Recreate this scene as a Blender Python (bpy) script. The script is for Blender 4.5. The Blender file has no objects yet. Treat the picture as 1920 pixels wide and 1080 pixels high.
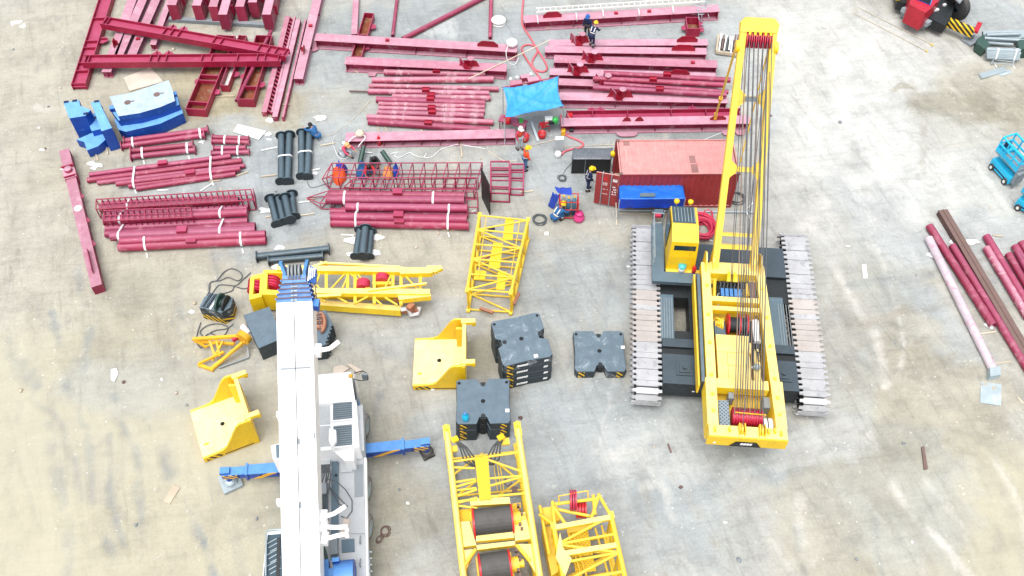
import bpy, bmesh, math, random
from mathutils import Vector, Matrix
SC = bpy.context.scene
COL = SC.collection
R = math.radians
rnd = random.Random(11)
Z = Vector((0, 0, 1))
V = Vector

# ---------------------------------------------------------------- camera
F = 1803.0; DEP = R(53.9); CH = 38.45          # focal length in photo pixels, depression, height
cam = bpy.data.cameras.new('camera'); camo = bpy.data.objects.new('camera', cam); COL.objects.link(camo)
cam.sensor_fit = 'HORIZONTAL'; cam.angle = 2 * math.atan(960 / F); cam.clip_start = 0.5; cam.clip_end = 3000
camo.location = (0, 0, CH); camo.rotation_euler = (math.pi / 2 - DEP, 0, 0)
SC.camera = camo

def P(px, py, z=0.0):
    """the point of the plane at height z seen at photo pixel px, py"""
    a = (px - 960) / F; b = (540 - py) / F
    dy = math.cos(DEP) + b * math.sin(DEP); dz = -math.sin(DEP) + b * math.cos(DEP)
    t = (z - CH) / dz
    return V((a * t, dy * t, z))

# ---------------------------------------------------------------- mesh builder
class MB:
    def __init__(s): s.v = []; s.f = []; s.sm = []; s.mi = []; s.m = 0
    def add(s, vs, fs, smooth=False):
        o = len(s.v); s.v += [V(v) for v in vs]
        for f in fs: s.f.append([i + o for i in f]); s.sm.append(smooth); s.mi.append(s.m)
        return s
    def hexa(s, q):      # q: 4 bottom + 4 top
        return s.add(q, [(0, 3, 2, 1), (4, 5, 6, 7), (0, 1, 5, 4), (1, 2, 6, 5), (2, 3, 7, 6), (3, 0, 4, 7)])
    def obox(s, p0, p1, w, h, up=Z, w1=None, h1=None):
        p0 = V(p0); p1 = V(p1); d = (p1 - p0).normalized()
        sd = d.cross(up)
        if sd.length < 1e-4: sd = d.cross(V((0, 1, 0)))
        sd.normalize(); u = sd.cross(d).normalized()
        w1 = w if w1 is None else w1; h1 = h if h1 is None else h1
        def q(p, w, h): return [p - sd * w / 2 - u * h / 2, p + sd * w / 2 - u * h / 2, p + sd * w / 2 + u * h / 2, p - sd * w / 2 + u * h / 2]
        return s.hexa(q(p0, w, h) + q(p1, w1, h1))
    def box(s, c, size, rz=0.0, M=None):
        x, y, z = [k / 2 for k in size]; c = V(c)
        q = [V((-x, -y, -z)), V((x, -y, -z)), V((x, y, -z)), V((-x, y, -z)), V((-x, -y, z)), V((x, -y, z)), V((x, y, z)), V((-x, y, z))]
        m = M if M is not None else Matrix.Rotation(rz, 3, 'Z')
        return s.hexa([m @ k + c for k in q])
    def tube(s, p0, p1, r, n=10, r1=None, cap=True):
        p0 = V(p0); p1 = V(p1); d = (p1 - p0)
        if d.length < 1e-6: return s
        d.normalize(); a = d.orthogonal().normalized(); b = d.cross(a); r1 = r if r1 is None else r1
        cs = [(math.cos(2 * math.pi * k / n), math.sin(2 * math.pi * k / n)) for k in range(n)]
        v0 = [p0 + (a * c + b * t) * r for c, t in cs]; v1 = [p1 + (a * c + b * t) * r1 for c, t in cs]
        s.add(v0 + v1, [(k, (k + 1) % n, n + (k + 1) % n, n + k) for k in range(n)], True)
        if cap: s.add(v0, [tuple(reversed(range(n)))]); s.add(v1, [tuple(range(n))])
        return s
    def hollow(s, p0, p1, r, t=0.02, n=14):
        """open pipe: outer wall, inner wall near the ends, rims"""
        p0 = V(p0); p1 = V(p1); d = (p1 - p0).normalized()
        s.tube(p0, p1, r, n, cap=False)
        a = d.orthogonal().normalized(); b = d.cross(a)
        for p, sg in ((p0, 1), (p1, -1)):
            cs = [(a * math.cos(2 * math.pi * k / n) + b * math.sin(2 * math.pi * k / n)) for k in range(n)]
            vs = [p + c * r for c in cs] + [p + c * (r - t) for c in cs] + [p + d * sg * 0.5 + c * (r - t) for c in cs]
            fs = [(k, (k + 1) % n, n + (k + 1) % n, n + k) for k in range(n)] + [(n + k, n + (k + 1) % n, 2 * n + (k + 1) % n, 2 * n + k) for k in range(n)]
            fs.append(tuple(2 * n + k for k in range(n)))
            s.add(vs, fs)
        return s
    def path(s, pts, r, n=6):
        pts = [V(p) for p in pts]
        rings = []; a = None
        for i, p in enumerate(pts):
            d = (pts[min(i + 1, len(pts) - 1)] - pts[max(i - 1, 0)])
            if d.length < 1e-6: d = V((1, 0, 0))
            d.normalize()
            a = d.orthogonal() if a is None else (a - d * a.dot(d))
            if a.length < 1e-5: a = d.orthogonal()
            a.normalize(); b = d.cross(a)
            rings.append([p + (a * math.cos(2 * math.pi * k / n) + b * math.sin(2 * math.pi * k / n)) * r for k in range(n)])
        vs = [v for g in rings for v in g]; m = len(rings)
        fs = [(i * n + k, i * n + (k + 1) % n, (i + 1) * n + (k + 1) % n, (i + 1) * n + k) for i in range(m - 1) for k in range(n)]
        s.add(vs, fs, True); s.add(rings[0], [tuple(reversed(range(n)))]); s.add(rings[-1], [tuple(range(n))])
        return s
    def prism(s, top, zb):
        """vertical prism from a top outline (3D points) down to height zb"""
        n = len(top); top = [V(p) for p in top]; bot = [V((p.x, p.y, zb)) for p in top]
        return s.add(bot + top, [tuple(reversed(range(n))), tuple(range(n, 2 * n))] + [(k, (k + 1) % n, n + (k + 1) % n, n + k) for k in range(n)])
    def slab(s, pxs, zt, zb): return s.prism([P(x, y, zt) for x, y in pxs], zb)
    def plate(s, pts, nrm, t):
        """plate of thickness t from a planar outline, along nrm"""
        n = len(pts); nrm = V(nrm).normalized(); a = [V(p) - nrm * t / 2 for p in pts]; b = [V(p) + nrm * t / 2 for p in pts]
        return s.add(a + b, [tuple(reversed(range(n))), tuple(range(n, 2 * n))] + [(k, (k + 1) % n, n + (k + 1) % n, n + k) for k in range(n)])
    def disc(s, c, axis, r, t, n=20, hole=0.0):
        c = V(c); axis = V(axis).normalized(); s.tube(c - axis * t / 2, c + axis * t / 2, r, n); return s
    def ring(s, c, axis, R_, r, n=28, k=8, arc=1.0, ph=0.0):
        axis = V(axis).normalized(); a = axis.orthogonal().normalized(); b = axis.cross(a)
        m = int(n * arc) + 1
        pts = [V(c) + (a * math.cos(ph + 2 * math.pi * arc * i / (m - 1)) + b * math.sin(ph + 2 * math.pi * arc * i / (m - 1))) * R_ for i in range(m)]
        return s.path(pts, r, k)
    def lathe(s, c, prof, n=16, axis=Z):
        c = V(c); axis = V(axis).normalized(); a = axis.orthogonal().normalized(); b = axis.cross(a)
        vs = [c + axis * z + (a * math.cos(2 * math.pi * k / n) + b * math.sin(2 * math.pi * k / n)) * r for r, z in prof for k in range(n)]
        m = len(prof)
        fs = [(i * n + k, i * n + (k + 1) % n, (i + 1) * n + (k + 1) % n, (i + 1) * n + k) for i in range(m - 1) for k in range(n)]
        s.add(vs, fs, True)
        return s
    def build(s, name, mat, parent=None):
        me = bpy.data.meshes.new(name)
        M = ROOTS[parent.name] if parent is not None else None
        vs = s.v
        if M is not None:
            iv = M.inverted(); vs = [iv @ v for v in vs]
        else:
            xs = [v.x for v in vs]; ys = [v.y for v in vs]; zs = [v.z for v in vs]
            org = V(((min(xs) + max(xs)) / 2, (min(ys) + max(ys)) / 2, min(zs)))
            vs = [v - org for v in vs]
        me.from_pydata([tuple(v) for v in vs], [], s.f)
        for p, sm, mi in zip(me.polygons, s.sm, s.mi): p.use_smooth = sm; p.material_index = mi
        bm = bmesh.new(); bm.from_mesh(me); bmesh.ops.recalc_face_normals(bm, faces=bm.faces); bm.to_mesh(me); bm.free()
        for m in (mat if isinstance(mat, (list, tuple)) else [mat]): me.materials.append(m)
        o = bpy.data.objects.new(name, me); COL.objects.link(o)
        if parent is not None:
            o.parent = parent; ROOTS[o.name] = M
        else:
            o.location = org; ROOTS[o.name] = Matrix.Translation(org)
        return o
ROOTS = {}

def tag(o, label=None, cat=None, group=None, kind=None):
    if label: o['label'] = label
    if cat: o['category'] = cat
    if group: o['group'] = group
    if kind: o['kind'] = kind
    return o
def thing(name, label, cat, loc, rz=0.0, group=None):
    o = bpy.data.objects.new(name, None); COL.objects.link(o); o.empty_display_size = 0.3
    o.location = loc; o.rotation_euler = (0, 0, rz); tag(o, label, cat, group)
    ROOTS[o.name] = Matrix.Translation(V(loc)) @ Matrix.Rotation(rz, 4, 'Z')
    return o
def copy_thing(src, loc, rz, label, group=None):
    """copy a thing with its parts and sub-parts"""
    c = src.copy(); COL.objects.link(c); c.location = loc; c.rotation_euler = (0, 0, rz); c['label'] = label
    if group: c['group'] = group
    ROOTS[c.name] = Matrix.Translation(V(loc)) @ Matrix.Rotation(rz, 4, 'Z')
    for ch in [o for o in COL.objects if o.parent == src]:
        d = ch.copy(); COL.objects.link(d); d.parent = c
        for g in [o for o in COL.objects if o.parent == ch]:
            e = g.copy(); COL.objects.link(e); e.parent = d
    return c

# ---------------------------------------------------------------- materials
def ramp(nt, fac, stops, interp='LINEAR'):
    r = nt.nodes.new('ShaderNodeValToRGB'); r.color_ramp.interpolation = interp
    el = r.color_ramp.elements
    while len(el) > 1: el.remove(el[-1])
    for i, (p, c) in enumerate(stops):
        e = el[0] if i == 0 else el.new(p)
        e.position = p; e.color = (c[0], c[1], c[2], 1) if isinstance(c, (tuple, list)) else (c, c, c, 1)
    nt.links.new(fac, r.inputs[0]); return r.outputs[0]
def noise(nt, vec, scale, detail=5, rough=0.6, dist=0.0):
    n = nt.nodes.new('ShaderNodeTexNoise'); n.inputs['Scale'].default_value = scale; n.inputs['Detail'].default_value = detail
    n.inputs['Roughness'].default_value = rough; n.inputs['Distortion'].default_value = dist
    nt.links.new(vec, n.inputs['Vector']); return n.outputs[0]
def mixc(nt, fac, a, b, mode='MIX'):
    m = nt.nodes.new('ShaderNodeMix'); m.data_type = 'RGBA'; m.blend_type = mode
    for sock, val in ((m.inputs[0], fac), (m.inputs[6], a), (m.inputs[7], b)):
        if isinstance(val, (int, float)): sock.default_value = val
        elif isinstance(val, (tuple, list)): sock.default_value = (val[0], val[1], val[2], 1)
        else: nt.links.new(val, sock)
    return m.outputs[2]
def mth(nt, op, a, b=None, c=None):
    m = nt.nodes.new('ShaderNodeMath'); m.operation = op
    for i, v in enumerate((a, b, c)):
        if v is None: continue
        if isinstance(v, (int, float)): m.inputs[i].default_value = v
        else: nt.links.new(v, m.inputs[i])
    return m.outputs[0]
def newmat(name):
    m = bpy.data.materials.new(name); m.use_nodes = True; nt = m.node_tree
    b = nt.nodes['Principled BSDF']
    tc = nt.nodes.new('ShaderNodeTexCoord')
    return m, nt, b, tc.outputs['Object']
def paint(name, col, rough=0.5, metal=0.0, dust_toplight=None, damt=0.0, wear=None, wamt=0.0, wscale=3.0, var=0.18, bump=0.0, spec=0.5, rv=0.08, rd=0.0, rh=None, stain=None, samt=0.0, scuff=None, sc=0.5, scs=2.5, scl=0.60):
    """weathered surface: tone variation, chips or stains of `wear`, a dusty tint on faces turned up with sky light painted in"""
    m, nt, b, vec = newmat(name)
    dark = tuple(c * (1 - var) for c in col); lite = tuple(min(1, c * (1 + var)) for c in col)
    c = mixc(nt, ramp(nt, noise(nt, vec, 0.9, 6), [(0.3, 0), (0.7, 1)]), dark, lite)
    oi = nt.nodes.new('ShaderNodeObjectInfo'); rn = oi.outputs['Random']
    if rh: c = mixc(nt, mth(nt, 'MULTIPLY', mth(nt, 'FRACT', mth(nt, 'MULTIPLY', rn, 3.71)), 0.4), c, rh)
    if rv:
        k_ = mth(nt, 'ADD', mth(nt, 'MULTIPLY', rn, 2 * rv), 1 - rv)
        kc = nt.nodes.new('ShaderNodeCombineColor')
        for i_ in range(3): nt.links.new(k_, kc.inputs[i_])
        c = mixc(nt, 1.0, c, kc.outputs[0], 'MULTIPLY')
    if wear:
        w = ramp(nt, noise(nt, vec, wscale, 8, 0.7), [(0.62 - wamt * 0.25, 0), (0.70 - wamt * 0.2, 1)])
        c = mixc(nt, mth(nt, 'MULTIPLY', w, min(1, wamt * 1.6)), c, wear)
    if stain:
        mp_ = nt.nodes.new('ShaderNodeMapping'); nt.links.new(vec, mp_.inputs[0]); mp_.inputs['Scale'].default_value = (1.8, 1.8, 0.5)
        w2 = ramp(nt, noise(nt, mp_.outputs[0], 1.6, 9, 0.75, 0.6), [(0.55, 0), (0.72, 1)])
        c = mixc(nt, mth(nt, 'MULTIPLY', w2, samt), c, stain)
    if dust_toplight:
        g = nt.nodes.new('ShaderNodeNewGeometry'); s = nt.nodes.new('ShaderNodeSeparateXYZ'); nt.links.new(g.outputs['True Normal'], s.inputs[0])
        up = mth(nt, 'POWER', mth(nt, 'MAXIMUM', s.outputs[2], 0.0), 2.0)  # upward faces tinted lighter: dusty coat plus top light painted into the colour
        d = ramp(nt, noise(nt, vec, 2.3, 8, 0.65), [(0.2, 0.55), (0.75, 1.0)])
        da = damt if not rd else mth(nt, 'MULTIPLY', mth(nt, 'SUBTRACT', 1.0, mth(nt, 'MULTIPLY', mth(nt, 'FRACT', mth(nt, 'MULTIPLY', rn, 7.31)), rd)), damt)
        c = mixc(nt, mth(nt, 'MULTIPLY', mth(nt, 'MULTIPLY', up, d), da), c, dust_toplight)
    if scuff: c = mixc(nt, mth(nt, 'MULTIPLY', ramp(nt, noise(nt, vec, scs, 10, 0.78, 0.7), [(scl, 0), (scl + .05, 1)]), sc), c, scuff)
    nt.links.new(c, b.inputs['Base Color'])
    r = ramp(nt, noise(nt, vec, 4.0, 4), [(0.3, max(0, rough - 0.12)), (0.7, min(1, rough + 0.12))])
    nt.links.new(r, b.inputs['Roughness'])
    b.inputs['Metallic'].default_value = metal; b.inputs['Specular IOR Level'].default_value = spec
    if bump:
        bp = nt.nodes.new('ShaderNodeBump'); bp.inputs['Strength'].default_value = bump; bp.inputs['Distance'].default_value = 0.05
        nt.links.new(noise(nt, vec, 6.0, 5), bp.inputs['Height']); nt.links.new(bp.outputs[0], b.inputs['Normal'])
    return m
def stripes(name, ca, cb, period, axis=(1, 0, 1), duty=0.5):
    m, nt, b, vec = newmat(name)
    d = nt.nodes.new('ShaderNodeVectorMath'); d.operation = 'DOT_PRODUCT'; nt.links.new(vec, d.inputs[0]); d.inputs[1].default_value = axis
    f = mth(nt, 'GREATER_THAN', mth(nt, 'FRACT', mth(nt, 'DIVIDE', mth(nt, 'ADD', d.outputs['Value'], 100.0), period)), duty)
    nt.links.new(mixc(nt, f, ca, cb), b.inputs['Base Color']); b.inputs['Roughness'].default_value = 0.5
    return m
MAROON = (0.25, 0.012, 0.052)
PK = (0.62, 0.385, 0.475)  # upward-face pink: dusty primer with the overcast sky's sheen painted in
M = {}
M['pink'] = paint('dusty_maroon_primer', MAROON, 0.6, dust_toplight=PK, damt=0.92, wear=(0.46, 0.27, 0.30), wamt=0.3, wscale=1.6, rv=.2, rd=.4, rh=(0.26, 0.02, 0.03), scuff=(0.70, 0.56, 0.60), sc=.45, scs=1.8)
M['maroon'] = paint('maroon_primer', (0.27, 0.007, 0.035), 0.45, dust_toplight=(0.48, 0.10, 0.20), damt=0.8, wear=(0.5, 0.3, 0.3), wamt=0.12, rv=.12, rd=.4, scuff=(0.55, 0.30, 0.34), sc=.3, scs=2.5, scl=.63)
M['pipe'] = paint('maroon_pipe_primer', (0.25, 0.016, 0.06), 0.5, dust_toplight=(0.43, 0.125, 0.215), damt=0.85, wear=(0.56, 0.30, 0.34), wamt=0.25, wscale=1.3, rv=.2, rd=.5, rh=(0.28, 0.02, 0.03), stain=(0.14, 0.02, 0.03), samt=.35, scuff=(0.62, 0.42, 0.46), sc=.5, scs=1.9, scl=.62)
M['pipe_dusty'] = paint('dusty_pipe_primer', (0.26, 0.02, 0.065), 0.55, dust_toplight=(0.54, 0.27, 0.35), damt=1.0, wear=(0.66, 0.46, 0.48), wamt=0.34, wscale=1.3, rv=.2, rd=.4, rh=(0.38, 0.045, 0.04), stain=(0.3, 0.12, 0.1), samt=.3, scuff=(0.72, 0.60, 0.60), sc=.6, scs=1.9, scl=.58)
M['crimson'] = paint('fresh_crimson_primer', (0.29, 0.005, 0.022), 0.45, dust_toplight=(0.45, 0.03, 0.07), damt=0.6, wear=(0.5, 0.25, 0.27), wamt=0.08, rv=.1)
M['rust'] = paint('rusty_plate', (0.22, 0.055, 0.02), 0.8, wear=(0.25, 0.17, 0.12), wamt=0.5)
M['rustbrown'] = paint('rusty_brown_steel', (0.10, 0.05, 0.045), 0.75, dust_toplight=(0.22, 0.15, 0.13), damt=0.7, wear=(0.2, 0.09, 0.05), wamt=0.3)
M['truckred'] = paint('dark_red_truck_paint', (0.40, 0.007, 0.022), 0.35, dust_toplight=(0.48, 0.03, 0.06), damt=0.5)
M['copper'] = paint('rusty_copper_steel', (0.33, 0.11, 0.05), 0.7, dust_toplight=(0.45, 0.25, 0.17), damt=0.6)
M['yellow'] = paint('yellow_paint', (0.84, 0.54, 0.006), 0.42, dust_toplight=(0.86, 0.66, 0.16), damt=0.5, wear=(0.48, 0.30, 0.07), wamt=0.18, wscale=4, var=0.1, rv=.06, stain=(0.30, 0.17, 0.02), samt=.4, scuff=(0.38, 0.24, 0.06), sc=.45, scs=3.5, scl=.65)
M['yellowtop'] = paint('pale_yellow_deck_paint', (0.90, 0.62, 0.012), 0.45, dust_toplight=(0.92, 0.74, 0.34), damt=0.85, wear=(0.50, 0.34, 0.12), wamt=0.18, wscale=3, var=0.1, rv=.06, stain=(0.36, 0.22, 0.05), samt=.35, scuff=(0.42, 0.27, 0.08), sc=.45, scs=3.5, scl=.65)
M['trayfloor'] = paint('pale_yellow_tray_floor', (0.84, 0.55, 0.02), 0.5, dust_toplight=(0.90, 0.76, 0.46), damt=0.95, wear=(0.60, 0.44, 0.2), wamt=0.14, wscale=3, var=0.08, stain=(0.45, 0.32, 0.12), samt=.35)  # paler yellow than the tray walls
M['orange'] = paint('orange_yellow_paint', (0.78, 0.42, 0.02), 0.5, wear=(0.4, 0.18, 0.05), wamt=0.15)
M['slate'] = paint('slate_grey_paint', (0.022, 0.032, 0.040), 0.55, dust_toplight=(0.14, 0.20, 0.25), damt=0.95, wear=(0.16, 0.19, 0.22), wamt=0.12, wscale=4, scuff=(0.26, 0.31, 0.34), sc=.35, scs=2.6, scl=.62)
M['slatedark'] = paint('dark_slate_steel', (0.014, 0.02, 0.025), 0.55, dust_toplight=(0.062, 0.09, 0.115), damt=0.95, wear=(0.13, 0.16, 0.18), wamt=0.15, wscale=3, scuff=(0.20, 0.22, 0.23), sc=.4, scs=2.2, scl=.62)
M['slateworn'] = paint('worn_slate_paint', (0.022, 0.032, 0.040), 0.55, dust_toplight=(0.145, 0.205, 0.25), damt=0.95, wear=(0.42, 0.46, 0.49), wamt=0.34, wscale=2.6, scuff=(0.42, 0.47, 0.50), sc=.55, scs=2.2, scl=.57)
M['black'] = paint('black_paint', (0.009, 0.011, 0.012), 0.55, dust_toplight=(0.025, 0.032, 0.036), damt=0.8)
M['blackpipe'] = paint('black_coated_pipe', (0.018, 0.027, 0.034), 0.4, dust_toplight=(0.11, 0.165, 0.20), damt=0.9, wear=(0.10, 0.12, 0.14), wamt=0.15, scuff=(0.25, 0.28, 0.3), sc=.4, scs=2.5, scl=.64)
M['white'] = paint('white_paint', (0.87, 0.87, 0.87), 0.4, dust_toplight=(0.89, 0.89, 0.88), damt=0.3, wear=(0.6, 0.6, 0.6), wamt=0.06, var=0.03, stain=(0.68, 0.67, 0.65), samt=.35)
M['whitegrey'] = paint('pale_grey_deck', (0.42, 0.45, 0.47), 0.55, dust_toplight=(0.52, 0.53, 0.53), damt=0.6, wear=(0.25, 0.29, 0.31), wamt=0.22, wscale=2.5, scuff=(0.28, 0.30, 0.31), sc=.5, scs=2.2, scl=.58)
M['grey'] = paint('grey_paint', (0.20, 0.23, 0.25), 0.55, dust_toplight=(0.30, 0.33, 0.35), damt=0.6, wear=(0.1, 0.12, 0.13), wamt=0.15)
M['bluegrey'] = paint('blue_grey_walkway', (0.05, 0.08, 0.105), 0.55, dust_toplight=(0.125, 0.19, 0.235), damt=0.9, wear=(0.05, 0.08, 0.1), wamt=0.12, scuff=(0.28, 0.32, 0.34), sc=.4, scs=2.2, scl=.60)
M['blue'] = paint('blue_paint', (0.008, 0.06, 0.33), 0.45, dust_toplight=(0.13, 0.36, 0.72), damt=0.85, wear=(0.3, 0.45, 0.65), wamt=0.1, wscale=4, scuff=(0.50, 0.62, 0.75), sc=.45, scs=2.8, scl=.62)
M['blueworn'] = paint('worn_blue_block_paint', (0.006, 0.07, 0.33), 0.6, dust_toplight=(0.50, 0.60, 0.64), damt=0.97, wear=(0.05, 0.2, 0.5), wamt=0.25, wscale=2.5, scuff=(0.03, 0.22, 0.5), sc=.5, scs=2.2, scl=.60)
M['blueblock'] = paint('blue_block_paint', (0.004, 0.055, 0.33), 0.5, dust_toplight=(0.20, 0.48, 0.80), damt=0.95, wear=(0.02, 0.16, 0.5), wamt=0.2, scuff=(0.40, 0.56, 0.68), sc=.5, scs=2.2, scl=.60)
M['royal'] = paint('royal_blue_tarp', (0.004, 0.045, 0.45), 0.45, dust_toplight=(0.015, 0.19, 0.74), damt=0.9, bump=0.5, var=0.3)
M['tarp'] = paint('sky_blue_tarp', (0.02, 0.23, 0.60), 0.5, dust_toplight=(0.06, 0.38, 0.80), damt=0.9, var=0.12, bump=0.35)
M['cyan'] = paint('cyan_paint', (0.01, 0.46, 0.74), 0.4, dust_toplight=(0.05, 0.60, 0.85), damt=0.5)
M['container'] = paint('faded_red_container', (0.33, 0.035, 0.035), 0.6, dust_toplight=(0.62, 0.33, 0.31), damt=1.0, stain=(0.20, 0.07, 0.05), samt=.4, wear=(0.24, 0.08, 0.05), wamt=0.14, wscale=3, scuff=(0.70, 0.48, 0.44), sc=.4, scs=2.5, scl=.63)
M['patch'] = paint('grey_red_patch', (0.30, 0.15, 0.14), 0.7)
M['steel'] = paint('worn_track_steel', (0.42, 0.425, 0.44), 0.5, 0.1, wear=(0.25, 0.26, 0.275), wamt=0.38, wscale=2.2, var=0.15, bump=0.3, scuff=(0.12, 0.125, 0.14), sc=.45, scs=1.6, scl=.60)
M['steelrust'] = paint('rust_dusted_track_steel', (0.43, 0.395, 0.375), 0.6, 0.05, wear=(0.38, 0.34, 0.32), wamt=0.38, wscale=2.2, var=0.12, bump=0.3, scuff=(0.22, 0.17, 0.15), sc=.4, scs=1.6, scl=.62)
M['galv'] = paint('galvanised_steel', (0.36, 0.43, 0.46), 0.45, 0.3, dust_toplight=(0.48, 0.54, 0.56), damt=0.4)
M['rope'] = paint('wire_rope', (0.11, 0.112, 0.12), 0.5, 0.4)
M['ropebrown'] = paint('brown_wire_rope', (0.26, 0.18, 0.13), 0.6, 0.2)
M['cable'] = paint('grey_cable', (0.09, 0.10, 0.105), 0.6)
M['rubber'] = paint('tyre_rubber', (0.03, 0.03, 0.032), 0.8, dust_toplight=(0.2, 0.19, 0.17), damt=0.6)
M['dustytyre'] = paint('dusty_grey_tyre', (0.16, 0.155, 0.15), 0.85, dust_toplight=(0.42, 0.41, 0.39), damt=0.9, wear=(0.3, 0.29, 0.28), wamt=0.3)
M['glass'] = paint('dark_window_glass', (0.02, 0.04, 0.045), 0.08, var=0.05, spec=0.8)
M['glassblue'] = paint('slate_tinted_glass', (0.05, 0.085, 0.11), 0.12, var=0.1, spec=0.6)
M['red'] = paint('red_plastic', (0.55, 0.012, 0.02), 0.4)
M['sheave'] = paint('crimson_sheave', (0.48, 0.012, 0.05), 0.4, dust_toplight=(0.6, 0.06, 0.12), damt=0.6)
M['hose'] = paint('red_hose', (0.60, 0.02, 0.08), 0.4, dust_toplight=(0.70, 0.10, 0.17), damt=0.7)
M['hosepink'] = paint('faded_red_hose', (0.60, 0.10, 0.13), 0.5, dust_toplight=(0.66, 0.22, 0.24), damt=0.6)
M['wood'] = paint('pale_timber', (0.52, 0.44, 0.33), 0.8, wear=(0.38, 0.3, 0.2), wamt=0.2)
M['ply'] = paint('plywood', (0.58, 0.50, 0.42), 0.8, wear=(0.5, 0.38, 0.3), wamt=0.2)
M['bamboo'] = paint('bleached_bamboo', (0.62, 0.55, 0.42), 0.7)
M['sheet'] = paint('white_sheet', (0.78, 0.80, 0.76), 0.5, var=0.04)
M['film'] = paint('white_plastic_film', (0.75, 0.76, 0.77), 0.35, var=0.1, bump=0.6)
M['filmgrey'] = paint('translucent_wrap', (0.56, 0.47, 0.52), 0.35, wear=(0.5, 0.15, 0.23), wamt=0.28, wscale=2.5, bump=0.8, scuff=(0.42, 0.10, 0.18), sc=.7, scs=.9, scl=.60)
M['blackfilm'] = paint('black_sheeting', (0.015, 0.02, 0.025), 0.3, dust_toplight=(0.20, 0.22, 0.25), damt=0.8, bump=0.6)
M['paleblue'] = paint('pale_blue_board', (0.36, 0.43, 0.46), 0.6, wear=(0.50, 0.49, 0.46), wamt=0.4, wscale=2)
M['green'] = paint('dark_green_paint', (0.02, 0.06, 0.045), 0.45, dust_toplight=(0.06, 0.12, 0.1), damt=0.6)
M['brightgreen'] = paint('bright_green_plastic', (0.04, 0.45, 0.08), 0.4)
M['magenta'] = paint('magenta_plastic_bag', (0.65, 0.05, 0.22), 0.4, bump=0.6)
M['teal'] = paint('teal_plastic', (0.07, 0.45, 0.47), 0.4)
M['bottle'] = paint('blue_gas_bottle', (0.06, 0.20, 0.30), 0.45, dust_toplight=(0.14, 0.36, 0.48), damt=0.5)
M['hazard'] = stripes('hazard_stripes', (0.012, 0.014, 0.015), (0.78, 0.48, 0.01), 0.30, (1, 0.2, 1.0), 0.55)
M['hazardblue'] = stripes('hazard_stripes_blue', (0.01, 0.03, 0.16), (0.80, 0.44, 0.01), 0.30, (1, 0, 1.4), 0.5)
M['void'] = paint('dark_void', (0.008, 0.009, 0.01), 0.8)
M['skyblue'] = paint('sky_blue_paint', (0.03, 0.17, 0.42), 0.4, dust_toplight=(0.10, 0.33, 0.62), damt=0.7)
M['letter'] = paint('white_lettering', (0.85, 0.85, 0.85), 0.5, var=0.02)
M['letterpink'] = paint('faded_white_lettering', (0.70, 0.50, 0.48), 0.6, var=0.05)
M['mesh'] = None
M['skin'] = paint('skin', (0.42, 0.24, 0.16), 0.5, var=0.05)
M['hair'] = paint('black_hair', (0.012, 0.01, 0.01), 0.5)
M['navy'] = paint('navy_cloth', (0.010, 0.022, 0.075), 0.85, var=0.2)
M['workblue'] = paint('blue_work_cloth', (0.02, 0.11, 0.28), 0.85, var=0.2)
M['jeans'] = paint('blue_denim', (0.06, 0.14, 0.30), 0.85, var=0.2)
M['greycloth'] = paint('pale_grey_cloth', (0.50, 0.55, 0.60), 0.85)
M['darkcloth'] = paint('dark_cloth', (0.03, 0.03, 0.035), 0.85)
M['pinkcloth'] = paint('pink_red_cloth', (0.60, 0.06, 0.12), 0.85)
M['hivis'] = paint('hi_vis_orange', (0.85, 0.10, 0.02), 0.7, var=0.1)
M['redcloth'] = paint('red_cloth', (0.6, 0.03, 0.04), 0.8)
M['royalcloth'] = paint('royal_blue_cloth', (0.02, 0.06, 0.42), 0.8)
M['orangecloth'] = paint('pale_orange_cloth', (0.75, 0.32, 0.10), 0.8)
M['helmyellow'] = paint('yellow_hard_hat', (0.80, 0.55, 0.01), 0.3, var=0.02)
M['helmwhite'] = paint('white_hard_hat', (0.82, 0.80, 0.75), 0.3, var=0.02)
M['helmblue'] = paint('blue_hard_hat', (0.02, 0.12, 0.40), 0.3, var=0.02)
M['helmtan'] = paint('tan_hard_hat', (0.75, 0.42, 0.18), 0.3, var=0.02)
M['reflect'] = paint('reflective_tape', (0.7, 0.72, 0.7), 0.4)

def grid_mat(name, col, hole, scale, frac=0.45):
    """expanded-metal walkway panel"""
    m, nt, b, vec = newmat(name)
    s = nt.nodes.new('ShaderNodeSeparateXYZ'); nt.links.new(vec, s.inputs[0])
    a = mth(nt, 'FRACT', mth(nt, 'MULTIPLY', mth(nt, 'ADD', mth(nt, 'ADD', s.outputs[0], s.outputs[1]), 200.0), scale))
    c = mth(nt, 'FRACT', mth(nt, 'MULTIPLY', mth(nt, 'ADD', mth(nt, 'SUBTRACT', s.outputs[0], s.outputs[1]), 200.0), scale))
    h = mth(nt, 'MULTIPLY', mth(nt, 'GREATER_THAN', a, 1 - frac), mth(nt, 'GREATER_THAN', c, 1 - frac))
    nt.links.new(mixc(nt, h, col, hole), b.inputs['Base Color']); b.inputs['Roughness'].default_value = 0.6
    return m
M['mesh'] = grid_mat('yellow_walkway_mesh', (0.82, 0.53, 0.012), (0.52, 0.34, 0.05), 6.5, 0.5)
M['grating'] = grid_mat('steel_grating', (0.26, 0.33, 0.38), (0.06, 0.08, 0.10), 6.0, 0.55)
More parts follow.
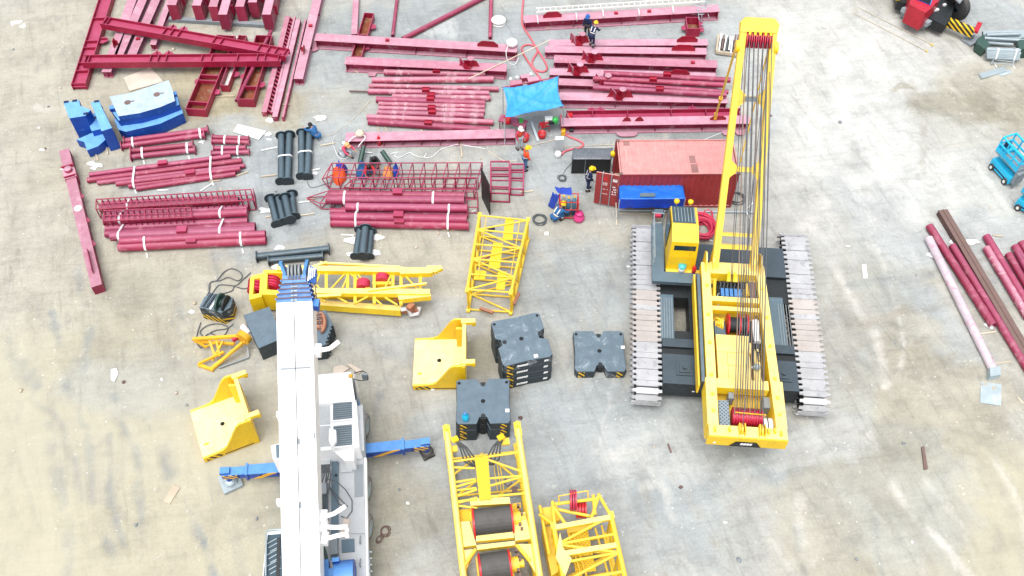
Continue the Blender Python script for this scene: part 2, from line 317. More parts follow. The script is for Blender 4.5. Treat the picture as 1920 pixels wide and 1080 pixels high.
# ---------------------------------------------------------------- sky and sun (overcast)
w = bpy.data.worlds.new('World'); SC.world = w; w.use_nodes = True
nt = w.node_tree; bg = nt.nodes['Background']
sky = nt.nodes.new('ShaderNodeTexSky'); sky.sky_type = 'NISHITA'; sky.sun_disc = False
SUN_EL = R(72); SUN_AZ = R(205)
sky.sun_elevation = SUN_EL; sky.sun_rotation = SUN_AZ; sky.dust_density = 4.0; sky.air_density = 1.0; sky.altitude = 0
hs = nt.nodes.new('ShaderNodeHueSaturation'); hs.inputs['Saturation'].default_value = 0.28
nt.links.new(sky.outputs[0], hs.inputs['Color']); nt.links.new(hs.outputs[0], bg.inputs['Color']); bg.inputs['Strength'].default_value = 0.15
sl = bpy.data.lights.new('sun', 'SUN'); so = bpy.data.objects.new('sun', sl); COL.objects.link(so)
sl.energy = 1.2; sl.angle = R(50); sl.color = (1.0, 0.985, 0.96)
so.rotation_euler = (math.pi / 2 - SUN_EL, 0, math.pi - SUN_AZ); so.location = (0, 0, 60)
SC.view_settings.view_transform = 'Standard'; SC.view_settings.look = 'None'; SC.view_settings.exposure = 0.72; SC.view_settings.gamma = 1.0
SC.cycles.max_bounces = 6; SC.cycles.diffuse_bounces = 3; SC.cycles.glossy_bounces = 2

# ---------------------------------------------------------------- ground
TAN = (0.375, 0.345, 0.262); PALE = (0.395, 0.385, 0.338); GREY = (0.322, 0.350, 0.358); WET = (0.235, 0.265, 0.27); MUD = (0.275, 0.26, 0.20); LITE = (0.485, 0.492, 0.472); OCH = (0.34, 0.30, 0.185); SAND = (0.425, 0.398, 0.300)
# (px, py, rx, ry, colour, strength): soil colours where they lie
BL = [(100, 900, 420, 260, SAND, .9), (60, 1050, 300, 120, SAND, .9), (330, 560, 330, 90, TAN, .55), (650, 640, 200, 60, PALE, .6), (130, 330, 130, 200, PALE, .7),
      (60, 120, 130, 130, PALE, .6), (300, 200, 140, 60, TAN, .6), (420, 170, 90, 50, OCH, .75), (330, 260, 70, 20, OCH, .5), (640, 160, 90, 50, TAN, .8), (480, 260, 60, 60, GREY, .6),
      (400, 310, 160, 60, GREY, .8), (820, 60, 220, 60, WET, .75), (720, 120, 200, 40, GREY, .6), (830, 50, 22, 16, LITE, .9), (600, 320, 120, 90, GREY, .8), (560, 430, 120, 60, GREY, .7),
      (1010, 300, 90, 60, GREY, .8), (1000, 110, 60, 120, GREY, .7), (1150, 60, 200, 30, GREY, .7), (1220, 245, 180, 18, WET, .8), (1350, 70, 60, 60, GREY, .7),
      (1110, 430, 110, 40, OCH, .35), (1090, 480, 130, 130, GREY, .7), (1060, 560, 90, 60, WET, .3), (800, 470, 130, 60, PALE, .6), (760, 590, 100, 60, GREY, .5), (900, 680, 40, 60, MUD, .35),
      (720, 780, 90, 70, PALE, .7), (760, 960, 70, 120, MUD, .35), (820, 930, 60, 150, GREY, .5), (1200, 880, 300, 160, GREY, .75), (1150, 780, 120, 60, GREY, .5),
      (1240, 960, 60, 30, WET, .5), (1400, 930, 200, 100, GREY, .5), (1780, 1000, 240, 120, SAND, .8), (1880, 940, 130, 100, SAND, .7), (1640, 900, 120, 120, GREY, .5), (1580, 1040, 60, 60, MUD, .3),
      (1560, 150, 150, 150, LITE, .7), (1700, 330, 220, 120, LITE, .7), (1600, 320, 130, 130, LITE, .5), (1700, 120, 100, 60, LITE, .5), (1880, 180, 80, 60, TAN, .35), (1840, 220, 100, 60, MUD, .35), (1870, 40, 70, 40, GREY, .8),
      (1620, 480, 100, 140, GREY, .4), (1700, 640, 110, 70, GREY, .6), (1690, 640, 60, 40, TAN, .5), (1790, 205, 60, 26, MUD, .55), (1690, 168, 16, 9, MUD, .7), (1640, 800, 60, 160, MUD, .35), (1560, 960, 40, 120, MUD, .4), (1700, 850, 80, 40, MUD, .35), (1480, 1000, 120, 80, PALE, .5), (1250, 870, 140, 50, LITE, .35), (1500, 830, 40, 30, LITE, .4), (1440, 420, 40, 120, GREY, .5), (470, 700, 60, 90, PALE, .6), (880, 690, 50, 40, MUD, .5), (640, 800, 60, 80, MUD, .3), (750, 1010, 60, 60, MUD, .45), (1130, 400, 130, 40, TAN, .5), (700, 500, 180, 50, TAN, .5), (380, 660, 60, 50, TAN, .5), (250, 620, 90, 90, MUD, .3), (560, 560, 60, 60, GREY, .5), (1750, 195, 30, 16, MUD, .5), (1880, 205, 60, 22, MUD, .4), (200, 120, 200, 160, TAN, .45), (780, 130, 160, 120, GREY, .5), (1150, 110, 160, 120, GREY, .5), (120, 420, 120, 120, TAN, .35), (1730, 740, 120, 60, TAN, .6), (1850, 470, 120, 60, GREY, .5), (1600, 720, 60, 60, GREY, .4), (1650, 560, 30, 100, MUD, .25),
      (1740, 690, 60, 20, MUD, .4), (1840, 830, 60, 60, MUD, .3), (1560, 820, 60, 40, LITE, .4), (1420, 130, 20, 120, GREY, .4), (1500, 500, 80, 200, PALE, .4), (930, 640, 60, 20, MUD, .4), (1020, 880, 90, 100, GREY, .6),
      (330, 1000, 160, 90, TAN, .5), (290, 720, 140, 60, GREY, .35), (520, 200, 50, 30, TAN, .8), (1260, 590, 60, 80, MUD, .6), (640, 900, 120, 100, MUD, .35), (1130, 330, 80, 60, GREY, .4)]
def lerp(a, b, t): return tuple(x + (y - x) * t for x, y in zip(a, b))
import numpy as np
from mathutils import noise as mn
GX0, GX1, GY0, GY1, ST = -36.0, 36.0, 3.0, 63.0, 0.13
nx = int((GX1 - GX0) / ST); ny = int((GY1 - GY0) / ST)
XX, YY = np.meshgrid(GX0 + ST * np.arange(nx + 1), GY0 + ST * np.arange(ny + 1))
XX = XX.ravel(); YY = YY.ravel()
def vnoise(x, y, seed):
    """smooth value noise, -1..1"""
    xi = np.floor(x).astype(np.int64); yi = np.floor(y).astype(np.int64); fx = x - xi; fy = y - yi
    fx = fx * fx * (3 - 2 * fx); fy = fy * fy * (3 - 2 * fy)
    def h(i, j):
        k = (i * 374761393 + j * 668265263 + seed * 974634777) & 0x7fffffff
        k = ((k ^ (k >> 13)) * 1274126177) & 0x7fffffff
        return ((k ^ (k >> 16)) & 0xffff) / 32767.5 - 1
    return (h(xi, yi) * (1 - fx) + h(xi + 1, yi) * fx) * (1 - fy) + (h(xi, yi + 1) * (1 - fx) + h(xi + 1, yi + 1) * fx) * fy
def fbm(x, y, seed, oct=4):
    r = 0; a = .5
    for k in range(oct): r = r + a * vnoise(x * 2 ** k, y * 2 ** k, seed + 17 * k); a *= .55
    return r
WX = XX + 1.7 * fbm(XX * .35, YY * .35, 1) + .5 * fbm(XX * 1.4, YY * 1.4, 2); WY = YY + 1.7 * fbm(XX * .35, YY * .35, 3) + .5 * fbm(XX * 1.4, YY * 1.4, 4)
SM_ = np.zeros(len(XX))
CC_ = np.tile(np.array(PALE), (len(XX), 1))
for px, py, rx, ry, c, s_ in BL:
    o = P(px, py); ax = abs(P(px + rx, py).x - o.x); ay = abs(P(px, py - ry).y - P(px, py + ry).y) / 2
    q = ((WX - o.x) / ax) ** 2 + ((WY - o.y) / ay) ** 2
    t_ = np.clip(np.clip(1 - q / 2.2, 0, 1) * (3.2 if c is SAND else 1.8), 0, 1) * s_
    SM_ = np.maximum(SM_ * (1 - t_), t_) if c is SAND else SM_ * (1 - t_)
    t_ = t_[:, None]
    CC_ = CC_ * (1 - t_) + np.array(c) * t_
# wheel ruts and scrapes: (polyline in photo pixels, half width in metres, soil colour, strength, depth)
RUT = (0.215, 0.24, 0.245); RUTB = (0.32, 0.30, 0.25); SCR = (0.62, 0.60, 0.56)
TR = [([(98, 585), (112, 650), (140, 740), (158, 830), (180, 940), (205, 1070)], .15, RUT, .6, .025), ([(215, 740), (290, 830), (335, 910), (372, 1000), (410, 1085)], .18, RUT, .8, .03), ([(270, 790), (330, 880), (380, 960)], .16, RUTB, .6, .02),
      ([(20, 500), (60, 640), (95, 740), (130, 900)], .5, RUTB, .25, .015), ([(120, 490), (190, 620), (250, 740), (310, 860)], .45, RUTB, .35, .02), ([(190, 480), (270, 600), (340, 720), (420, 820)], .6, RUTB, .3, .015), ([(10, 640), (30, 680), (60, 720)], .35, RUT, .5, .015),
      ([(430, 905), (470, 950), (490, 990)], .3, RUTB, .35, .01), ([(600, 900), (560, 860), (520, 800)], .3, RUTB, .3, .01), ([(440, 700), (480, 740), (510, 800)], .5, RUTB, .3, .01),
      ([(1618, 560), (1650, 640), (1665, 700), (1690, 780)], .5, RUTB, .45, .03), ([(1645, 655), (1680, 660), (1710, 650), (1735, 632)], .10, RUTB, .9, .04), ([(1650, 668), (1690, 676), (1725, 672)], .10, RUTB, .9, .04), ([(1640, 628), (1668, 600), (1690, 570)], .12, RUTB, .7, .03),
      ([(1680, 690), (1740, 710), (1800, 730), (1850, 760)], .45, RUTB, .45, .04), ([(1640, 730), (1720, 770), (1780, 800)], .4, RUTB, .4, .03), ([(1800, 800), (1860, 830), (1915, 870)], .4, RUTB, .35, .03), ([(1730, 720), (1738, 700), (1735, 680)], .08, RUTB, .9, .03),
      ([(1570, 520), (1590, 600), (1600, 720)], .35, RUTB, .4, .015), ([(1500, 850), (1600, 900), (1700, 960)], .5, RUTB, .25, .01), ([(1580, 960), (1570, 1010), (1560, 1075)], .4, RUTB, .3, .01),
      ([(1470, 30), (1500, 160), (1520, 300), (1530, 420)], .8, SCR, .5, .0), ([(1560, 30), (1580, 180), (1600, 330)], .6, SCR, .5, .0), ([(1640, 60), (1640, 200), (1660, 340)], .5, SCR, .4, .0), ([(1120, 860), (1250, 850), (1330, 870)], .25, SCR, .4, .0), ([(1110, 930), (1220, 920)], .2, SCR, .4, .0),
      ([(1755, 190), (1800, 215), (1850, 200), (1910, 215)], .7, RUTB, .35, .04), ([(1795, 150), (1850, 165), (1915, 150)], .5, RUTB, .3, .05), ([(1000, 800), (1100, 850), (1180, 960)], .6, RUTB, .18, .0)]
# many faint wheel marks: along the traffic at the left, and across the lower right
def marks(n, x0, x1, y0, y1, dpx, seed, cols, smin, smax):
    q = random.Random(seed); a, b_ = P(*dpx[0]), P(*dpx[1]); d_ = (b_ - a).normalized()
    for k in range(n):
        o = P(q.uniform(x0, x1), q.uniform(y0, y1)); an = q.gauss(0, .16); e = V((d_.x * math.cos(an) - d_.y * math.sin(an), d_.x * math.sin(an) + d_.y * math.cos(an), 0)); n_ = V((-e.y, e.x, 0)); ln = q.uniform(2, 8); bend = q.uniform(-.6, .6)
        TR.append(([o + e * ln * t_ + n_ * bend * math.sin(math.pi * t_) for t_ in (0, .25, .5, .75, 1)], q.uniform(.06, .26), q.choice(cols), q.uniform(smin, smax), q.choice((0, .012, .02))))
marks(34, 0, 460, 440, 900, ((98, 585), (205, 1070)), 3, (RUT, RUTB, RUTB), .2, .5)
marks(16, 420, 800, 600, 900, ((700, 600), (640, 900)), 4, (RUT, RUTB, SCR), .15, .4)
marks(26, 1180, 1900, 790, 1000, ((1400, 800), (1520, 1070)), 5, (RUT, RUTB, RUTB, SCR), .2, .5)
marks(22, 1460, 1880, 60, 500, ((1480, 30), (1540, 420)), 6, (SCR, SCR, RUTB), .2, .45)
marks(14, 1580, 1760, 520, 760, ((1600, 700), (1760, 660)), 7, (RUT, RUTB, RUTB), .3, .6)
marks(12, 20, 480, 180, 480, ((100, 300), (300, 280)), 8, (RUTB, RUT, SCR), .15, .35)
marks(12, 1000, 1180, 430, 760, ((1100, 430), (1110, 760)), 9, (RUTB, RUT, SCR), .15, .35)
DZ = np.zeros(len(XX)); brk = np.clip(.6 + 1.9 * fbm(XX * .8, YY * .8, 31), 0, 1.1); fine = fbm(XX * 3.1, YY * 3.1, 41)
for pts, hw, c, s_, dp in TR:
    ww = [p if isinstance(p, Vector) else P(*p) for p in pts]; d_ = np.full(len(XX), 1e9)
    for p, q in zip(ww, ww[1:]):
        vx, vy = q.x - p.x, q.y - p.y; l2 = vx * vx + vy * vy
        u = np.clip(((WX * .25 + XX * .75 - p.x) * vx + (WY * .25 + YY * .75 - p.y) * vy) / l2, 0, 1)
        d_ = np.minimum(d_, np.hypot(WX * .25 + XX * .75 - p.x - u * vx, WY * .25 + YY * .75 - p.y - u * vy))
    w_ = np.clip(1.5 - d_ / hw * (1 + .5 * fine), 0, 1) * brk
    CC_ = CC_ * (1 - (w_ * s_)[:, None]) + np.array(c) * (w_ * s_)[:, None]
    DZ -= dp * w_ - dp * .6 * np.exp(-((d_ - hw * 2) / (hw * .6)) ** 2)
MOUNDS = [(1700, 640, 2.2, .10), (1745, 690, 2.5, .10), (1850, 230, 2.5, .22), (1900, 215, 2.0, .22), (1690, 170, .8, .30), (1880, 700, 2, .08), (1830, 850, 2.0, .10), (60, 60, 4, .1), (30, 250, 2, .08), (1780, 840, 1.5, .06), (1880, 20, 3, .1)]
ZZ = -.014 + .008 * fbm(XX * .7, YY * .7, 51) + .006 * fbm(XX * 2.9, YY * 2.9, 61)
for px, py, r, h in MOUNDS:
    o = P(px, py); q = ((XX - o.x) ** 2 + (YY - o.y) ** 2) / (r * r); ZZ = ZZ + h * np.exp(-q * 1.5) * (.55 + .9 * fbm(XX * 1.5, YY * 1.5, 71) + .5 * fine)
ZZ = np.clip(ZZ + DZ, -.12, .35)
vs = np.stack([XX, YY, ZZ], 1); cs = CC_
I, J = np.meshgrid(np.arange(nx), np.arange(ny)); k0 = (J * (nx + 1) + I).ravel()
fs = np.stack([k0, k0 + 1, k0 + nx + 2, k0 + nx + 1], 1)
# apron out to the horizon, sharing the border
bd = np.array([j for j in range(nx + 1)] + [j * (nx + 1) + nx for j in range(1, ny + 1)] + [ny * (nx + 1) + i for i in range(nx - 1, -1, -1)] + [j * (nx + 1) for j in range(ny - 1, 0, -1)])
n0 = len(vs); m_ = len(bd); cx0, cy0 = 0, 33
ov = np.stack([cx0 + (XX[bd] - cx0) * 30, cy0 + (YY[bd] - cy0) * 30, np.full(m_, -.014)], 1)
vs = np.concatenate([vs, ov]); cs = np.concatenate([cs, cs[bd] * 0 + np.array(PALE)])
kk = np.arange(m_); k2 = (kk + 1) % m_
fs = np.concatenate([fs, np.stack([bd[k2], bd[kk], n0 + kk, n0 + k2], 1)])
me = bpy.data.meshes.new('ground')
me.vertices.add(len(vs)); me.vertices.foreach_set('co', vs.ravel().astype(np.float32))
me.loops.add(fs.size); me.loops.foreach_set('vertex_index', fs.ravel().astype(np.int32))
me.polygons.add(len(fs)); me.polygons.foreach_set('loop_start', (np.arange(len(fs)) * 4).astype(np.int32))
me.update(calc_edges=True); me.validate()
me.polygons.foreach_set('use_smooth', np.ones(len(me.polygons), dtype=bool))
ca = me.color_attributes.new('soil', 'FLOAT_COLOR', 'POINT')
ca.data.foreach_set('color', np.concatenate([cs, np.ones((len(cs), 1))], 1).ravel().astype(np.float32))
sa = me.attributes.new('smoothness', 'FLOAT', 'POINT'); sa.data.foreach_set('value', np.concatenate([SM_, np.zeros(m_)]).astype(np.float32))
ground = bpy.data.objects.new('ground', me); COL.objects.link(ground); tag(ground, kind='structure')
gm, nt, b, vec = newmat('compacted_earth')
at = nt.nodes.new('ShaderNodeAttribute'); at.attribute_name = 'soil'
c = at.outputs['Color']; soil = c
as_ = nt.nodes.new('ShaderNodeAttribute'); as_.attribute_name = 'smoothness'
n1 = ramp(nt, noise(nt, vec, 0.45, 9, 0.68, 0.5), [(0.28, 0.74), (0.5, 0.99), (0.72, 1.16)])
c = mixc(nt, 1.0, c, n1, 'MULTIPLY')
# scrape marks drawn out along the traffic direction
def along(dx, dy, sx, sy):
    a = nt.nodes.new('ShaderNodeVectorMath'); a.operation = 'DOT_PRODUCT'; nt.links.new(vec, a.inputs[0]); a.inputs[1].default_value = (-dy * sx, dx * sx, 0)
    b2 = nt.nodes.new('ShaderNodeVectorMath'); b2.operation = 'DOT_PRODUCT'; nt.links.new(vec, b2.inputs[0]); b2.inputs[1].default_value = (dx * sy, dy * sy, 0)
    cb = nt.nodes.new('ShaderNodeCombineXYZ'); nt.links.new(a.outputs['Value'], cb.inputs[0]); nt.links.new(b2.outputs['Value'], cb.inputs[1]); return cb.outputs[0]
n2 = ramp(nt, noise(nt, along(.30, -.95, 2.2, .30), 1.0, 9, 0.72, 0.5), [(0.28, 0.74), (0.46, 0.99), (0.60, 1.02), (0.74, 1.18)])
c = mixc(nt, 1.0, c, n2, 'MULTIPLY')
n2b = ramp(nt, noise(nt, along(.98, .15, 2.6, .4), 1.0, 9, 0.74, 0.4), [(0.30, 0.86), (0.48, 1.0), (0.72, 1.10)])
c = mixc(nt, 1.0, c, n2b, 'MULTIPLY')
n3 = ramp(nt, noise(nt, vec, 7.0, 9, 0.8), [(0.28, 0.84), (0.5, 1.0), (0.72, 1.13)])
c = mixc(nt, 1.0, c, n3, 'MULTIPLY')
# damp dark stains and pale scuffs
st = ramp(nt, noise(nt, vec, 0.7, 10, 0.74, 1.4), [(0.58, 0), (0.66, 1)])
c = mixc(nt, mth(nt, 'MULTIPLY', st, 0.46), c, (0.235, 0.235, 0.22))
st2 = ramp(nt, noise(nt, along(.30, -.95, 1.6, .22), 1.3, 9, 0.75, 0.9), [(0.62, 0), (0.655, 1)])
c = mixc(nt, mth(nt, 'MULTIPLY', st2, 0.50), c, (0.25, 0.25, 0.235))
pl = ramp(nt, noise(nt, vec, 1.5, 10, 0.78, 0.9), [(0.60, 0), (0.70, 1)])
c = mixc(nt, mth(nt, 'MULTIPLY', pl, 0.5), c, (0.62, 0.61, 0.58))
fl = ramp(nt, noise(nt, vec, 8.0, 6, 0.8), [(0.62, 0), (0.66, 1)]); flm = ramp(nt, noise(nt, vec, 0.5, 6, 0.7), [(0.42, 0), (0.60, 1)])
c = mixc(nt, mth(nt, 'MULTIPLY', mth(nt, 'MULTIPLY', fl, flm), 0.30), c, (0.17, 0.165, 0.15))
fw = ramp(nt, noise(nt, along(.98, .15, 2.2, .9), 4.0, 7, 0.8), [(0.62, 0), (0.665, 1)]); fwm = ramp(nt, noise(nt, vec, 0.4, 6, 0.7, 0.5), [(0.48, 0), (0.58, 1)])
c = mixc(nt, mth(nt, 'MULTIPLY', mth(nt, 'MULTIPLY', fw, fwm), 0.55), c, (0.58, 0.58, 0.56))
c = mixc(nt, mth(nt, 'MULTIPLY', as_.outputs['Fac'], 0.66), c, soil)
# pebbles and crumbs
vo = nt.nodes.new('ShaderNodeTexVoronoi'); vo.inputs['Scale'].default_value = 3.2; nt.links.new(vec, vo.inputs['Vector'])
peb = mth(nt, 'MULTIPLY', mth(nt, 'LESS_THAN', vo.outputs['Distance'], 0.16), ramp(nt, noise(nt, vec, 0.6, 4), [(0.5, 0), (0.6, 1)]))
sp = nt.nodes.new('ShaderNodeSeparateColor'); nt.links.new(vo.outputs['Color'], sp.inputs[0])
peb = mth(nt, 'MULTIPLY', peb, mth(nt, 'GREATER_THAN', sp.outputs[0], 0.6))
c = mixc(nt, mth(nt, 'MULTIPLY', peb, 0.5), c, (0.66, 0.63, 0.58))
vo2 = nt.nodes.new('ShaderNodeTexVoronoi'); vo2.inputs['Scale'].default_value = 1.9; nt.links.new(vec, vo2.inputs['Vector'])
pb2 = mth(nt, 'LESS_THAN', mth(nt, 'ADD', vo2.outputs['Distance'], mth(nt, 'MULTIPLY', noise(nt, vec, 9.0, 3), 0.10)), 0.125)
c = mixc(nt, mth(nt, 'MULTIPLY', mth(nt, 'MULTIPLY', pb2, ramp(nt, noise(nt, vec, 0.25, 4), [(0.47, 0), (0.56, 1)])), 0.6), c, (0.70, 0.69, 0.66))
nt.links.new(c, b.inputs['Base Color']); b.inputs['Roughness'].default_value = 0.85; b.inputs['Specular IOR Level'].default_value = 0.25
bp = nt.nodes.new('ShaderNodeBump'); nt.links.new(mth(nt, 'SUBTRACT', 0.7, mth(nt, 'MULTIPLY', as_.outputs['Fac'], 0.5)), bp.inputs['Strength']); bp.inputs['Distance'].default_value = 0.08
hh = mth(nt, 'ADD', noise(nt, vec, 2.5, 8, 0.65), mth(nt, 'MULTIPLY', noise(nt, vec, 14, 4), 0.35))
nt.links.new(hh, bp.inputs['Height']); nt.links.new(bp.outputs[0], b.inputs['Normal'])
me.materials.append(gm)
# ---------------------------------------------------------------- steelwork helpers
def frame(a, b):
    d = (b - a); L = d.length; d = d / L; s = d.cross(Z).normalized()
    if s.y > 0: s = -s                       # s points towards the near side
    return d, s, L
def ibeam(label, a, b, h=.72, w=.58, z0=0.0, mat='pink', pitch=2.6, gus=(), group=None, name='steel_girder'):
    """I-section resting on its bottom flange; a, b: pixels of the top flange's centre line"""
    h -= .13; w += .07
    A = P(a[0], a[1], z0 + h); B = P(b[0], b[1], z0 + h); d, s, L = frame(A, B)
    mb = MB(); t = .035
    o = lambda z: V((0, 0, z - h))
    mb.obox(A + o(h - t / 2), B + o(h - t / 2), w, t); mb.obox(A + o(t / 2), B + o(t / 2), w, t)
    mb.obox(A + o(h / 2), B + o(h / 2), .03, h - 2 * t)
    n = max(1, int(L / pitch)); 
    for k in range(n + 1):
        p = A + d * (L * (k + .03 if k == 0 else (k - .03 if k == n else k)) / n) + o(h / 2)
        for sg in (-1, 1): mb.obox(p + s * sg * .016, p + s * sg * (w / 2 - .02), .025, h - 2 * t)
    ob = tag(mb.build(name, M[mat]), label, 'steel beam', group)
    for g in gus:
        p = A + d * L * g[1]; m = MB()
        if g[0] == 'v':                       # upright gusset on the top flange
            W = g[2]; hh = g[3]; m.plate([p - d * W / 2, p + d * W / 2, p + d * W / 2 + Z * hh * .45, p + d * W * .28 + Z * hh, p - d * W * .28 + Z * hh, p - d * W / 2 + Z * hh * .45], s, .03)
            m.obox(p - d * W * .1 + Z * hh * .4, p - d * W * .1 + Z * hh * .4 - s * .2, .03, hh * .7)
        elif g[0] == 'n':                     # node: crossed plates and a round cap
            W = g[2]; hh = g[3]
            m.plate([p - d * W / 2, p + d * W / 2, p + d * W * .36 + Z * hh, p - d * W * .36 + Z * hh], s, .03)
            e_ = (d * .45 + s * .75).normalized(); q_ = p - d * .42; lp = MB(); lp.plate([q_ - e_ * .34, q_ + e_ * .34, q_ + e_ * .30 + Z * hh * 1.15, q_ - e_ * .30 + Z * hh * 1.15], e_.cross(Z), .03); lp.build('side_plate', M['pink'], ob)
            m.plate([q_ + e_ * .34, q_ + e_ * .34 + d * .4, q_ + e_ * .30 + Z * hh * 1.1], s, .03)
            m.plate([p - s * .3 + d * .1, p + s * .3 + d * .1, p + s * .22 + d * .1 + Z * hh, p - s * .22 + d * .1 + Z * hh], d, .03)
            m.tube(p + d * .1, p + d * .1 + Z * (hh + .12), .13, 10)
            c = MB(); c.disc(p + d * .1 + Z * (hh + .14), Z, .2, .04, 16); c.build('cap_plate', M['pink'], ob)
        elif g[0] == 'w':                     # two small fins
            for q in (-.35, .35): m.plate([p + d * (q - .26), p + d * (q + .26), p + d * (q + .16) + Z * .22, p + d * q + Z * .33, p + d * (q - .16) + Z * .22], s, .03)
        elif g[0] == 'h':                     # flat gusset out of the bottom flange
            W = g[2]; q = p + Z * (.09 - h) + s * (w / 2 + .002)
            m.plate([q - d * W / 2, q + d * W / 2, q + d * W * .45 + s * .2, q + d * W * .3 + s * .36, q - d * W * .3 + s * .36, q - d * W * .45 + s * .2], Z, .03)
        elif g[0] == 'b':                     # small bolt box on the flange
            m.box(p + Z * .06, (.22, .16, .12))
        m.build('gusset_plate', M['pink' if g[0] == 'h' else 'crimson'], ob)
    return ob
def trayb(label, a, b, w=.66, h=.42, z0=0.0, mat='maroon', stiff=(), fins=(), group=None):
    """I-section lying on its side: flanges upright, web in between"""
    A = P(a[0], a[1], z0 + h); B = P(b[0], b[1], z0 + h); d, s, L = frame(A, B); mb = MB()
    o = lambda z: V((0, 0, z - h))
    for sg in (-1, 1): mb.obox(A + s * sg * w / 2 + o(h / 2), B + s * sg * w / 2 + o(h / 2), .04, h)
    mb.obox(A + o(h * .5), B + o(h * .5), w - .04, .03)
    for t in list(stiff) + [.012, .988]:
        p = A + d * L * t
        for q in ((p + o(h * .76)), (p + o(h * .24))): mb.obox(q - s * (w / 2 - .02), q + s * (w / 2 - .02), .03, h * .46)
    ob = tag(mb.build('steel_girder', M[mat]), label, 'steel beam', group)
    for t in fins:
        p = A + d * L * t - s * (w / 2 + .02) + o(h * .55); m = MB()
        m.plate([p - d * .3, p + d * .3, p + d * .3 - s * .22, p + d * .12 - s * .45, p - d * .12 - s * .45, p - d * .3 - s * .22], Z, .03)
        m.obox(p - s * .05, p - s * .4, .03, h * .7)
        m.build('gusset_plate', M['maroon'], ob)
    return ob
def trough(label, a, b, w=1.0, h=.5, z0=0.0, cross=(.2,), inner='rust', group=None):
    A = P(a[0], a[1], z0 + h); B = P(b[0], b[1], z0 + h); d, s, L = frame(A, B); mb = MB(); o = lambda z: V((0, 0, z - h))
    for sg in (-1, 1): mb.obox(A + s * sg * (w / 2 - .02) + o(h / 2), B + s * sg * (w / 2 - .02) + o(h / 2), .04, h)
    for p in (A + d * .02, B - d * .02): mb.obox(p + s * (w / 2 - .04) + o(h / 2), p - s * (w / 2 - .04) + o(h / 2), .04, h)
    for t in cross: p = A + d * L * t; mb.obox(p + s * (w / 2 - .04) + o(h * .7), p - s * (w / 2 - .04) + o(h * .7), .05, h * .5)
    ob = tag(mb.build('steel_trough', M['maroon']), label, 'steel trough', group)
    m = MB(); m.obox(A + d * .04 + o(.05), B - d * .04 + o(.05), w - .09, .06); m.build('floor_plate', M[inner], ob)
    for t, sg in ((.25, 1), (.6, -1), (.72, 1)):
        m = MB(); p = A + d * L * t + s * sg * (w / 2) + o(h * .5)
        m.plate([p - d * .25, p + d * .25, p + d * .15 + s * sg * .28, p - d * .15 + s * sg * .28], Z, .04); m.build('lug', M['maroon'], ob)
    return ob
def pipe(label, a, b, r=.15, z=None, z2=None, mat='pipe', brk=(), group=None, cat='pipe', fl=0):
    z = r if z is None else z; z2 = z if z2 is None else z2
    A = P(a[0], a[1], z + r * .6); B = P(b[0], b[1], z2 + r * .6); A.z = z; B.z = z2
    mb = MB(); mb.hollow(A, B, r); d = (B - A).normalized()
    ob = tag(mb.build('steel_pipe', M[mat]), label, cat, group)
    for t in brk:
        p = A + (B - A) * t; s = d.cross(Z).normalized(); m = MB()
        for q in (-.12, .12): m.plate([p + d * .22 + s * q - Z * .0, p - d * .22 + s * q, p - d * .22 + s * q + Z * (r + .14), p + d * .22 + s * q + Z * (r + .14)], s, .02)
        m.obox(p - d * .2 + Z * (r + .07), p + d * .2 + Z * (r + .07), .2, .03)
        m.build('bracket', M['crimson'], ob)
    for q, e in ((A, -1), (B, 1)):
        if fl: m = MB(); m.disc(q, d, r + .1, .04, 14); m.build('end_flange', M[mat], ob)
    return ob
def hull(pts):
    pts = sorted(set(pts))
    def half(ps):
        h = []
        for p in ps:
            while len(h) > 1 and (h[-1][0] - h[-2][0]) * (p[1] - h[-2][1]) - (h[-1][1] - h[-2][1]) * (p[0] - h[-2][0]) <= 0: h.pop()
            h.append(p)
        return h
    a = half(pts); b = half(pts[::-1]); return a[:-1] + b[:-1]
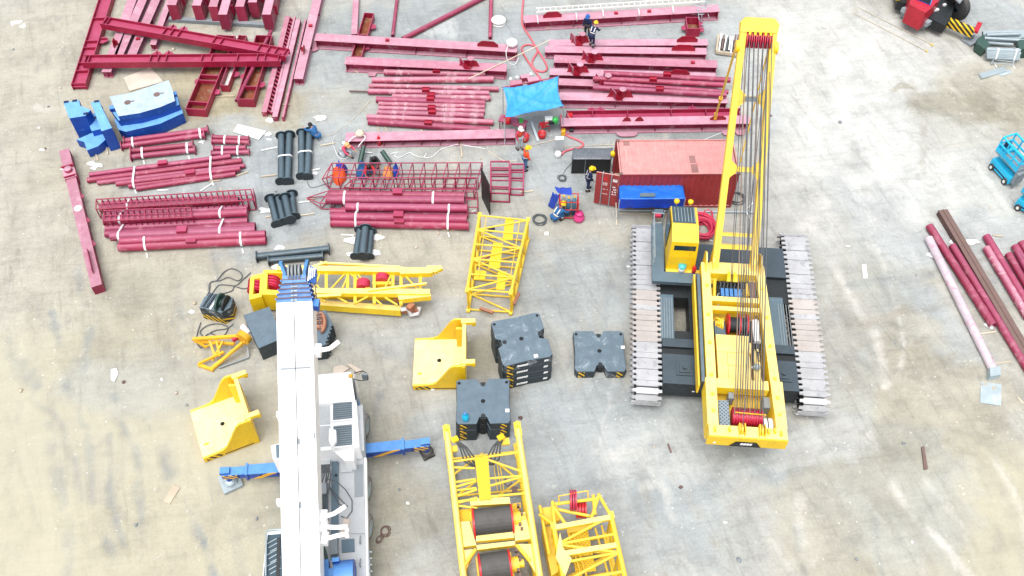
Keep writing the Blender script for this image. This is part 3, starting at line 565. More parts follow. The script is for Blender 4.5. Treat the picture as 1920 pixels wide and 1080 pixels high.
def bundle(label, pipes, straps, mat='pipe', group=None, flange=0.0, fends=(0, 1), fins=(), cat='pipe bundle', name='pipe_bundle', sw=.10, tail=True, pmat=None):
    """strapped pipes: list of (a, b, r, z); straps: positions 0..1 along the first pipe"""
    W = []
    for a, b, r, z in pipes:
        A = P(a[0], a[1], z + r * .6); B = P(b[0], b[1], z + r * .6); A.z = B.z = z; W.append((A, B, r))
    c = sum(((A + B) / 2 for A, B, r in W), V()) / len(W); c.z = 0
    t = thing(name, label, cat, c, 0, group)
    for i, (A, B, r) in enumerate(W):
        mb = MB(); mb.hollow(A, B, r); d = (B - A).normalized()
        ob = mb.build('pipe', M[mat], t)
        if flange:
            for k, q in ((0, A), (1, B)):
                if k in fends: m = MB(); m.disc(q + d * (.02 if k == 0 else -.02), d, r + flange, .05, 16); m.build('end_flange', M[mat], ob)
        for f in fins:
            if f[0] == i:
                p = A + (B - A) * f[1]; s = d.cross(Z).normalized(); m = MB()
                m.obox(p - d * .25 + Z * (r + .05), p + d * .25 + Z * (r + .05), .12 + r, .16); m.build('bracket', M['maroon' if mat == 'pipe' else mat], ob)
    A, B, r0 = W[0]; d = (B - A).normalized(); s = d.cross(Z).normalized()
    for k in straps:
        org = A + (B - A) * k; pts = []
        for (a, b, r) in W:
            dd = (b - a).normalized(); den = dd.dot(d)
            u = (org - a).dot(d) / den
            if u < -.05 or u > (b - a).length + .05: continue
            q = a + dd * u - org
            for j in range(16):
                an = 2 * math.pi * j / 16; pts.append((round(q.dot(s) + (r + .018) * math.cos(an), 4), round(max(q.z + (r + .018) * math.sin(an), .004 - org.z), 4)))
        if len(pts) < 8: continue
        h = hull(pts); ring0 = [org + s * x + Z * y - d * sw / 2 for x, y in h]; ring1 = [p + d * sw for p in ring0]; n = len(h)
        cen = sum((V((x, y, 0)) for x, y in h), V()) / n
        inner0 = [org + s * (cen.x + (x - cen.x) * .97) + Z * (cen.y + (y - cen.y) * .97) - d * sw / 2 for x, y in h]; inner1 = [p + d * sw for p in inner0]
        m = MB(); m.add(ring0 + ring1 + inner0 + inner1, [(i, (i + 1) % n, n + (i + 1) % n, n + i) for i in range(n)] + [(i, (i + 1) % n, 2 * n + (i + 1) % n, 2 * n + i) for i in range(n)] + [(n + i, n + (i + 1) % n, 3 * n + (i + 1) % n, 3 * n + i) for i in range(n)])
        if tail:
            e = org + s * h[-1][0]; e = org - s * .0
            m.obox(V((org.x, org.y, 0)) + s * (max(x for x, y in h) + .02) * (1 if s.y < 0 else -1) + Z * .02, V((org.x, org.y, 0)) + s * (max(abs(x) for x, y in h) + .32) * (1 if s.y < 0 else -1) + d * .08 + Z * .02, sw * .7, .015)
        m.build('strap', M['film'], t)
    return t
def cage(label, px_far, px_near, ztop, zbot, n, tip=None, r=.028, group=None, mat='maroon', name='ladder_cage', extra=()):
    """long frame of four rails and hoops: px of the far and near top rails"""
    fa, fb = [P(x, y, ztop) for x, y in px_far]; na, nb = [P(x, y, ztop) for x, y in px_near]
    c = (fa + fb + na + nb) / 4; c.z = 0
    t = thing(name, label, 'steel cage', c, 0, group)
    dn = V((0, 0, zbot - ztop))
    rails = MB()
    for a, b in ((fa, fb), (na, nb), (fa + dn, fb + dn), (na + dn, nb + dn)): rails.tube(a, b, r * 1.15, 6)
    rails.tube((fa + na) / 2, (fb + nb) / 2, r * .9, 6)
    rails.build('rails', M[mat], t)
    for k in range(n + 1):
        u = k / n; f = fa + (fb - fa) * u; q = na + (nb - na) * u; m = MB()
        m.tube(f, q, r, 6); m.tube(f + dn, q + dn, r, 6); m.tube(f, f + dn, r, 6); m.tube(q, q + dn, r, 6)
        m.build('hoop', M[mat], t)
    if tip:
        T = P(tip[0], tip[1], (ztop + zbot) / 2); m = MB()
        for p in (fa, na, fa + dn, na + dn): m.tube(p, T, r, 6)
        m.build('end_bracket', M[mat], t)
    return t

# ---------------------------------------------------------------- top middle
G1 = 'long maroon steel beams lying on the yard'
ibeam('longest pink beam of the upper middle, dark hexagonal gusset near its right end', (591, 69), (970, 91), .78, .62, gus=[('v', .855, 1.25, .42), ('b', .36)], group=G1)
ibeam('pink beam just above the pipe pile, with a round-topped dark gusset', (647, 113), (950, 127), .74, .6, gus=[('n', .77, 1.2, .42), ('h', .17, .55)], group=G1)
ibeam('pink steel beam with close ribs lying just below the pipe pile', (648, 257), (966, 250), .66, .62, pitch=.95, group=G1)
ibeam('narrow pink beam running up out of the picture beside the rusty trough', (669, -40), (664, 64), .4, .3, group=G1)
trough('slim rusty-floored trough passing under the long upper pink beam', (692, 24), (668, 106), .62, .45, cross=(.5,), group='red steel troughs')
pipe('thin upright-running pipe touching the long upper beam', (749, -40), (736, 66), .11, group='pipes lying behind the long beam')
pipe('thick diagonal pipe slanting up to the right behind the long beam', (970, -40), (755, 71), .16, group='pipes lying behind the long beam')
pipe('thin pipe running up above the dark gusset of the long beam', (922, -40), (919, 70), .12, group='pipes lying behind the long beam')
GP = 'loose pipes of the pile left of the blue canopy'
for i, (a, b, r, lab, brk, mt) in enumerate([
    ((720, 133), (910, 137), .16, 'reddish pipe at the top of the pile, right against the beam above', (.52,), 'pipe_dusty'),
    ((697, 148), (925, 146), .17, 'thick salmon pipe second from the top of the pile', (), 'pipe_dusty'),
    ((692, 159), (935, 165), .13, 'long thin pipe of the pile whose right end sticks out furthest', (), 'pipe_dusty'),
    ((690, 169), (917, 173), .15, 'pale pipe with a thin rod poking out of its left end', (.48,), 'pipe_dusty'),
    ((735, 179), (920, 182), .14, 'shorter pipe starting a little right of its neighbours in mid pile', (.4,), 'pipe_dusty'),
    ((705, 184), (910, 191), .16, 'pipe with a dark cut left end in the middle of the pile', (.5,), 'pipe'),
    ((710, 193), (909, 199), .13, 'pipe of the pile lying sixth from its bottom edge', (), 'pipe_dusty'),
    ((710, 201), (909, 207), .13, 'pipe with a dark bracket, fourth from the bottom of the pile', (.5,), 'pipe_dusty'),
    ((707, 209), (907, 215), .15, 'pipe with a dark bracket, third from the bottom of the pile', (.52,), 'pipe_dusty'),
    ((688, 217), (925, 227), .15, 'long pipe with white film near its right end, second from the bottom of the pile', (), 'pipe_dusty'),
    ((690, 225), (918, 241), .17, 'darker pipe slanting along the bottom edge of the pile', (.5,), 'pipe')]):
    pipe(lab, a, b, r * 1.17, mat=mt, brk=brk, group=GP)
pipe('thin rusty rod sticking out left of the pipe pile', (655, 170), (689, 171), .05, .14, mat='rustbrown', group=None, cat='rod')
# ---------------------------------------------------------------- top right pile
G2 = 'stacked steel beams right of the blue canopy'
ibeam('uppermost pink beam carrying a white ladder and scaffold clamps', (982, 36), (1348, 15), .78, .62, gus=[('v', .145, 1.15, .42), ('b', .47), ('b', .64)], group=G1)
ibeam('pink beam of the right stack with the topmost round-capped node, where two workers stand', (1028, 80), (1327, 79), .62, .5, gus=[('n', .2, 1.1, .5), ('v', .87, 1.25, .45)], group=G2)
ibeam('second beam from the top of the right stack, wide dark gusset', (1022, 92), (1325, 96), .62, .52, gus=[('v', .855, 1.4, .45), ('h', .87, .5)], group=G2)
ibeam('pink beam of the right stack wrapped in white film', (1039, 110), (1345, 120), .74, .6, gus=[('n', .235, 1.3, .45), ('b', .85)], group=G2)
ibeam('pink beam of the right stack half hidden under the pipes', (1031, 134), (1342, 143), .66, .52, gus=[('n', .17, 1.3, .45), ('v', .78, 1.2, .4)], group=G2)
ibeam('pink beam of the right stack just beneath the loose pipes', (1046, 153), (1345, 164), .66, .5, gus=[('n', .30, 1.3, .45)], group=G2)
ibeam('pink beam of the right stack with a small dark box under its web', (1050, 180), (1364, 186), .74, .58, gus=[('n', .36, 1.5, .45), ('h', .82, .5), ('h', .66, .8)], group=G2)
trayb('dark red beam lying on its side along the bottom of the right stack', (1062, 215), (1390, 210), .6, .55, stiff=(.15, .35, .6, .8), fins=(.73, .15, .2), group=G2)
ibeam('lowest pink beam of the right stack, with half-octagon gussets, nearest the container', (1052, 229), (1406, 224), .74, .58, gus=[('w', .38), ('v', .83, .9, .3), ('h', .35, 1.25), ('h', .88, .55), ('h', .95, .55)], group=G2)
G3 = 'loose pipes lying across the right stack'
pipe('pipe of the right stack reaching furthest right along the top', (1132, 135), (1370, 148), .16, .86, brk=(.5,), group=G3)
pipe('pipe of the right stack with a tall bracket at mid length', (1112, 145), (1357, 157), .16, .86, brk=(.46,), group=G3)
pipe('slim pipe of the right stack lying between two brackets', (1132, 155), (1366, 171), .13, .84, group=G3)
pipe('lowest pipe of the right stack, with an oval patch', (1112, 162), (1362, 176), .16, .86, brk=(.5,), group=G3)
# ---------------------------------------------------------------- top left
trayb('dark maroon beam on its side slanting down the far left edge', (201, -16), (146, 158), .78, .45, stiff=(.3, .55, .78, .86, .62), fins=(.52,), group=G1)
trayb('dark maroon beam on its side sloping across the pale beams at upper left', (192, 37), (538, 98), .66, .42, .62, stiff=(.03, .34, .38, .42, .61, .65, .85, .9, .94), fins=(.36, .42), group=G1)
trayb('dark maroon beam on its side lying level below the sloping one', (155, 110), (526, 107), .66, .42, .55, stiff=(.03, .34, .38, .42, .6, .65, .78, .88, .92), fins=(.36, .42), group=G1)
G4 = 'pale pink beams running up beneath the dark maroon ones'
ibeam('leftmost pale pink beam crossing under both dark maroon beams', (258, -30), (199, 135), .58, .5, gus=[('v', .72, .5, .5)], group=G4)
ibeam('pale pink beam second from the left under the sloping dark beam', (280, -30), (222, 104), .58, .48, group=G4)
ibeam('pale pink beam third from the left, with a square pink bracket', (305, -30), (247, 102), .58, .48, gus=[('b', .8)], group=G4)
ibeam('short pale pink beam nearest the upright box girders', (329, -30), (286, 84), .55, .32, group=G4)
mb = MB(); mb.obox(P(318, 36, .12), P(498, 47, .12), .3, .24); tag(mb.build('timber_bearer', M['grey']), 'long grey bearer under the row of upright box girders', 'bearer')
G5 = 'deep box girders standing side by side at the top left'
for i, (x, y, lab) in enumerate([(314, 9, 'leftmost deep box girder with a pale pink top'), (360, 10, 'second deep box girder from the left'), (391, 12, 'narrow deep box girder between two gaps, third from the left'),
        (409, 27, 'deep box girder of the middle that reaches furthest forward'), (441, 12, 'deep box girder right of the most forward middle one'), (465, 4, 'short deep box girder set furthest back'), (491, 27, 'rightmost deep box girder above the leaning pipe')]):
    zt = 1.32; wd = .52; q = P(x, y, zt); far = 5.2
    mb = MB(); mb.box((q.x + wd / 2 - .0, q.y + far / 2, (zt + .25) / 2), (wd, far, zt - .25 - .001))
    ob = tag(mb.build('box_girder', M['pink']), lab, 'steel girder', G5)
    m = MB(); m.obox(V((q.x + wd / 2, q.y - .02, .2)), V((q.x + wd / 2, q.y - .02, zt + .015)), wd + .06, .03, up=V((0, 1, 0))); m.build('end_plate', M['pink'], ob)
    for k in (1.1, 2.6): m = MB(); m.box((q.x + wd + .07, q.y + k, .8), (.14, .05, .7)); m.build('stiffener', M['maroon'], ob)
trough('wide red trough with rainwater on its rusty floor, left of the pair', (424, 66), (366, 205), 1.15, .55, cross=(.55, .62, .9), group='red steel troughs')
trough('red trough with an orange floor and a pipe leaning in it', (495, 66), (459, 186), 1.0, .6, cross=(.8,), group='red steel troughs')
trough('narrow red trough between the two wide ones', (455, 66), (420, 160), .5, .5, cross=(.5,), inner='sheet', group='red steel troughs')
pipe('pipe leaning in the right-hand red trough', (508, 57), (443, 188), .12, .40, .44, group=None)
def rail(label, a, b, w, h, zig):
    A = P(a[0], a[1], h); B = P(b[0], b[1], h); d, s, L = frame(A, B)
    s = d.cross(Z).normalized()
    if s.x < 0: s = -s
    t = thing('steel_rail', label, 'steel rail', V(((A.x + B.x) / 2, (A.y + B.y) / 2, 0)), 0, 'paired rails left of the middle')
    m = MB(); m.obox(A - Z * h / 2, B - Z * h / 2, w, h); m.build('main_rail', M['pink'], t)
    m = MB(); m.obox(A + s * (w + .15) - Z * h / 2, B + s * (w + .15) - Z * h / 2, .12, h); m.build('side_rail', M['pink'], t)
    n = int(L / .32)
    for k in range(n if zig else 0): m = MB(); p = A + d * (k + .5) * L / n - Z * h * .5; m.obox(p + s * w * .5 - d * .12 * zig, p + s * (w + .09) + d * .12 * zig, .07, h * .6); m.build('lacing_bar', M['maroon'], t)
rail('laced pink rail with a toothed dark inner edge', (539, 30), (495, 210), .30, .35, 1)
rail('smooth double pink rail right of the toothed one', (559, 36), (515, 219), .30, .35, 0)
ibeam('broad pale pink beam at the top, just left of the long horizontal one', (604, -40), (559, 148), .6, .48, gus=[('v', .75, .5, .45), ('h', .65, .9), ('b', .5)], group=G1)
mb = MB(); mb.plate([P(232, 146, .04), P(282, 126, .04), P(306, 153, .04), P(243, 171, .04)], Z, .04); tag(mb.build('plywood_sheet', M['ply']), 'pale plywood sheet lying behind the big blue block', 'plywood')
mb = MB(); mb.plate([P(446, 233, .05), P(499, 246, .05), P(485, 262, .05), P(437, 247, .05)], Z, .03); tag(mb.build('white_sheet', M['sheet']), 'white sheet lying by the short pipe bundles', 'sheet')

# ---------------------------------------------------------------- pipe bundles
G6 = 'strapped bundles of maroon pipes at the left'
bundle('upper two-pipe maroon bundle with flared ends below the blue block', [((232, 262), (390, 241), .15, .32), ((227, 272), (384, 251), .15, .2)], (.1, .9), group=G6, flange=.13)
bundle('lower two-pipe maroon bundle with flared ends, shorter than the one above', [((245, 281), (362, 269), .15, .32), ((245, 292), (366, 279), .15, .2)], (.18, .9), group=G6, flange=.13)
bundle('short two-pipe maroon bundle touching the white sheet', [((398, 255), (466, 258), .13, .3), ((397, 263), (467, 265), .14, .18)], (.35, .75), group=G6, flange=.06)
bundle('short two-pipe maroon bundle below the white sheet', [((400, 276), (461, 275), .13, .3), ((396, 286), (467, 283), .14, .18)], (.28, .75), group=G6, flange=.06)
bundle('fanned bundle of six slim maroon pipes', [((167, 326), (432, 291), .14, .16), ((163, 336), (453, 299), .16, .16), ((182, 341), (459, 309), .13, .15), ((217, 343), (450, 314), .15, .3), ((240, 347), (442, 319), .15, .16), ((255, 352), (441, 324), .14, .15)], (.32, .86), group=G6, fins=((0, .52), (3, .6)))
def stack(pre, L): return [(a, b, r, z) for a, b, r, z in L]
bundle('lowest left maroon bundle of thick pipes with square brackets', [((224, 450), (497, 436), .2, .5), ((221, 460), (498, 447), .24, .26)], (.17, .83), group=G6, fins=((1, .5),))
bundle('thick maroon bundle second from the bottom at the left', [((197, 426), (464, 412), .2, .22), ((196, 436), (478, 421), .2, .22), ((206, 440), (478, 428), .25, .55)], (.13, .83), group=G6, fins=((2, .5),))
bundle('maroon bundle under the caged pipe', [((194, 411), (463, 395), .22, .5), ((195, 401), (465, 388), .2, .24)], (.11, .81), group=G6, flange=.05)
cage('short maroon ladder cage lying over the caged bundle', [(195, 395), (357, 389)], [(196, 414), (360, 407)], .85, .25, 15, group='ladder cages')
bundle('single maroon pipe inside the long ladder cage', [((186, 388), (447, 373), .2, .22), ((190, 380), (440, 368), .14, .16)], (.2,), group=G6)
t = cage('long maroon ladder cage with a square end plate', [(180, 374), (470, 355)], [(180, 392), (474, 375)], .85, .1, 27, group='ladder cages')
m = MB(); m.plate([P(474, 352, .95), P(477, 377, .95), P(477, 377, .95) - Z * .7, P(474, 352, .95) - Z * .7], (1, 0, 0), .04); m.build('end_plate', M['pipe'], t)
G7 = 'maroon pipe bundles in the middle'
bundle('upper middle maroon bundle with small side brackets', [((616, 362), (871, 364), .2, .62), ((611, 371), (870, 373), .25, .58), ((650, 378), (872, 381), .2, .22)], (.12, .77), group=G7, fins=((0, .51),), flange=.03)
bundle('middle maroon bundle with white straps and a loose tag', [((648, 385), (876, 388), .22, .62), ((640, 392), (878, 396), .2, .2)], (.1, .85), group=G7, fins=((1, .55),), flange=.03)
bundle('lowest middle maroon bundle of three thick pipes', [((619, 394), (878, 399), .19, .24), ((620, 403), (875, 408), .23, .5), ((620, 414), (879, 420), .23, .26)], (.2, .86), group=G7, fins=((1, .5), (2, .5)), flange=.03)
# ladder cages in the middle
cage('top middle ladder cage with workers and clothes in it', [(622, 306), (904, 305)], [(612, 333), (896, 333)], .95, .1, 13, tip=(604, 336), group='ladder cages')
cage('second middle ladder cage, resting just above the pipe bundles', [(660, 337), (893, 335)], [(655, 352), (888, 356)], .8, .1, 12, tip=(645, 351), group='ladder cages')
cage('middle ladder cage mostly hidden beneath the pipe bundles', [(618, 357), (895, 360)], [(600, 381), (896, 389)], .5, .06, 14, tip=(575, 371), group='ladder cages')
# dark sheet and stair frames
A = P(904, 371); B = P(919, 403); mb = MB(); n = (B - A).cross(Z)
mb.plate([A, B, B + Z * 2.35, A + Z * 2.35], n, .05); tag(mb.build('steel_sheet', M['black']), 'tall black steel sheet standing on edge beside the cages', 'steel sheet')
def stair(label, px, zt, rungs, grp):
    q = [P(x, y, zt) for x, y in px]; c = sum(q, V()) / 4; c.z = 0; t = thing('stair_frame', label, 'steel frame', c, 0, grp)
    m = MB()
    for k in range(4):
        a, b = q[k], q[(k + 1) % 4]; m.obox(a, b, .07, .07); m.obox(a - Z * (zt - .05), b - Z * (zt - .05), .07, .07); m.obox(a - Z * .04, V((a.x, a.y, .01)), .07, .07)
    m.build('frame', M['maroon'], t)
    for k in range(1, rungs):
        a = q[0] + (q[3] - q[0]) * k / rungs; b = q[1] + (q[2] - q[1]) * k / rungs; m = MB(); m.obox(a, b, .06, .06)
        m.build('rung', M['maroon'], t)
        if k % 2: m = MB(); m.obox(a - Z * (zt - .05), b - Z * (zt - .05), .06, .06); m.build('rung', M['maroon'], t)
stair('larger red frame of crossbars standing by the black sheet', [(920, 303), (955, 303), (955, 363), (920, 362)], .7, 5, 'red crossbar frames')
stair('smaller red frame of crossbars beside the orange-vested worker', [(958, 308), (982, 308), (981, 355), (957, 354)], .5, 3, 'red crossbar frames')
# long box beam at far left
A = P(120, 281, .6); B = P(181, 536, .6); d, s, L = frame(A, B); s = d.cross(Z).normalized()
t = thing('box_girder', 'long pale pink box beam standing alone at the far left', 'steel beam', V(((A.x + B.x) / 2, (A.y + B.y) / 2, 0)), 0)
m = MB(); m.obox(A - Z * .3, B - Z * .3, .52, .6); m.build('beam', M['pink'], t)
m = MB(); m.obox(A + d * 1.6 - Z * .28, A + d * 2.3 - Z * .28, .62, .66); m.build('collar', M['pink'], t)
m = MB(); m.lathe(A + d * 1.75 + Z * .02, [(.0, .22), (.2, .22), (.2, .0), (.34, -.0)], 12); m.build('cap', M['pink'], t)
m = MB(); m.plate([A + d * 1.5 + s * .2, A + d * 1.5 - s * .2, A + d * 1.45 - s * .34 + Z * .2, A + d * 1.45 + s * .34 + Z * .2], d, .04); m.plate([A + d * 2.2 + s * .2, A + d * 2.2 - s * .2, A + d * 2.25 - s * .34 + Z * .2, A + d * 2.25 + s * .34 + Z * .2], d, .04); m.build('collar_fin', M['maroon'], t)
m = MB(); m.disc(A + d * 4.6 + Z * .015, Z, .2, .03, 18); m.build('cover_disc', M['sheet'], t)
m = MB(); m.plate([B - d * 2.4 + Z * .01, B - d * .8 + Z * .01, B - d * .9 + Z * .3, B - d * 2.3 + Z * .3], s, .04); m.build('fin', M['pipe'], t)
for k in (3.4, 5.2, 6.9): m = MB(); m.plate([A + d * k - Z * .1 + s * .27 * (1 if s.x > 0 else -1), A + d * (k + .5) - Z * .1 + s * .27 * (1 if s.x > 0 else -1), A + d * (k + .4) - Z * .1 + s * .42 * (1 if s.x > 0 else -1)], Z, .04); m.build('lug', M['maroon'], t)
m = MB(); m.plate([A - d * .01 + s * .26, A - d * .01 - s * .26, A - d * .01 - s * .26 - Z * .58, A - d * .01 + s * .26 - Z * .58], d, .02); m.build('end_plate', M['maroon'], t)

# black coated pipes
G8 = 'bundles of black flanged pipes'
bundle('upright-running pair of black flanged pipes left of the crouching worker', [((527, 251), (527, 338), .2, .24), ((542, 249), (539, 338), .2, .24)], (.5,), 'blackpipe', G8, flange=.14, tail=False, cat='pipe bundle')
bundle('pair of black pipes right beside the crouching blue worker', [((565, 245), (565, 328), .2, .24), ((580, 242), (576, 329), .2, .24)], (.5,), 'blackpipe', G8, flange=.12, tail=False)
bundle('fanned group of four black flanged pipes', [((506, 368), (519, 418), .19, .22), ((521, 368), (531, 414), .19, .22), ((533, 366), (543, 410), .19, .5), ((546, 360), (551, 404), .19, .22)], (), 'blackpipe', G8, flange=.14)
bundle('steep group of three black flanged pipes above the yellow mast head', [((675, 428), (667, 479), .19, .22), ((685, 424), (679, 478), .2, .52), ((695, 431), (690, 479), .19, .22)], (), 'blackpipe', G8, flange=.13)
bundle('two black pipes lying level behind the blue boom head', [((480, 479), (617, 464), .19, .22), ((503, 487), (606, 478), .17, .2)], (), 'blackpipe', G8, flange=.12)

# right edge pipes
G9 = 'loose pipes at the right edge'
t = pipe('pipe wrapped in torn pale plastic, leftmost at the right edge', (1743, 444), (1866, 694), .21, mat='filmgrey', group=G9)
pipe('bare maroon pipe lying next to the plastic-wrapped one', (1744, 421), (1864, 608), .2, group=G9)
pipe('maroon pipe partly under the rusty channel', (1787, 458), (1940, 708), .19, group=G9)
pipe('slim maroon pipe tucked against the rusty channel', (1801, 462), (1860, 566), .12, group=G9)
A = P(1768, 393, .35); B = P(1945, 692, .35); d, s, L = frame(A, B); mb = MB()
mb.obox(A - Z * .03, B - Z * .03, .5, .05); mb.obox(A - Z * .2 + s * .22, B - Z * .2 + s * .22, .04, .3); mb.obox(A - Z * .2 - s * .22, B - Z * .2 - s * .22, .04, .3); mb.obox(A, B, .06, .06)
tag(mb.build('rusty_channel', M['rustbrown']), 'long rusty brown channel lying among the right-edge pipes', 'steel channel')
pipe('maroon pipe with a whitish lower half, right of the rusty channel', (1851, 462), (1930, 594), .2, mat='pipe_dusty', group=G9)
pipe('maroon pipe beginning highest of the far right group', (1851, 440), (1930, 570), .2, group=G9)
pipe('maroon pipe with a dark tip cut off by the right edge', (1893, 474), (1940, 555), .2, group=G9)
pipe('topmost stub of pipe at the right picture edge', (1905, 459), (1950, 540), .2, group=G9)
bundle('crossing cluster of pipe ends in the right edge corner', [((1916, 452), (1950, 500), .2, .24), ((1908, 470), (1950, 548), .15, .5)], (), group=G9)
# ---------------------------------------------------------------- crawler crane
YAW = R(-4.2); CC = V((10.0, 25.5, 0))
FW = V((math.sin(-YAW), math.cos(-YAW), 0)); RT = V((FW.y, -FW.x, 0))
def L(x, y, z): return CC + RT * x + FW * y + Z * z
cr = thing('crawler_crane', 'yellow crawler crane with raised mast, reeved ropes and two wide tracks', 'crane', CC, YAW)
UPY = FW
def lbox(mb, x0, x1, y0, y1, z0, z1):
    return mb.hexa([L(x0, y0, z0), L(x1, y0, z0), L(x1, y1, z0), L(x0, y1, z0), L(x0, y0, z1), L(x1, y0, z1), L(x1, y1, z1), L(x0, y1, z1)])
def lbar(mb, a, b, w, h, up=Z, **k): return mb.obox(L(*a), L(*b), w, h, up, **k)
def ltube(mb, a, b, r, n=10, **k): return mb.tube(L(*a), L(*b), r, n, **k)
# tracks
def track(xc, w, y0, y1, lab):
    top, rr = 1.42, .62
    m = MB(); zc = .72
    # path of the shoes
    pts = []; s = .29
    ya, yb = y0 + rr, y1 - rr
    y = ya
    n = int((yb - ya) / s)
    for k in range(n + 1): pts.append((ya + (yb - ya) * k / n, zc + rr, 0.0))
    na = int(math.pi * rr / s)
    for k in range(1, na): a = math.pi / 2 - math.pi * k / na; pts.append((yb + rr * math.cos(a), zc + rr * math.sin(a), -math.pi * k / na))
    for k in range(n + 1): pts.append((yb - (yb - ya) * k / n, zc - rr, math.pi))
    for k in range(1, na): a = -math.pi / 2 - math.pi * k / na; pts.append((ya + rr * math.cos(a), zc + rr * math.sin(a), math.pi - math.pi * k / na))
    sag = random.Random(3)
    for y, z, an in pts:
        d = FW * math.cos(an) + Z * math.sin(an); u = -FW * math.sin(an) + Z * math.cos(an)
        c = L(xc, y, z) + u * sag.uniform(-.008, .008)
        t = abs(y - (y0 + y1) / 2) / ((y1 - y0) / 2)
        m.m = 1 if (-.45 < (y - (y0 + y1) / 2) / ((y1 - y0) / 2) < .12 and sag.random() < .9) else 0
        jit = sag.uniform(-.012, .012)
        q = lambda dx, dd: c + RT * dx + d * (dd + jit)
        hw = w / 2
        # shoe outline: full pitch in the middle, narrower fingers at both ends
        o = [q(-hw, -.068), q(-hw + .16, -.075), q(-hw + .19, -.142), q(hw - .19, -.142), q(hw - .16, -.075), q(hw, -.068), q(hw, .068), q(hw - .16, .075), q(hw - .19, .138), q(-hw + .19, .138), q(-hw + .16, .075), q(-hw, .068)]
        m.plate(o, u, .07)
        m.m = 2
        m.obox(c - u * .06 - RT * (hw - .18), c - u * .06 + RT * (hw - .18), .22, .06, u)
        m.obox(c - u * .10 - RT * .22, c - u * .10 + RT * .22, .12, .12, u)
    t = m.build('crawler_track', [M['steel'], M['steelrust'], M['black']], cr)
    f = MB(); lbox(f, xc - .28, xc + .28, ya, yb, .35, 1.12)
    lbox(f, xc - .42, xc + .42, ya + .6, yb - .6, .55, .95)
    f.build('track_frame', M['black'], t)
    for yy in (ya, yb):
        f = MB(); f.tube(L(xc - .35, yy, zc), L(xc + .35, yy, zc), rr - .13, 18); f.tube(L(xc - .5, yy, zc), L(xc + .5, yy, zc), .25, 12); f.build('sprocket', M['black'], t)
    for k in range(9):
        yy = ya + (yb - ya) * (k + .5) / 9; f = MB(); f.tube(L(xc - .36, yy, .34), L(xc + .36, yy, .34), .2, 12); f.build('roller', M['black'], t)
track(-3.69, 1.32, -4.6, 5.45, '')
track(3.69, 1.36, -4.6, 5.45, '')
# undercarriage
m = MB(); lbox(m, -3.3, 3.3, .9, 2.55, .45, 1.25); lbox(m, -3.3, 3.3, -2.55, -1.0, .45, 1.25)
lbox(m, -1.7, 1.7, -2.5, 2.5, .4, 1.3)
m.build('undercarriage', M['black'], cr)
m = MB(); m.tube(L(.1, 0, 1.3), L(.1, 0, 1.75), 1.25, 28); m.build('slewing_ring', M['black'], cr)
for sx in (-1, 1):
    m = MB(); lbox(m, sx * 2.75 - .33, sx * 2.75 + .33, -1.6, 1.0, 1.2, 1.32) if sx < 0 else lbox(m, 2.1, 2.75, -1.6, 1.2, 1.2, 1.32)
    m.build('walkway', M['bluegrey'], cr)
    m = MB(); lbox(m, min(sx * 1.45, sx * 3.0), max(sx * 1.45, sx * 3.0), -2.0, -1.55, 1.25, 1.42); m.build('cross_beam', M['slatedark'], cr)
    m = MB()
    for k in range(5): lbar(m, (sx * (2.5 + k * .12) , -1.5, 1.335), (sx * (2.5 + k * .12), .8, 1.335), .03, .02)
    m.build('tread_ribs', M['grey'], cr)
# body ballast blocks, front slab and rear pair
def ballast(x0, x1, y0, y1, zt, diamond=None):
    m = MB(); lbox(m, x0, x1, y0, y1, .45, zt); b = m.build('body_ballast', M['slatedark'], cr)
    if diamond:
        dx, dy = diamond; m = MB()
        for s_, z_ in ((.36, .05), (.24, .1)): lbox(m, dx - s_, dx + s_, dy - s_, dy + s_, zt - .02, zt + z_)
        m.tube(L(dx, dy, zt), L(dx, dy, zt + .18), .1, 12); m.build('lifting_boss', M['slatedark'], b)
    return b
ballast(-1.3, 3.0, 2.3, 4.1, 1.45)
ballast(-3.02, -1.15, -4.0, -2.45, 1.5, (-2.05, -3.2))
ballast(1.7, 2.98, -4.0, -2.45, 1.5, (2.35, -3.2))
m = MB()
m.box(L(-1.6, -4.02, .95), (.12, .02, .05), YAW); m.build('marking', M['letter'], cr)

# ---- superstructure: yellow frame. local x centre .18
m = MB(); ZD = 3.0
def rail2(x0, y0, x1, y1, w, zb, zt, mb): 
    return mb.hexa([L(x0 - w / 2, y0, zb), L(x0 + w / 2, y0, zb), L(x1 + w / 2, y1, zb), L(x1 - w / 2, y1, zb), L(x0 - w / 2, y0, zt), L(x0 + w / 2, y0, zt), L(x1 + w / 2, y1, zt), L(x1 - w / 2, y1, zt)])
for nm, xa, xb in (('side_frame', -1.16, -1.13), ('side_frame', 1.6, 1.36)):
    m = MB(); rail2(xa, -6.75, xb, 1.75, .40, 1.75, ZD, m)
    s_ = m.build(nm, M['yellowtop'], cr)
    for yy in (-6.1, -5.3, -4.35, -2.7, -1.2, .4):
        q = MB(); q.tube(L(xa + (xb - xa) * (yy + 6.75) / 8.5, yy, ZD), L(xa + (xb - xa) * (yy + 6.75) / 8.5, yy, ZD + .06), .09, 10); q.build('pin_boss', M['yellow'], s_)
m = MB(); rail2(-1.47, -4.6, -1.45, 1.2, .14, 2.0, 2.82, m); m.build('side_panel', M['slate'], cr)
m = MB(); rail2(-1.60, -4.6, -1.58, 1.4, .08, 1.85, 2.5, m); m.build('side_skirt', M['yellow'], cr)
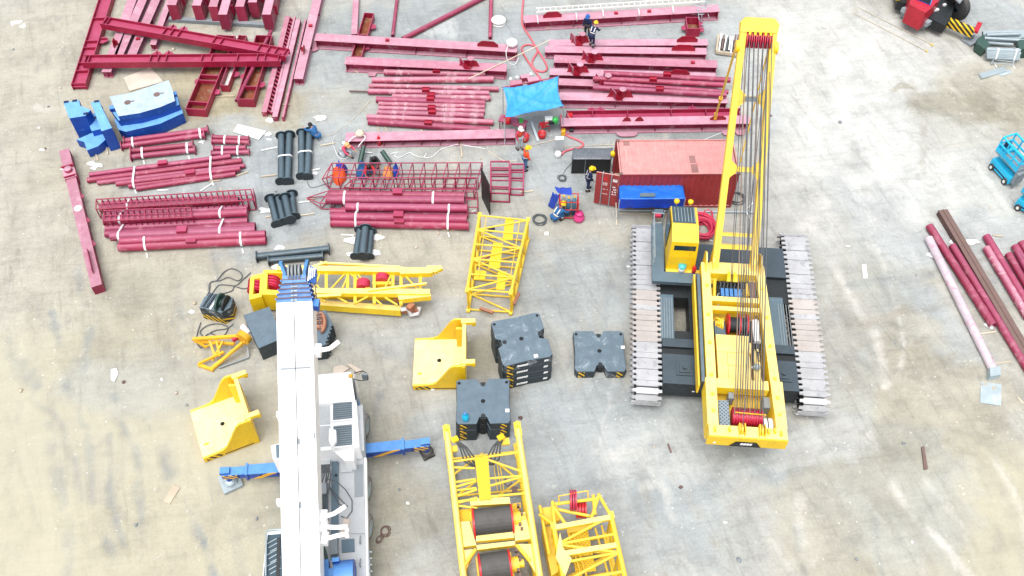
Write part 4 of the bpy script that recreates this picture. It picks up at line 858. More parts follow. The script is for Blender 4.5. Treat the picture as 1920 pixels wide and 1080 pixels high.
# cross members
for y0, y1, zt in ((1.1, 1.75, ZD + .06), (-.35, -.08, ZD - .1), (-.78, -.55, ZD - .2), (-4.95, -4.5, ZD + .012)):
    m = MB(); lbox(m, -.94, 1.24, y0, y1, ZD - .5, zt); m.build('cross_member', M['yellowtop'], cr)
m = MB(); lbox(m, -.85, 1.25, -7.0, 1.1, 1.75, 1.95); m.build('floor_plate', M['yellow'], cr)
# front cheeks with mast feet
for x in (-.98, 1.2):
    m = MB()
    for q in (-.16, .16):
        m.plate([L(x + q, 1.2, 2.0), L(x + q, 2.15, 2.0), L(x + q, 2.2, 3.3), L(x + q, 1.9, 3.55), L(x + q, 1.5, 3.4), L(x + q, 1.2, 3.0)], RT, .07)
    m.build('mast_cheek', M['yellowtop'], cr)
# rear frame with opening
m = MB(); lbox(m, -1.38, 1.82, -7.25, -6.75, 2.28, ZD + .02); m.build('rear_frame', M['yellowtop'], cr)
m = MB(); lbox(m, -1.42, -.98, -6.748, -4.5, 2.0, ZD + .03); m.build('rear_side_frame', M['yellowtop'], cr)
m = MB(); lbox(m, 1.40, 1.84, -6.748, -4.5, 2.0, ZD + .03); m.build('rear_side_frame', M['yellowtop'], cr)
m = MB(); m.plate([L(-1.42, -7.26, 2.25), L(1.86, -7.26, 2.25), L(1.86, -7.26, 2.95), L(-1.42, -7.26, 2.95)], FW, .02); rp = m.build('rear_plate', M['yellow'], cr)
m = MB(); m.plate([L(-.45, -7.285, 2.27), L(.85, -7.285, 2.27), L(.62, -7.285, 2.66), L(-.22, -7.285, 2.66)], FW, .02); bd_ = m.build('badge_panel', M['black'], rp)
m = MB()
for k, (x0, wd) in enumerate(((-.03, .10), (.09, .11), (.22, .10), (.34, .10))):
    m.plate([L(x0, -7.305, 2.44), L(x0 + wd, -7.305, 2.44), L(x0 + wd + .02, -7.305, 2.58), L(x0 + .02, -7.305, 2.58)], FW, .01)
m.build('badge_lettering', M['letter'], bd_)
m = MB(); m.plate([L(-1.15, -7.278, 2.4), L(-.99, -7.278, 2.4), L(-1.07, -7.278, 2.56)], FW, .012); m.build('warning_sign', M['letter'], rp)
# deck behind the main winch: plates with seams
for x0, x1, y0, y1 in ((-.80, .30, -2.95, -2.05), (.315, .72, -2.95, -2.05), (-.80, -.36, -4.48, -2.965), (-.345, .62, -3.62, -2.965), (-.345, .62, -4.48, -3.635), (.75, 1.05, -4.48, -2.7)):
    m = MB(); lbox(m, x0, x1, y0, y1, 2.2, 2.72); m.build('deck_plate', M['yellowtop'], cr)
for x0, x1, y0, y1, zt, mm in ((-.8, -.32, -2.05, -1.2, 2.55, 'bluegrey'), (.56, .78, -2.6, -1.25, 2.62, 'black'), (1.02, 1.06, -4.48, -2.5, 2.3, 'black')):
    m = MB(); lbox(m, x0, x1, y0, y1, 2.0, zt); m.build('control_cabinet', M[mm], cr)
m = MB(); ltube(m, (.98, -2.4, 2.75), (.98, -1.25, 2.75), .17, 14); m.build('muffler', M['white'], cr)
m = MB(); ltube(m, (.78, -2.4, 2.7), (.78, -1.3, 2.7), .13, 12); ltube(m, (1.0, -2.7, 2.55), (1.0, -2.42, 2.7), .15, 12); m.build('air_filter', M['black'], cr)
m = MB(); m.path([L(.78, -2.6, 2.75), L(.74, -3.0, 2.85), L(.72, -3.4, 2.85), L(.75, -3.7, 2.8)], .05, 8); m.path([L(.85, -2.6, 2.75), L(.95, -3.0, 2.85), L(.98, -3.4, 2.8)], .035, 8); m.build('hydraulic_hose', M['black'], cr)
m = MB(); m.lathe(L(.85, -3.75, 2.75), [(0, .3), (.1, .28), (.15, .18), (.15, .08), (.08, 0)], 14); m.tube(L(.6, -3.75, 2.85), L(.75, -3.75, 2.85), .06, 8); m.build('filler_cap', M['galv'], cr)
# main winch drum
def drum(parent_, cx, cy, cz, x0, x1, r, fl, nm='winch_drum', axis=None, rope='black', grooves=0, mid=True, flm='red'):
    ax = RT if axis is None else axis
    m = MB(); m.tube(cx + ax * x0, cx + ax * x1, r, 24)
    if grooves:
        for k in range(grooves): c = cx + ax * (x0 + (x1 - x0) * (k + .5) / grooves); m.tube(c - ax * (x1 - x0) / grooves * .36, c + ax * (x1 - x0) / grooves * .36, r + .018, 24)
    d_ = m.build(nm, M[rope], parent_)
    for q in ([x0, x1, (x0 + x1) / 2 + .08] if mid else [x0, x1]):
        m = MB(); m.tube(cx + ax * (q - .035), cx + ax * (q + .035), fl, 28); m.build('drum_flange', M[flm], d_)
    return d_
drum(cr, L(.22, -1.35, 2.5), 0, 0, -.42, .42, .36, .52, rope='black')
m = MB()
for k in range(4): m.tube(L(-.42 - .09 * k, -1.35, 2.5), L(-.50 - .09 * k, -1.35, 2.5), .3 - .05 * k, 14)
for k in range(6): a = k * math.pi / 3; ltube(m, (-.72, -1.35 + .3 * math.cos(a), 2.5 + .3 * math.sin(a)), (-.5, -1.35 + .22 * math.cos(a), 2.5 + .22 * math.sin(a)), .05, 6)
m.build('winch_gearbox', M['yellow'], cr)
# hydraulic valve block behind the mast feet
m = MB(); lbox(m, -.55, .62, -.02, 1.05, 1.95, 2.35); m.build('valve_bed', M['black'], cr)
for k in range(5):
    m = MB(); lbox(m, -.42 + k * .2, -.27 + k * .2, .15, .6, 2.3, 2.62); m.build('valve', M['blue'], cr)
m = MB()
for k in range(7):
    x = -.45 + k * .16; m.path([L(x, .6, 2.55), L(x + .03, .78, 2.78), L(x - .04, 1.0, 2.6), L(x + .05, 1.1, 2.3)], .025, 6); m.path([L(x, .15, 2.5), L(x - .05, .0, 2.72), L(x - .1, -.2, 2.5)], .022, 6)
m.build('valve_hoses', M['cable'], cr)
m = MB(); m.path([L(-.5, .3, 2.6), L(-.62, .1, 2.75), L(-.6, -.3, 2.7), L(-.5, -.5, 2.4)], .03, 6); m.build('pipe_run', M['galv'], cr)
for x in (-.08, .2):
    m = MB(); m.plate([L(x - .12, .75, 2.95), L(x + .1, .75, 2.95), L(x + .08, 1.0, 3.1), L(x - .1, 1.12, 3.25)], V((0, 0, 1)), .05); m.build('cover_flap', M['helmyellow'], cr)
m = MB(); lbox(m, .86, 1.15, -.05, .95, 2.1, 2.75); m.build('hydraulic_tank', M['rustbrown'], cr)
m = MB(); ltube(m, (.8, .9, 2.6), (.8, .2, 2.6), .1, 10); m.build('luffing_ram', M['yellow'], cr)
m = MB(); ltube(m, (-.7, .95, 2.75), (-.78, -.1, 2.75), .08, 10); m.build('luffing_ram', M['yellow'], cr)
# rear rope sheaves
m = MB()
ltube(m, (-.2, -6.05, 2.55), (1.0, -6.05, 2.55), .1, 10); m.build('sheave_shaft', M['grey'], cr)
for k in range(12):
    x = -.26 + k * .105; m = MB(); m.tube(L(x - .018, -6.05, 2.55), L(x + .018, -6.05, 2.55), .40, 22); m.tube(L(x - .05, -6.05, 2.55), L(x + .05, -6.05, 2.55), .33, 16); m.build('rope_sheave', M['sheave'], cr)
m = MB(); lbar(m, (-.25, -6.1, 3.0), (1.02, -6.14, 3.0), .04, .04); m.build('rope_guard', M['orange'], cr)
m = MB(); lbox(m, -.85, -.42, -6.7, -5.35, 2.6, 2.64); m.build('service_grating', M['grating'], cr)
m = MB(); ltube(m, (1.0, -6.35, 2.3), (1.36, -6.35, 2.3), .42, 20); m.build('air_tank', M['white'], cr)
m = MB(); ltube(m, (1.13, -6.35, 2.3), (1.18, -6.35, 2.3), .43, 20); m.build('tank_strap', M['black'], cr)
m = MB(); lbox(m, -.97, -.5, -6.7, -5.9, 1.96, 2.3); m.build('battery_box', M['slate'], cr)
m = MB(); lbox(m, -.5, 1.3, -6.73, -6.55, 2.0, 2.6); m.build('rear_girder', M['yellow'], cr)
m = MB(); lbox(m, 1.1, 1.36, -5.5, -4.98, 2.0, 2.5); lbox(m, -.42, -.2, -5.3, -5.0, 2.2, 2.75); m.build('pump', M['grey'], cr)
for x in (-.05, .78):
    m = MB(); m.tube(L(x - .04, -6.9, 3.05), L(x + .04, -6.9, 3.05), .24, 18); q_ = m.build('deflector_sheave', M['yellow'], cr)
    for e in (-.11, .11): m = MB(); m.plate([L(x + e, -7.22, 3.0), L(x + e, -6.7, 3.0), L(x + e, -6.75, 3.32), L(x + e, -7.1, 3.35)], RT, .04); m.build('sheave_cheek', M['yellow'], q_)
for x, y in ((-.55, -6.95), (1.05, -6.95), (1.3, -6.9), (-1.15, -7.0), (1.55, -7.0)):
    m = MB(); m.plate([L(x, y - .12, 3.0), L(x, y + .12, 3.0), L(x, y + .08, 3.2), L(x, y - .08, 3.2)], RT, .08); m.build('pad_eye', M['yellow'], cr)
# ---- cab and its walkway
m = MB(); lbox(m, -3.5, -2.93, 1.755, 4.7, 1.95, 2.1); m.build('cab_walkway', M['bluegrey'], cr)
m = MB(); lbox(m, -3.5, -1.4, 1.15, 1.75, 1.9, 2.12); m.build('cab_walkway', M['bluegrey'], cr)
m = MB()
for y in (2.0, 2.7, 3.3, 3.9, 4.55): ltube(m, (-3.46, y, 2.1), (-3.46, y, 3.0), .02, 6)
ltube(m, (-3.46, 1.9, 3.0), (-3.46, 4.6, 3.0), .022, 6); ltube(m, (-3.46, 1.9, 2.6), (-3.46, 4.6, 2.6), .018, 6); ltube(m, (-2.98, 4.6, 2.1), (-2.98, 4.6, 3.2), .03, 6); ltube(m, (-3.46, 4.6, 3.0), (-2.98, 4.6, 3.0), .022, 6)
m.build('handrail', M['galv'], cr)
cx0, cx1 = -2.85, -1.5
prof = [(1.95, 1.95), (4.15, 1.95), (4.6, 2.9), (4.35, 3.85), (3.05, 4.12), (2.1, 3.95), (1.98, 3.0)]    # (y, z) side outline
m = MB(); a = [L(cx0 + .03 * (z - 1.95), y, z) for y, z in prof]; b_ = [L(cx1 - .03 * (z - 1.95), y, z) for y, z in prof]; n = len(prof)
m.add(a + b_, [tuple(range(n)), tuple(reversed(range(n, 2 * n)))] + [(k, (k + 1) % n, n + (k + 1) % n, n + k) for k in range(n)])
cab = m.build('cab', M['yellow'], cr)
def cabplate(name, pts, mat, t=.02): m = MB(); p = [L(*q) for q in pts]; nn = (p[1] - p[0]).cross(p[2] - p[0]); m.plate(p, nn, t); return m.build(name, M[mat], cab)
cabplate('skylight', [(cx0 + .1, 3.12, 4.125), (cx1 - .18, 3.12, 4.125), (cx1 - .18, 4.33, 3.875), (cx0 + .1, 4.33, 3.875)], 'glassblue')
for k in range(7): x = cx0 + .22 + k * .15; cabplate('skylight_bar', [(x, 3.2, 4.14), (x + .025, 3.2, 4.14), (x + .025, 4.22, 3.925), (x, 4.22, 3.925)], 'galv', .03)
cabplate('rear_window', [(cx0 + .2, 2.078, 3.72), (cx1 - .15, 2.078, 3.72), (cx1 - .15, 2.045, 3.42), (cx0 + .2, 2.045, 3.42)], 'glass', .03)
cabplate('side_window', [(cx0 - .008, 3.1, 3.95), (cx0 - .008, 4.3, 3.7), (cx0 - .008, 4.45, 2.9), (cx0 - .008, 4.1, 2.3), (cx0 - .008, 3.1, 2.3)], 'glassblue')
cabplate('windscreen', [(cx0 + .1, 4.64, 2.95), (cx1 - .1, 4.64, 2.95), (cx1 - .1, 4.4, 3.8), (cx0 + .1, 4.4, 3.8)], 'glass')
cabplate('door_seam', [(cx1 + .006, 3.0, 2.1), (cx1 + .006, 3.04, 2.1), (cx1 + .006, 3.04, 3.95), (cx1 + .006, 3.0, 3.95)], 'black')
m = MB(); lbox(m, cx0, cx1 + .27, 1.76, 1.94, 1.9, 2.12); m.build('cab_sill', M['yellow'], cab)
m = MB(); m.box(L(-1.75, 2.0, 2.72), (.22, .04, .1), YAW); m.build('vent', M['rustbrown'], cab)
for x, r_ in ((-2.55, 0), (-1.9, 0)):
    m = MB(); m.lathe(L(x, 4.35, 3.95), [(.02, 0), (.02, .15), (.12, .2), (.14, .32), (.05, .40), (0, .40)], 10); m.build('work_lamp', M['helmyellow'], cab)
m = MB(); m.lathe(L(-2.12, 1.86, 2.13), [(.0, 0), (.16, 0), (.17, .3), (.0, .3)], 14); m.build('sealed_drum', M['white'], cr)
m = MB(); m.lathe(L(-2.12, 1.86, 2.43), [(.19, 0), (.19, .1), (.0, .12)], 14); m.build('drum_lid', M['teal'], cr)
m = MB(); m.lathe(L(-1.55, 1.8, 2.13), [(.0, 0), (.1, 0), (.1, .34), (.05, .42), (.03, .5), (0, .5)], 12); m.build('fire_extinguisher', M['red'], cr)
# ---- mast
MB0 = (1.5, 2.95); MH = (7.58, 11.69)
def mast(x0, t): return L(x0, MB0[0] + (MH[0] - MB0[0]) * t, MB0[1] + (MH[1] - MB0[1]) * t)
MU = (mast(0, 1) - mast(0, 0)).normalized(); MN = RT.cross(MU).normalized()
if MN.z < 0: MN = -MN
XL = lambda t: -.72 + (-.70 + .72 + .03) * t; XR = lambda t: 1.08 + (.62 - 1.08) * t
for fx in (XL, XR):
    m = MB(); m.obox(mast(fx(0), -.07), mast(fx(1), 1.0), .30, .34, MN, w1=.27, h1=.30); m.build('mast_leg', M['yellowtop'], cr)
def mastbar(t, w, fil=True):
    m = MB(); a = mast(XL(t) + .14, t); b = mast(XR(t) - .14, t); m.obox(a, b, w, .2, MN)
    if fil:
        for p, sg in ((a, 1), (b, -1)):
            q = [p - MU * .55, p + MU * .55]; 
            for k in range(1, 6): u = k / 6; q.append(p + RT * sg * (.45 * (1 - (1 - u) ** 2) ** .5 if 0 else .42 * u ** 2) + MU * (.55 - .45 * u))
            for k in range(5, 0, -1): u = k / 6; q.append(p + RT * sg * .42 * u ** 2 - MU * (.55 - .45 * u))
            m.plate(q, MN, .12)
    m.build('mast_crossbar', M['yellowtop'], cr)
mastbar(.10, .2, False); mastbar(.155, .14, False); mastbar(.44, .2); mastbar(.735, .2)
# head: rounded yellow box and red sheaves
m = MB(); q = [mast(XL(1) - .14, .94), mast(XR(1) + .14, .94), mast(XR(1) + .14, 1.03), mast(XR(1) - .1, 1.055), mast(XL(1) + .1, 1.055), mast(XL(1) - .14, 1.03)]
q2 = [mast(XL(1) - .15, 1.0), mast(XR(1) + .15, 1.0), mast(XR(1) + .16, 1.035), mast(XR(1) - .06, 1.055), mast(XL(1) + .06, 1.055), mast(XL(1) - .16, 1.035)]
m.plate(q2, MN, .42); m.build('mast_head', M['yellowtop'], cr)
for k in range(5):
    x = XL(1) + .26 + k * .22; m = MB(); m.plate([mast(x - .05, .988), mast(x + .05, .988), mast(x + .05, 1.003), mast(x - .05, 1.003)], MN, .54); m.build('head_tooth', M['yellow'], cr)
m = MB(); m.obox(mast(XL(1) + .1, .985), mast(XR(1) - .1, .985), .05, .3, MN); m.build('head_bar', M['orange'], cr)
HS = []
for k in range(12):
    x = XL(1) + .17 + k * .094; c = mast(x, .968); HS.append(c)
    m = MB(); m.tube(c - RT * .018, c + RT * .018, .36, 20); m.build('head_sheave', M['sheave'], cr)
for sx in (-1, 1):
    m = MB(); c = mast(XL(1) - .17 if sx < 0 else XR(1) + .17, .94); m.tube(c - RT * .08, c + RT * .08, .26, 16); m.build('side_sheave', M['yellow'], cr)
m = MB(); m.obox(mast(-.28, .735) + MN * .2, mast(.22, .735) + MN * .2, .2, .16, MN); m.build('rope_comb', M['grey'], cr)
# reeving: mast head down to the rear sheaves
for k in range(12):
    a = HS[k] + MN * .3 * (1 if k % 2 else -.6); e = L(-.26 + k * .105, -6.05, 2.55) + Z * .38 + FW * .12 * (1 if k % 2 else -1)
    m = MB(); m.tube(a, e, .022, 6, cap=False); m.build('hoist_rope', M['rope' if k % 6 else 'ropebrown'], cr)
for x0, x1, y1, z1 in ((-.35, .05, .9, 3.0), (.5, .25, -1.3, 3.0), (.3, .4, -1.3, 2.9), (.56, -.05, -6.95, 3.3), (.62, .78, -6.95, 3.3), (-.5, .0, .6, 2.8)):
    m = MB(); m.tube(mast(x0, .93) - MN * .3, L(x1, y1, z1), .014, 6, cap=False); m.build('hoist_rope', M['rope'], cr)
m = MB(); a = mast(XR(.96) - .12, .93) - MN * .2; m.tube(a, L(.05, 5.0, 6.4) , .03, 6); m.build('pendant_rod', M['yellow'], cr)
# loose pendant strut hanging from the head to the beams
m = MB(); a = mast(XL(1) - .2, .95); e = P(1341, 220, .8); m.tube(a, e, .06, 8); m.build('pendant_strut', M['yellow'], cr)
m = MB(); mid = a + (e - a) * .7; m.tube(mid - (e - a).normalized() * .25, mid + (e - a).normalized() * .25, .11, 8); m.box(e + Z * .1, (.16, .16, .4)); m.build('strut_clevis', M['orange'], cr)
# ---------------------------------------------------------------- counterweight slabs
def cwslab(w, d, h, label_text=False):
    """outline of a slab with notched near and far edges, local coordinates"""
    x, y = w / 2, d / 2; c = .10
    return [(-x + c, -y), (-.30, -y), (-.16, -y + .34), (.16, -y + .34), (.30, -y), (x - c, -y), (x, -y + c * 1.6), (x - .04, 0), (x, y - c), (x - c, y), (.26, y), (.15, y - .22), (-.15, y - .22), (-.26, y), (-x + c, y), (-x, y - c), (-x + .04, 0), (-x, -y + c * 1.6)]
def counterweight(label, loc, rz, w=2.35, d=2.2, h=.45, mat='slate', group=None, hazard=True, letters=False, badge=None, boss=True, hole=True, turn=False):
    t = thing('counterweight_slab', label, 'counterweight', loc, rz, group); Mx = ROOTS[t.name]
    T = lambda x, y, z: Mx @ V((x, y, z))
    m = MB(); o = cwslab(w, d, h) if not turn else [(-b, a) for a, b in cwslab(d, w, h)]; top = [T(x * .985, y * .985, h) for x, y in o]; mid = [T(x, y, h - .04) for x, y in o]; bot = [T(x, y, .015) for x, y in o]; n = len(o)
    m.add(bot + mid + top, [tuple(reversed(range(n))), tuple(range(2 * n, 3 * n))] + [(k, (k + 1) % n, n + (k + 1) % n, n + k) for k in range(n)] + [(n + k, n + (k + 1) % n, 2 * n + (k + 1) % n, 2 * n + k) for k in range(n)])
    m.build('slab', M[mat], t)
    if hazard:
        for sg in ((-1,) if turn else (-1, 1)):
            m = MB(); x0 = sg * (w / 2 - .17); x1 = sg * (w / 2 - .46)
            a, b = sorted((x0, x1)); m.hexa([T(a, -d / 2 - .012, .06), T(b, -d / 2 - .012, .06), T(b, -d / 2 + .01, .06), T(a, -d / 2 + .01, .06), T(a, -d / 2 - .012, h - .07), T(b, -d / 2 - .012, h - .07), T(b, -d / 2 + .01, h - .07), T(a, -d / 2 + .01, h - .07)]); m.build('hazard_panel', M['hazard'], t)
    if letters:
        for x0, wd, n_, nm in ((-w / 2 + .62, .52, 5, 'maker_lettering'), (w / 2 - .42, .2, 2, 'weight_mark')):
            m = MB()
            for k in range(n_):
                xa = x0 + wd * k / n_; xb = xa + wd / n_ * .82; zc = h / 2 + .02; hh = .055
                m.hexa([T(xa, -d / 2 - .012, zc - hh), T(xb, -d / 2 - .012, zc - hh), T(xb, -d / 2 + .01, zc - hh), T(xa, -d / 2 + .01, zc - hh), T(xa + .03, -d / 2 - .012, zc + hh), T(xb + .03, -d / 2 - .012, zc + hh), T(xb + .03, -d / 2 + .01, zc + hh), T(xa + .03, -d / 2 + .01, zc + hh)])
            m.build(nm, M['letter'], t)
    if hole:
        m = MB(); m.disc(T(0, 0, h + .001), Z, .10, .012, 18); m.build('lifting_socket', M['void'], t)
    if boss:
        for y in (-d / 2 + .40, d / 2 - .28):
            X = (lambda q, yy: (yy * w / d, 0)) if turn else (lambda q, yy: (0, yy))
            m = MB(); m.disc(T(*X(0, y), h + .006), Z, .1, .03, 12); m.box(T(*X(0, y - .05 * (1 if y < 0 else -1)), h * .5), (.24, .16, h * .8) if not turn else (.16, .24, h * .8), rz); m.build('lifting_lug', M['black'], t)
        for sx in (-1, 1): m = MB(); m.disc(T(sx * (w / 2 - .14), d / 2 - .2, h + .004), Z, .07, .02, 10); m.build('corner_socket', M['void'], t)
    if badge: m = MB(); m.box(T(badge[0], badge[1], h + .008), (.18, .16, .016), rz); m.build('paper_label', M['letter'], t)
    return t
GC = 'black counterweight slabs beside the yellow trays'
a = P(1124, 658, .55)
counterweight('single worn slate counterweight slab lying alone by the left crawler track', (a.x, a.y, 0), 0, 2.38, 2.25, .55, 'slateworn', GC, badge=(1.1, .2))
# stack of three
a = P(904, 752, 1.5); w3 = ['lowest slab of the three-high stack between trays and winch base', 'middle slab of the three-high stack between trays and winch base', 'topmost slab of the three-high stack, with a blue bottle on it']
for k in range(3): counterweight(w3[k], (a.x + .02 * k, a.y - .02 * (k % 2), .5 * k), R(1.5), 2.38, 2.25, .5, 'slate', GC, badge=(1.05, -.5) if k == 2 else None, hole=k == 2)
# stack of four, turned
a = P(977, 636, 2.0); w4 = ['bottom slab of the tall turned stack, lowest lettered face', 'second slab from the ground in the tall turned stack', 'slab right under the top one of the tall turned stack', 'scuffed topmost slab of the tall turned stack']
for k in range(4): counterweight(w4[k], (a.x + .015 * (k % 2), a.y + .01 * k, .5 * k), R(14), 2.30, 2.5, .5, 'slateworn' if k == 3 else 'slate', GC, letters=True, badge=(.4, -1.05) if k == 3 else None, hole=k == 3, turn=True)
a = P(873, 786, 1.5); t = thing('water_bottle', 'blue water bottle standing on the three-high counterweight stack', 'bottle', (a.x, a.y, 1.5))
m = MB(); m.lathe(a, [(0, 0), (.13, 0), (.15, .08), (.15, .3), (.06, .4), (.06, .46), (0, .46)], 14); m.build('body', M['cyan'], t)
m = MB(); m.lathe(a + Z * .46, [(.07, 0), (.07, .06), (0, .06)], 10); m.build('cap', M['blue'], t)
# ---------------------------------------------------------------- yellow counterweight trays
def tray(label, loc, rz, mirror=1):
    t = thing('counterweight_tray', label, 'tray', loc, rz, 'yellow counterweight trays'); Mx = ROOTS[t.name]; T = lambda x, y, z: Mx @ V((x, y, z))
    Lx, Wy, zf, zw = 2.45, 2.5, .38, 2.0
    m = MB(); m.hexa([T(0, 0, 0.01), T(Lx, 0, 0.01), T(Lx, Wy, 0.01), T(0, Wy, 0.01), T(0, 0, zf), T(Lx, 0, zf), T(Lx, Wy, zf), T(0, Wy, zf)])
    base = m.build('base_plate', M['trayfloor'], t)
    prof = [(0.0, zf), (.6, zf + .02), (.9, zf + .08), (1.12, zf + .24), (1.42, zf + .78), (1.66, zf + 1.25), (1.82, zf + 1.5), (1.98, zw), (2.25, zw), (Lx, zw - .1)]
    for y, nm in ((0.0, 'side_wall'), (Wy, 'side_wall')):
        m = MB(); yo = y - .003 if y == 0 else y + .003
        pts = [T(0, yo, .02)] + [T(x, yo, z) for x, z in prof] + [T(Lx, yo, .02)]
        m.plate(pts, (T(0, 1, 0) - T(0, 0, 0)), .09); m.build(nm, M['yellow'], t)
    m = MB(); m.hexa([T(Lx - .1, .05, zf), T(Lx - .02, .05, zf), T(Lx - .02, Wy - .05, zf), T(Lx - .1, Wy - .05, zf), T(Lx - .1, .05, zw - .12), T(Lx - .02, .05, zw - .12), T(Lx - .02, Wy - .05, zw - .12), T(Lx - .1, Wy - .05, zw - .12)]); m.build('end_wall', M['yellow'], t)
    m = MB(); m.obox(T(Lx - .06, -.02, zw - .05), T(Lx - .06, Wy + .02, zw - .05), .17, .14); m.build('end_rim', M['yellowtop'], t)
    for y in (.16, Wy - .16):
        m = MB(); m.obox(T(Lx - .2, y, zw + .0), T(Lx + .45, y, zw + .02), .22, .2); l_ = m.build('hook_arm', M['yellowtop'], t)
        m = MB(); m.obox(T(Lx + .38, y, zw - .25), T(Lx + .38, y, zw - .08), .14, .18, V((1, 0, 0))); m.build('hook_tip', M['yellow'], l_)
    m = MB(); m.obox(T(Lx - .3, Wy - .4, zf), T(Lx - .3, Wy - .4, zw - .15), .12, .3, V((1, 0, 0))); m.build('stiffener', M['yellow'], t)
    m = MB(); m.disc(T(Lx * .48, Wy * .52, zf + .004), Z, .1, .014, 18); m.build('center_socket', M['void'], t)
    m = MB(); m.box(T(.3, .6, zf + .02), (.2, .1, .05), rz); m.build('pad', M['yellow'], t)
    m = MB(); m.hexa([T(.9, -.056, .1), T(2.2, -.056, .1), T(2.2, -.05, .1), T(.9, -.05, .1), T(.9, -.056, .17), T(2.2, -.056, .17), T(2.2, -.05, .17), T(.9, -.05, .17)]); m.build('rubbing_strip', M['rustbrown'], t)
    m = MB(); m.hexa([T(.12, -.058, .08), T(.8, -.058, .08), T(.8, -.05, .08), T(.12, -.05, .08), T(.12, -.058, .3), T(.8, -.058, .3), T(.8, -.05, .3), T(.12, -.05, .3)]); m.build('hazard_panel', M['hazard'], t)
    return t
a = P(775, 730, 0); tray('open yellow counterweight tray set square beside the black stacks', (a.x, a.y, 0), R(1))
a = P(385, 866, 0); tray('open yellow counterweight tray turned at an angle near the white boom', (a.x, a.y, 0), R(24))
# ---------------------------------------------------------------- lattice sections
def lattice(label, c4, zt, zb, bays, group, name='boom_section', r=.075, rb=.045, panels=(), parent=None, cross_top=True, cat='crane section', ends=True):
    """box lattice: c4 = pixels of top corners far-left, far-right, near-right, near-left"""
    q = [P(x, y, zt) for x, y in c4]; dn = Z * (zb - zt)
    c = sum(q, V()) / 4; c.z = 0
    t = parent or thing(name, label, cat, c, 0, group)
    fl, fr, nr, nl = q
    for a, b in ((fl, nl), (fr, nr)):
        for o in (V((0, 0, 0)), dn):
            m = MB(); m.tube(a + o, b + o, r, 10); ch = m.build('chord', M['yellow'], t)
            if ends:
                for e, s_ in ((a + o, 1), (b + o, -1)):
                    m = MB(); d = (b - a).normalized() * s_
                    m.obox(e - d * .16, e + d * .12, r * 2.3, r * 1.5); m.build('pin_lug', M['yellow'], ch)
    for k in range(bays + 1):
        u = k / bays; l = fl + (nl - fl) * u; rr_ = fr + (nr - fr) * u
        m = MB(); m.tube(l, rr_, rb, 8); m.tube(l + dn, rr_ + dn, rb, 8); m.tube(l, l + dn, rb, 8); m.tube(rr_, rr_ + dn, rb, 8); m.build('frame_brace', M['yellow'], t)
        if k < bays:
            u2 = (k + 1) / bays; l2 = fl + (nl - fl) * u2; r2 = fr + (nr - fr) * u2
            m = MB()
            if k % 2: m.tube(l, r2, rb, 8); m.tube(rr_ + dn, l2 + dn, rb, 8)
            else: m.tube(rr_, l2, rb, 8); m.tube(l + dn, r2 + dn, rb, 8)
            m.tube(l + dn, l2, rb, 8) if k % 2 else m.tube(l, l2 + dn, rb, 8)
            m.tube(rr_ + dn, r2, rb, 8) if k % 2 else m.tube(rr_, r2 + dn, rb, 8)
            m.build('diagonal_brace', M['yellow'], t)
    for p, z in panels:
        m = MB(); m.slab(p, z, z - .03); m.build('walkway_panel', M['mesh'], t)
    return t
GY = 'yellow lattice crane sections'
t = lattice('yellow box lattice section with stepped walkway panels, standing alone in the middle', [(899, 404), (990, 413), (958, 548), (876, 543)], 1.75, .12, 5, GY, panels=[([(948, 409), (964, 410), (961, 450), (942, 450)], 1.70), ([(925, 455), (943, 455), (937, 503), (915, 503)], 1.70), ([(892, 506), (912, 508), (909, 524), (888, 524)], 1.70), ([(934, 508), (950, 509), (946, 543), (930, 543)], 1.70)])
for k, (x, y, ang) in enumerate(((916, 480, .6), (968, 465, -.5), (968, 560, 1.2), (912, 582, -.4))):
    m = MB(); c = P(x, y, .5); m.obox(c - V((math.cos(ang), math.sin(ang), 0)) * .35, c + V((math.cos(ang), math.sin(ang), 0)) * .35, .14, .1); m.build('pin_bracket', M['copper'], t)
for xx in ((912, 405, 896, 520), (975, 412, 957, 520)):
    m = MB(); m.tube(P(xx[0], xx[1], 1.9), P(xx[2], xx[3], 1.9), .022, 6); m.build('hand_rope', M['yellow'], t)
# winch base, running out of the picture
wb = thing('winch_base', 'yellow boom base with two rope-filled winch drums at the bottom edge', 'crane section', P(925, 960), 0, GY)
zt = 2.3
for (xa, ya), (xb, yb) in (((838, 812), (882, 1190)), ((971, 806), (1028, 1190))):
    for z in (zt, .35):
        m = MB(); A, B = P(xa, ya, zt), P(xb, yb, zt); A.z = B.z = z
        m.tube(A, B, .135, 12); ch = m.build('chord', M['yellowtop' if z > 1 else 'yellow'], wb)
        m = MB(); d = (B - A).normalized(); m.obox(A - d * .35, A + d * .3, .3, .12); m.obox(A - d * .35, A - d * .1, .12, .3); m.build('pin_lug', M['yellow'], ch)
def wline(px, z, r=.05, mat='yellow', nm='cross_brace'): m = MB(); m.tube(P(px[0], px[1], z), P(px[2], px[3], z), r, 8); return m.build(nm, M[mat], wb)
for px in ((845, 866, 975, 848), (845, 876, 890, 878), (915, 862, 978, 884), (848, 905, 892, 898), (848, 915, 892, 902), (919, 897, 980, 892), (850, 920, 893, 915), (918, 911, 982, 893), (849, 933, 894, 918), (850, 941, 895, 936), (851, 945, 895, 933), (851, 947, 895, 953), (918, 931, 985, 925)):
    wline(px, zt - .02)
for px in ((850, 890, 905, 850), (850, 935, 915, 885), (930, 865, 978, 905), (920, 940, 976, 900), (850, 860, 975, 846), (855, 930, 982, 918)): wline(px, .5)
m = MB(); m.slab([(890, 858), (915, 854), (921, 936), (899, 938)], zt + .03, zt - .01); m.build('walkway_panel', M['mesh'], wb)
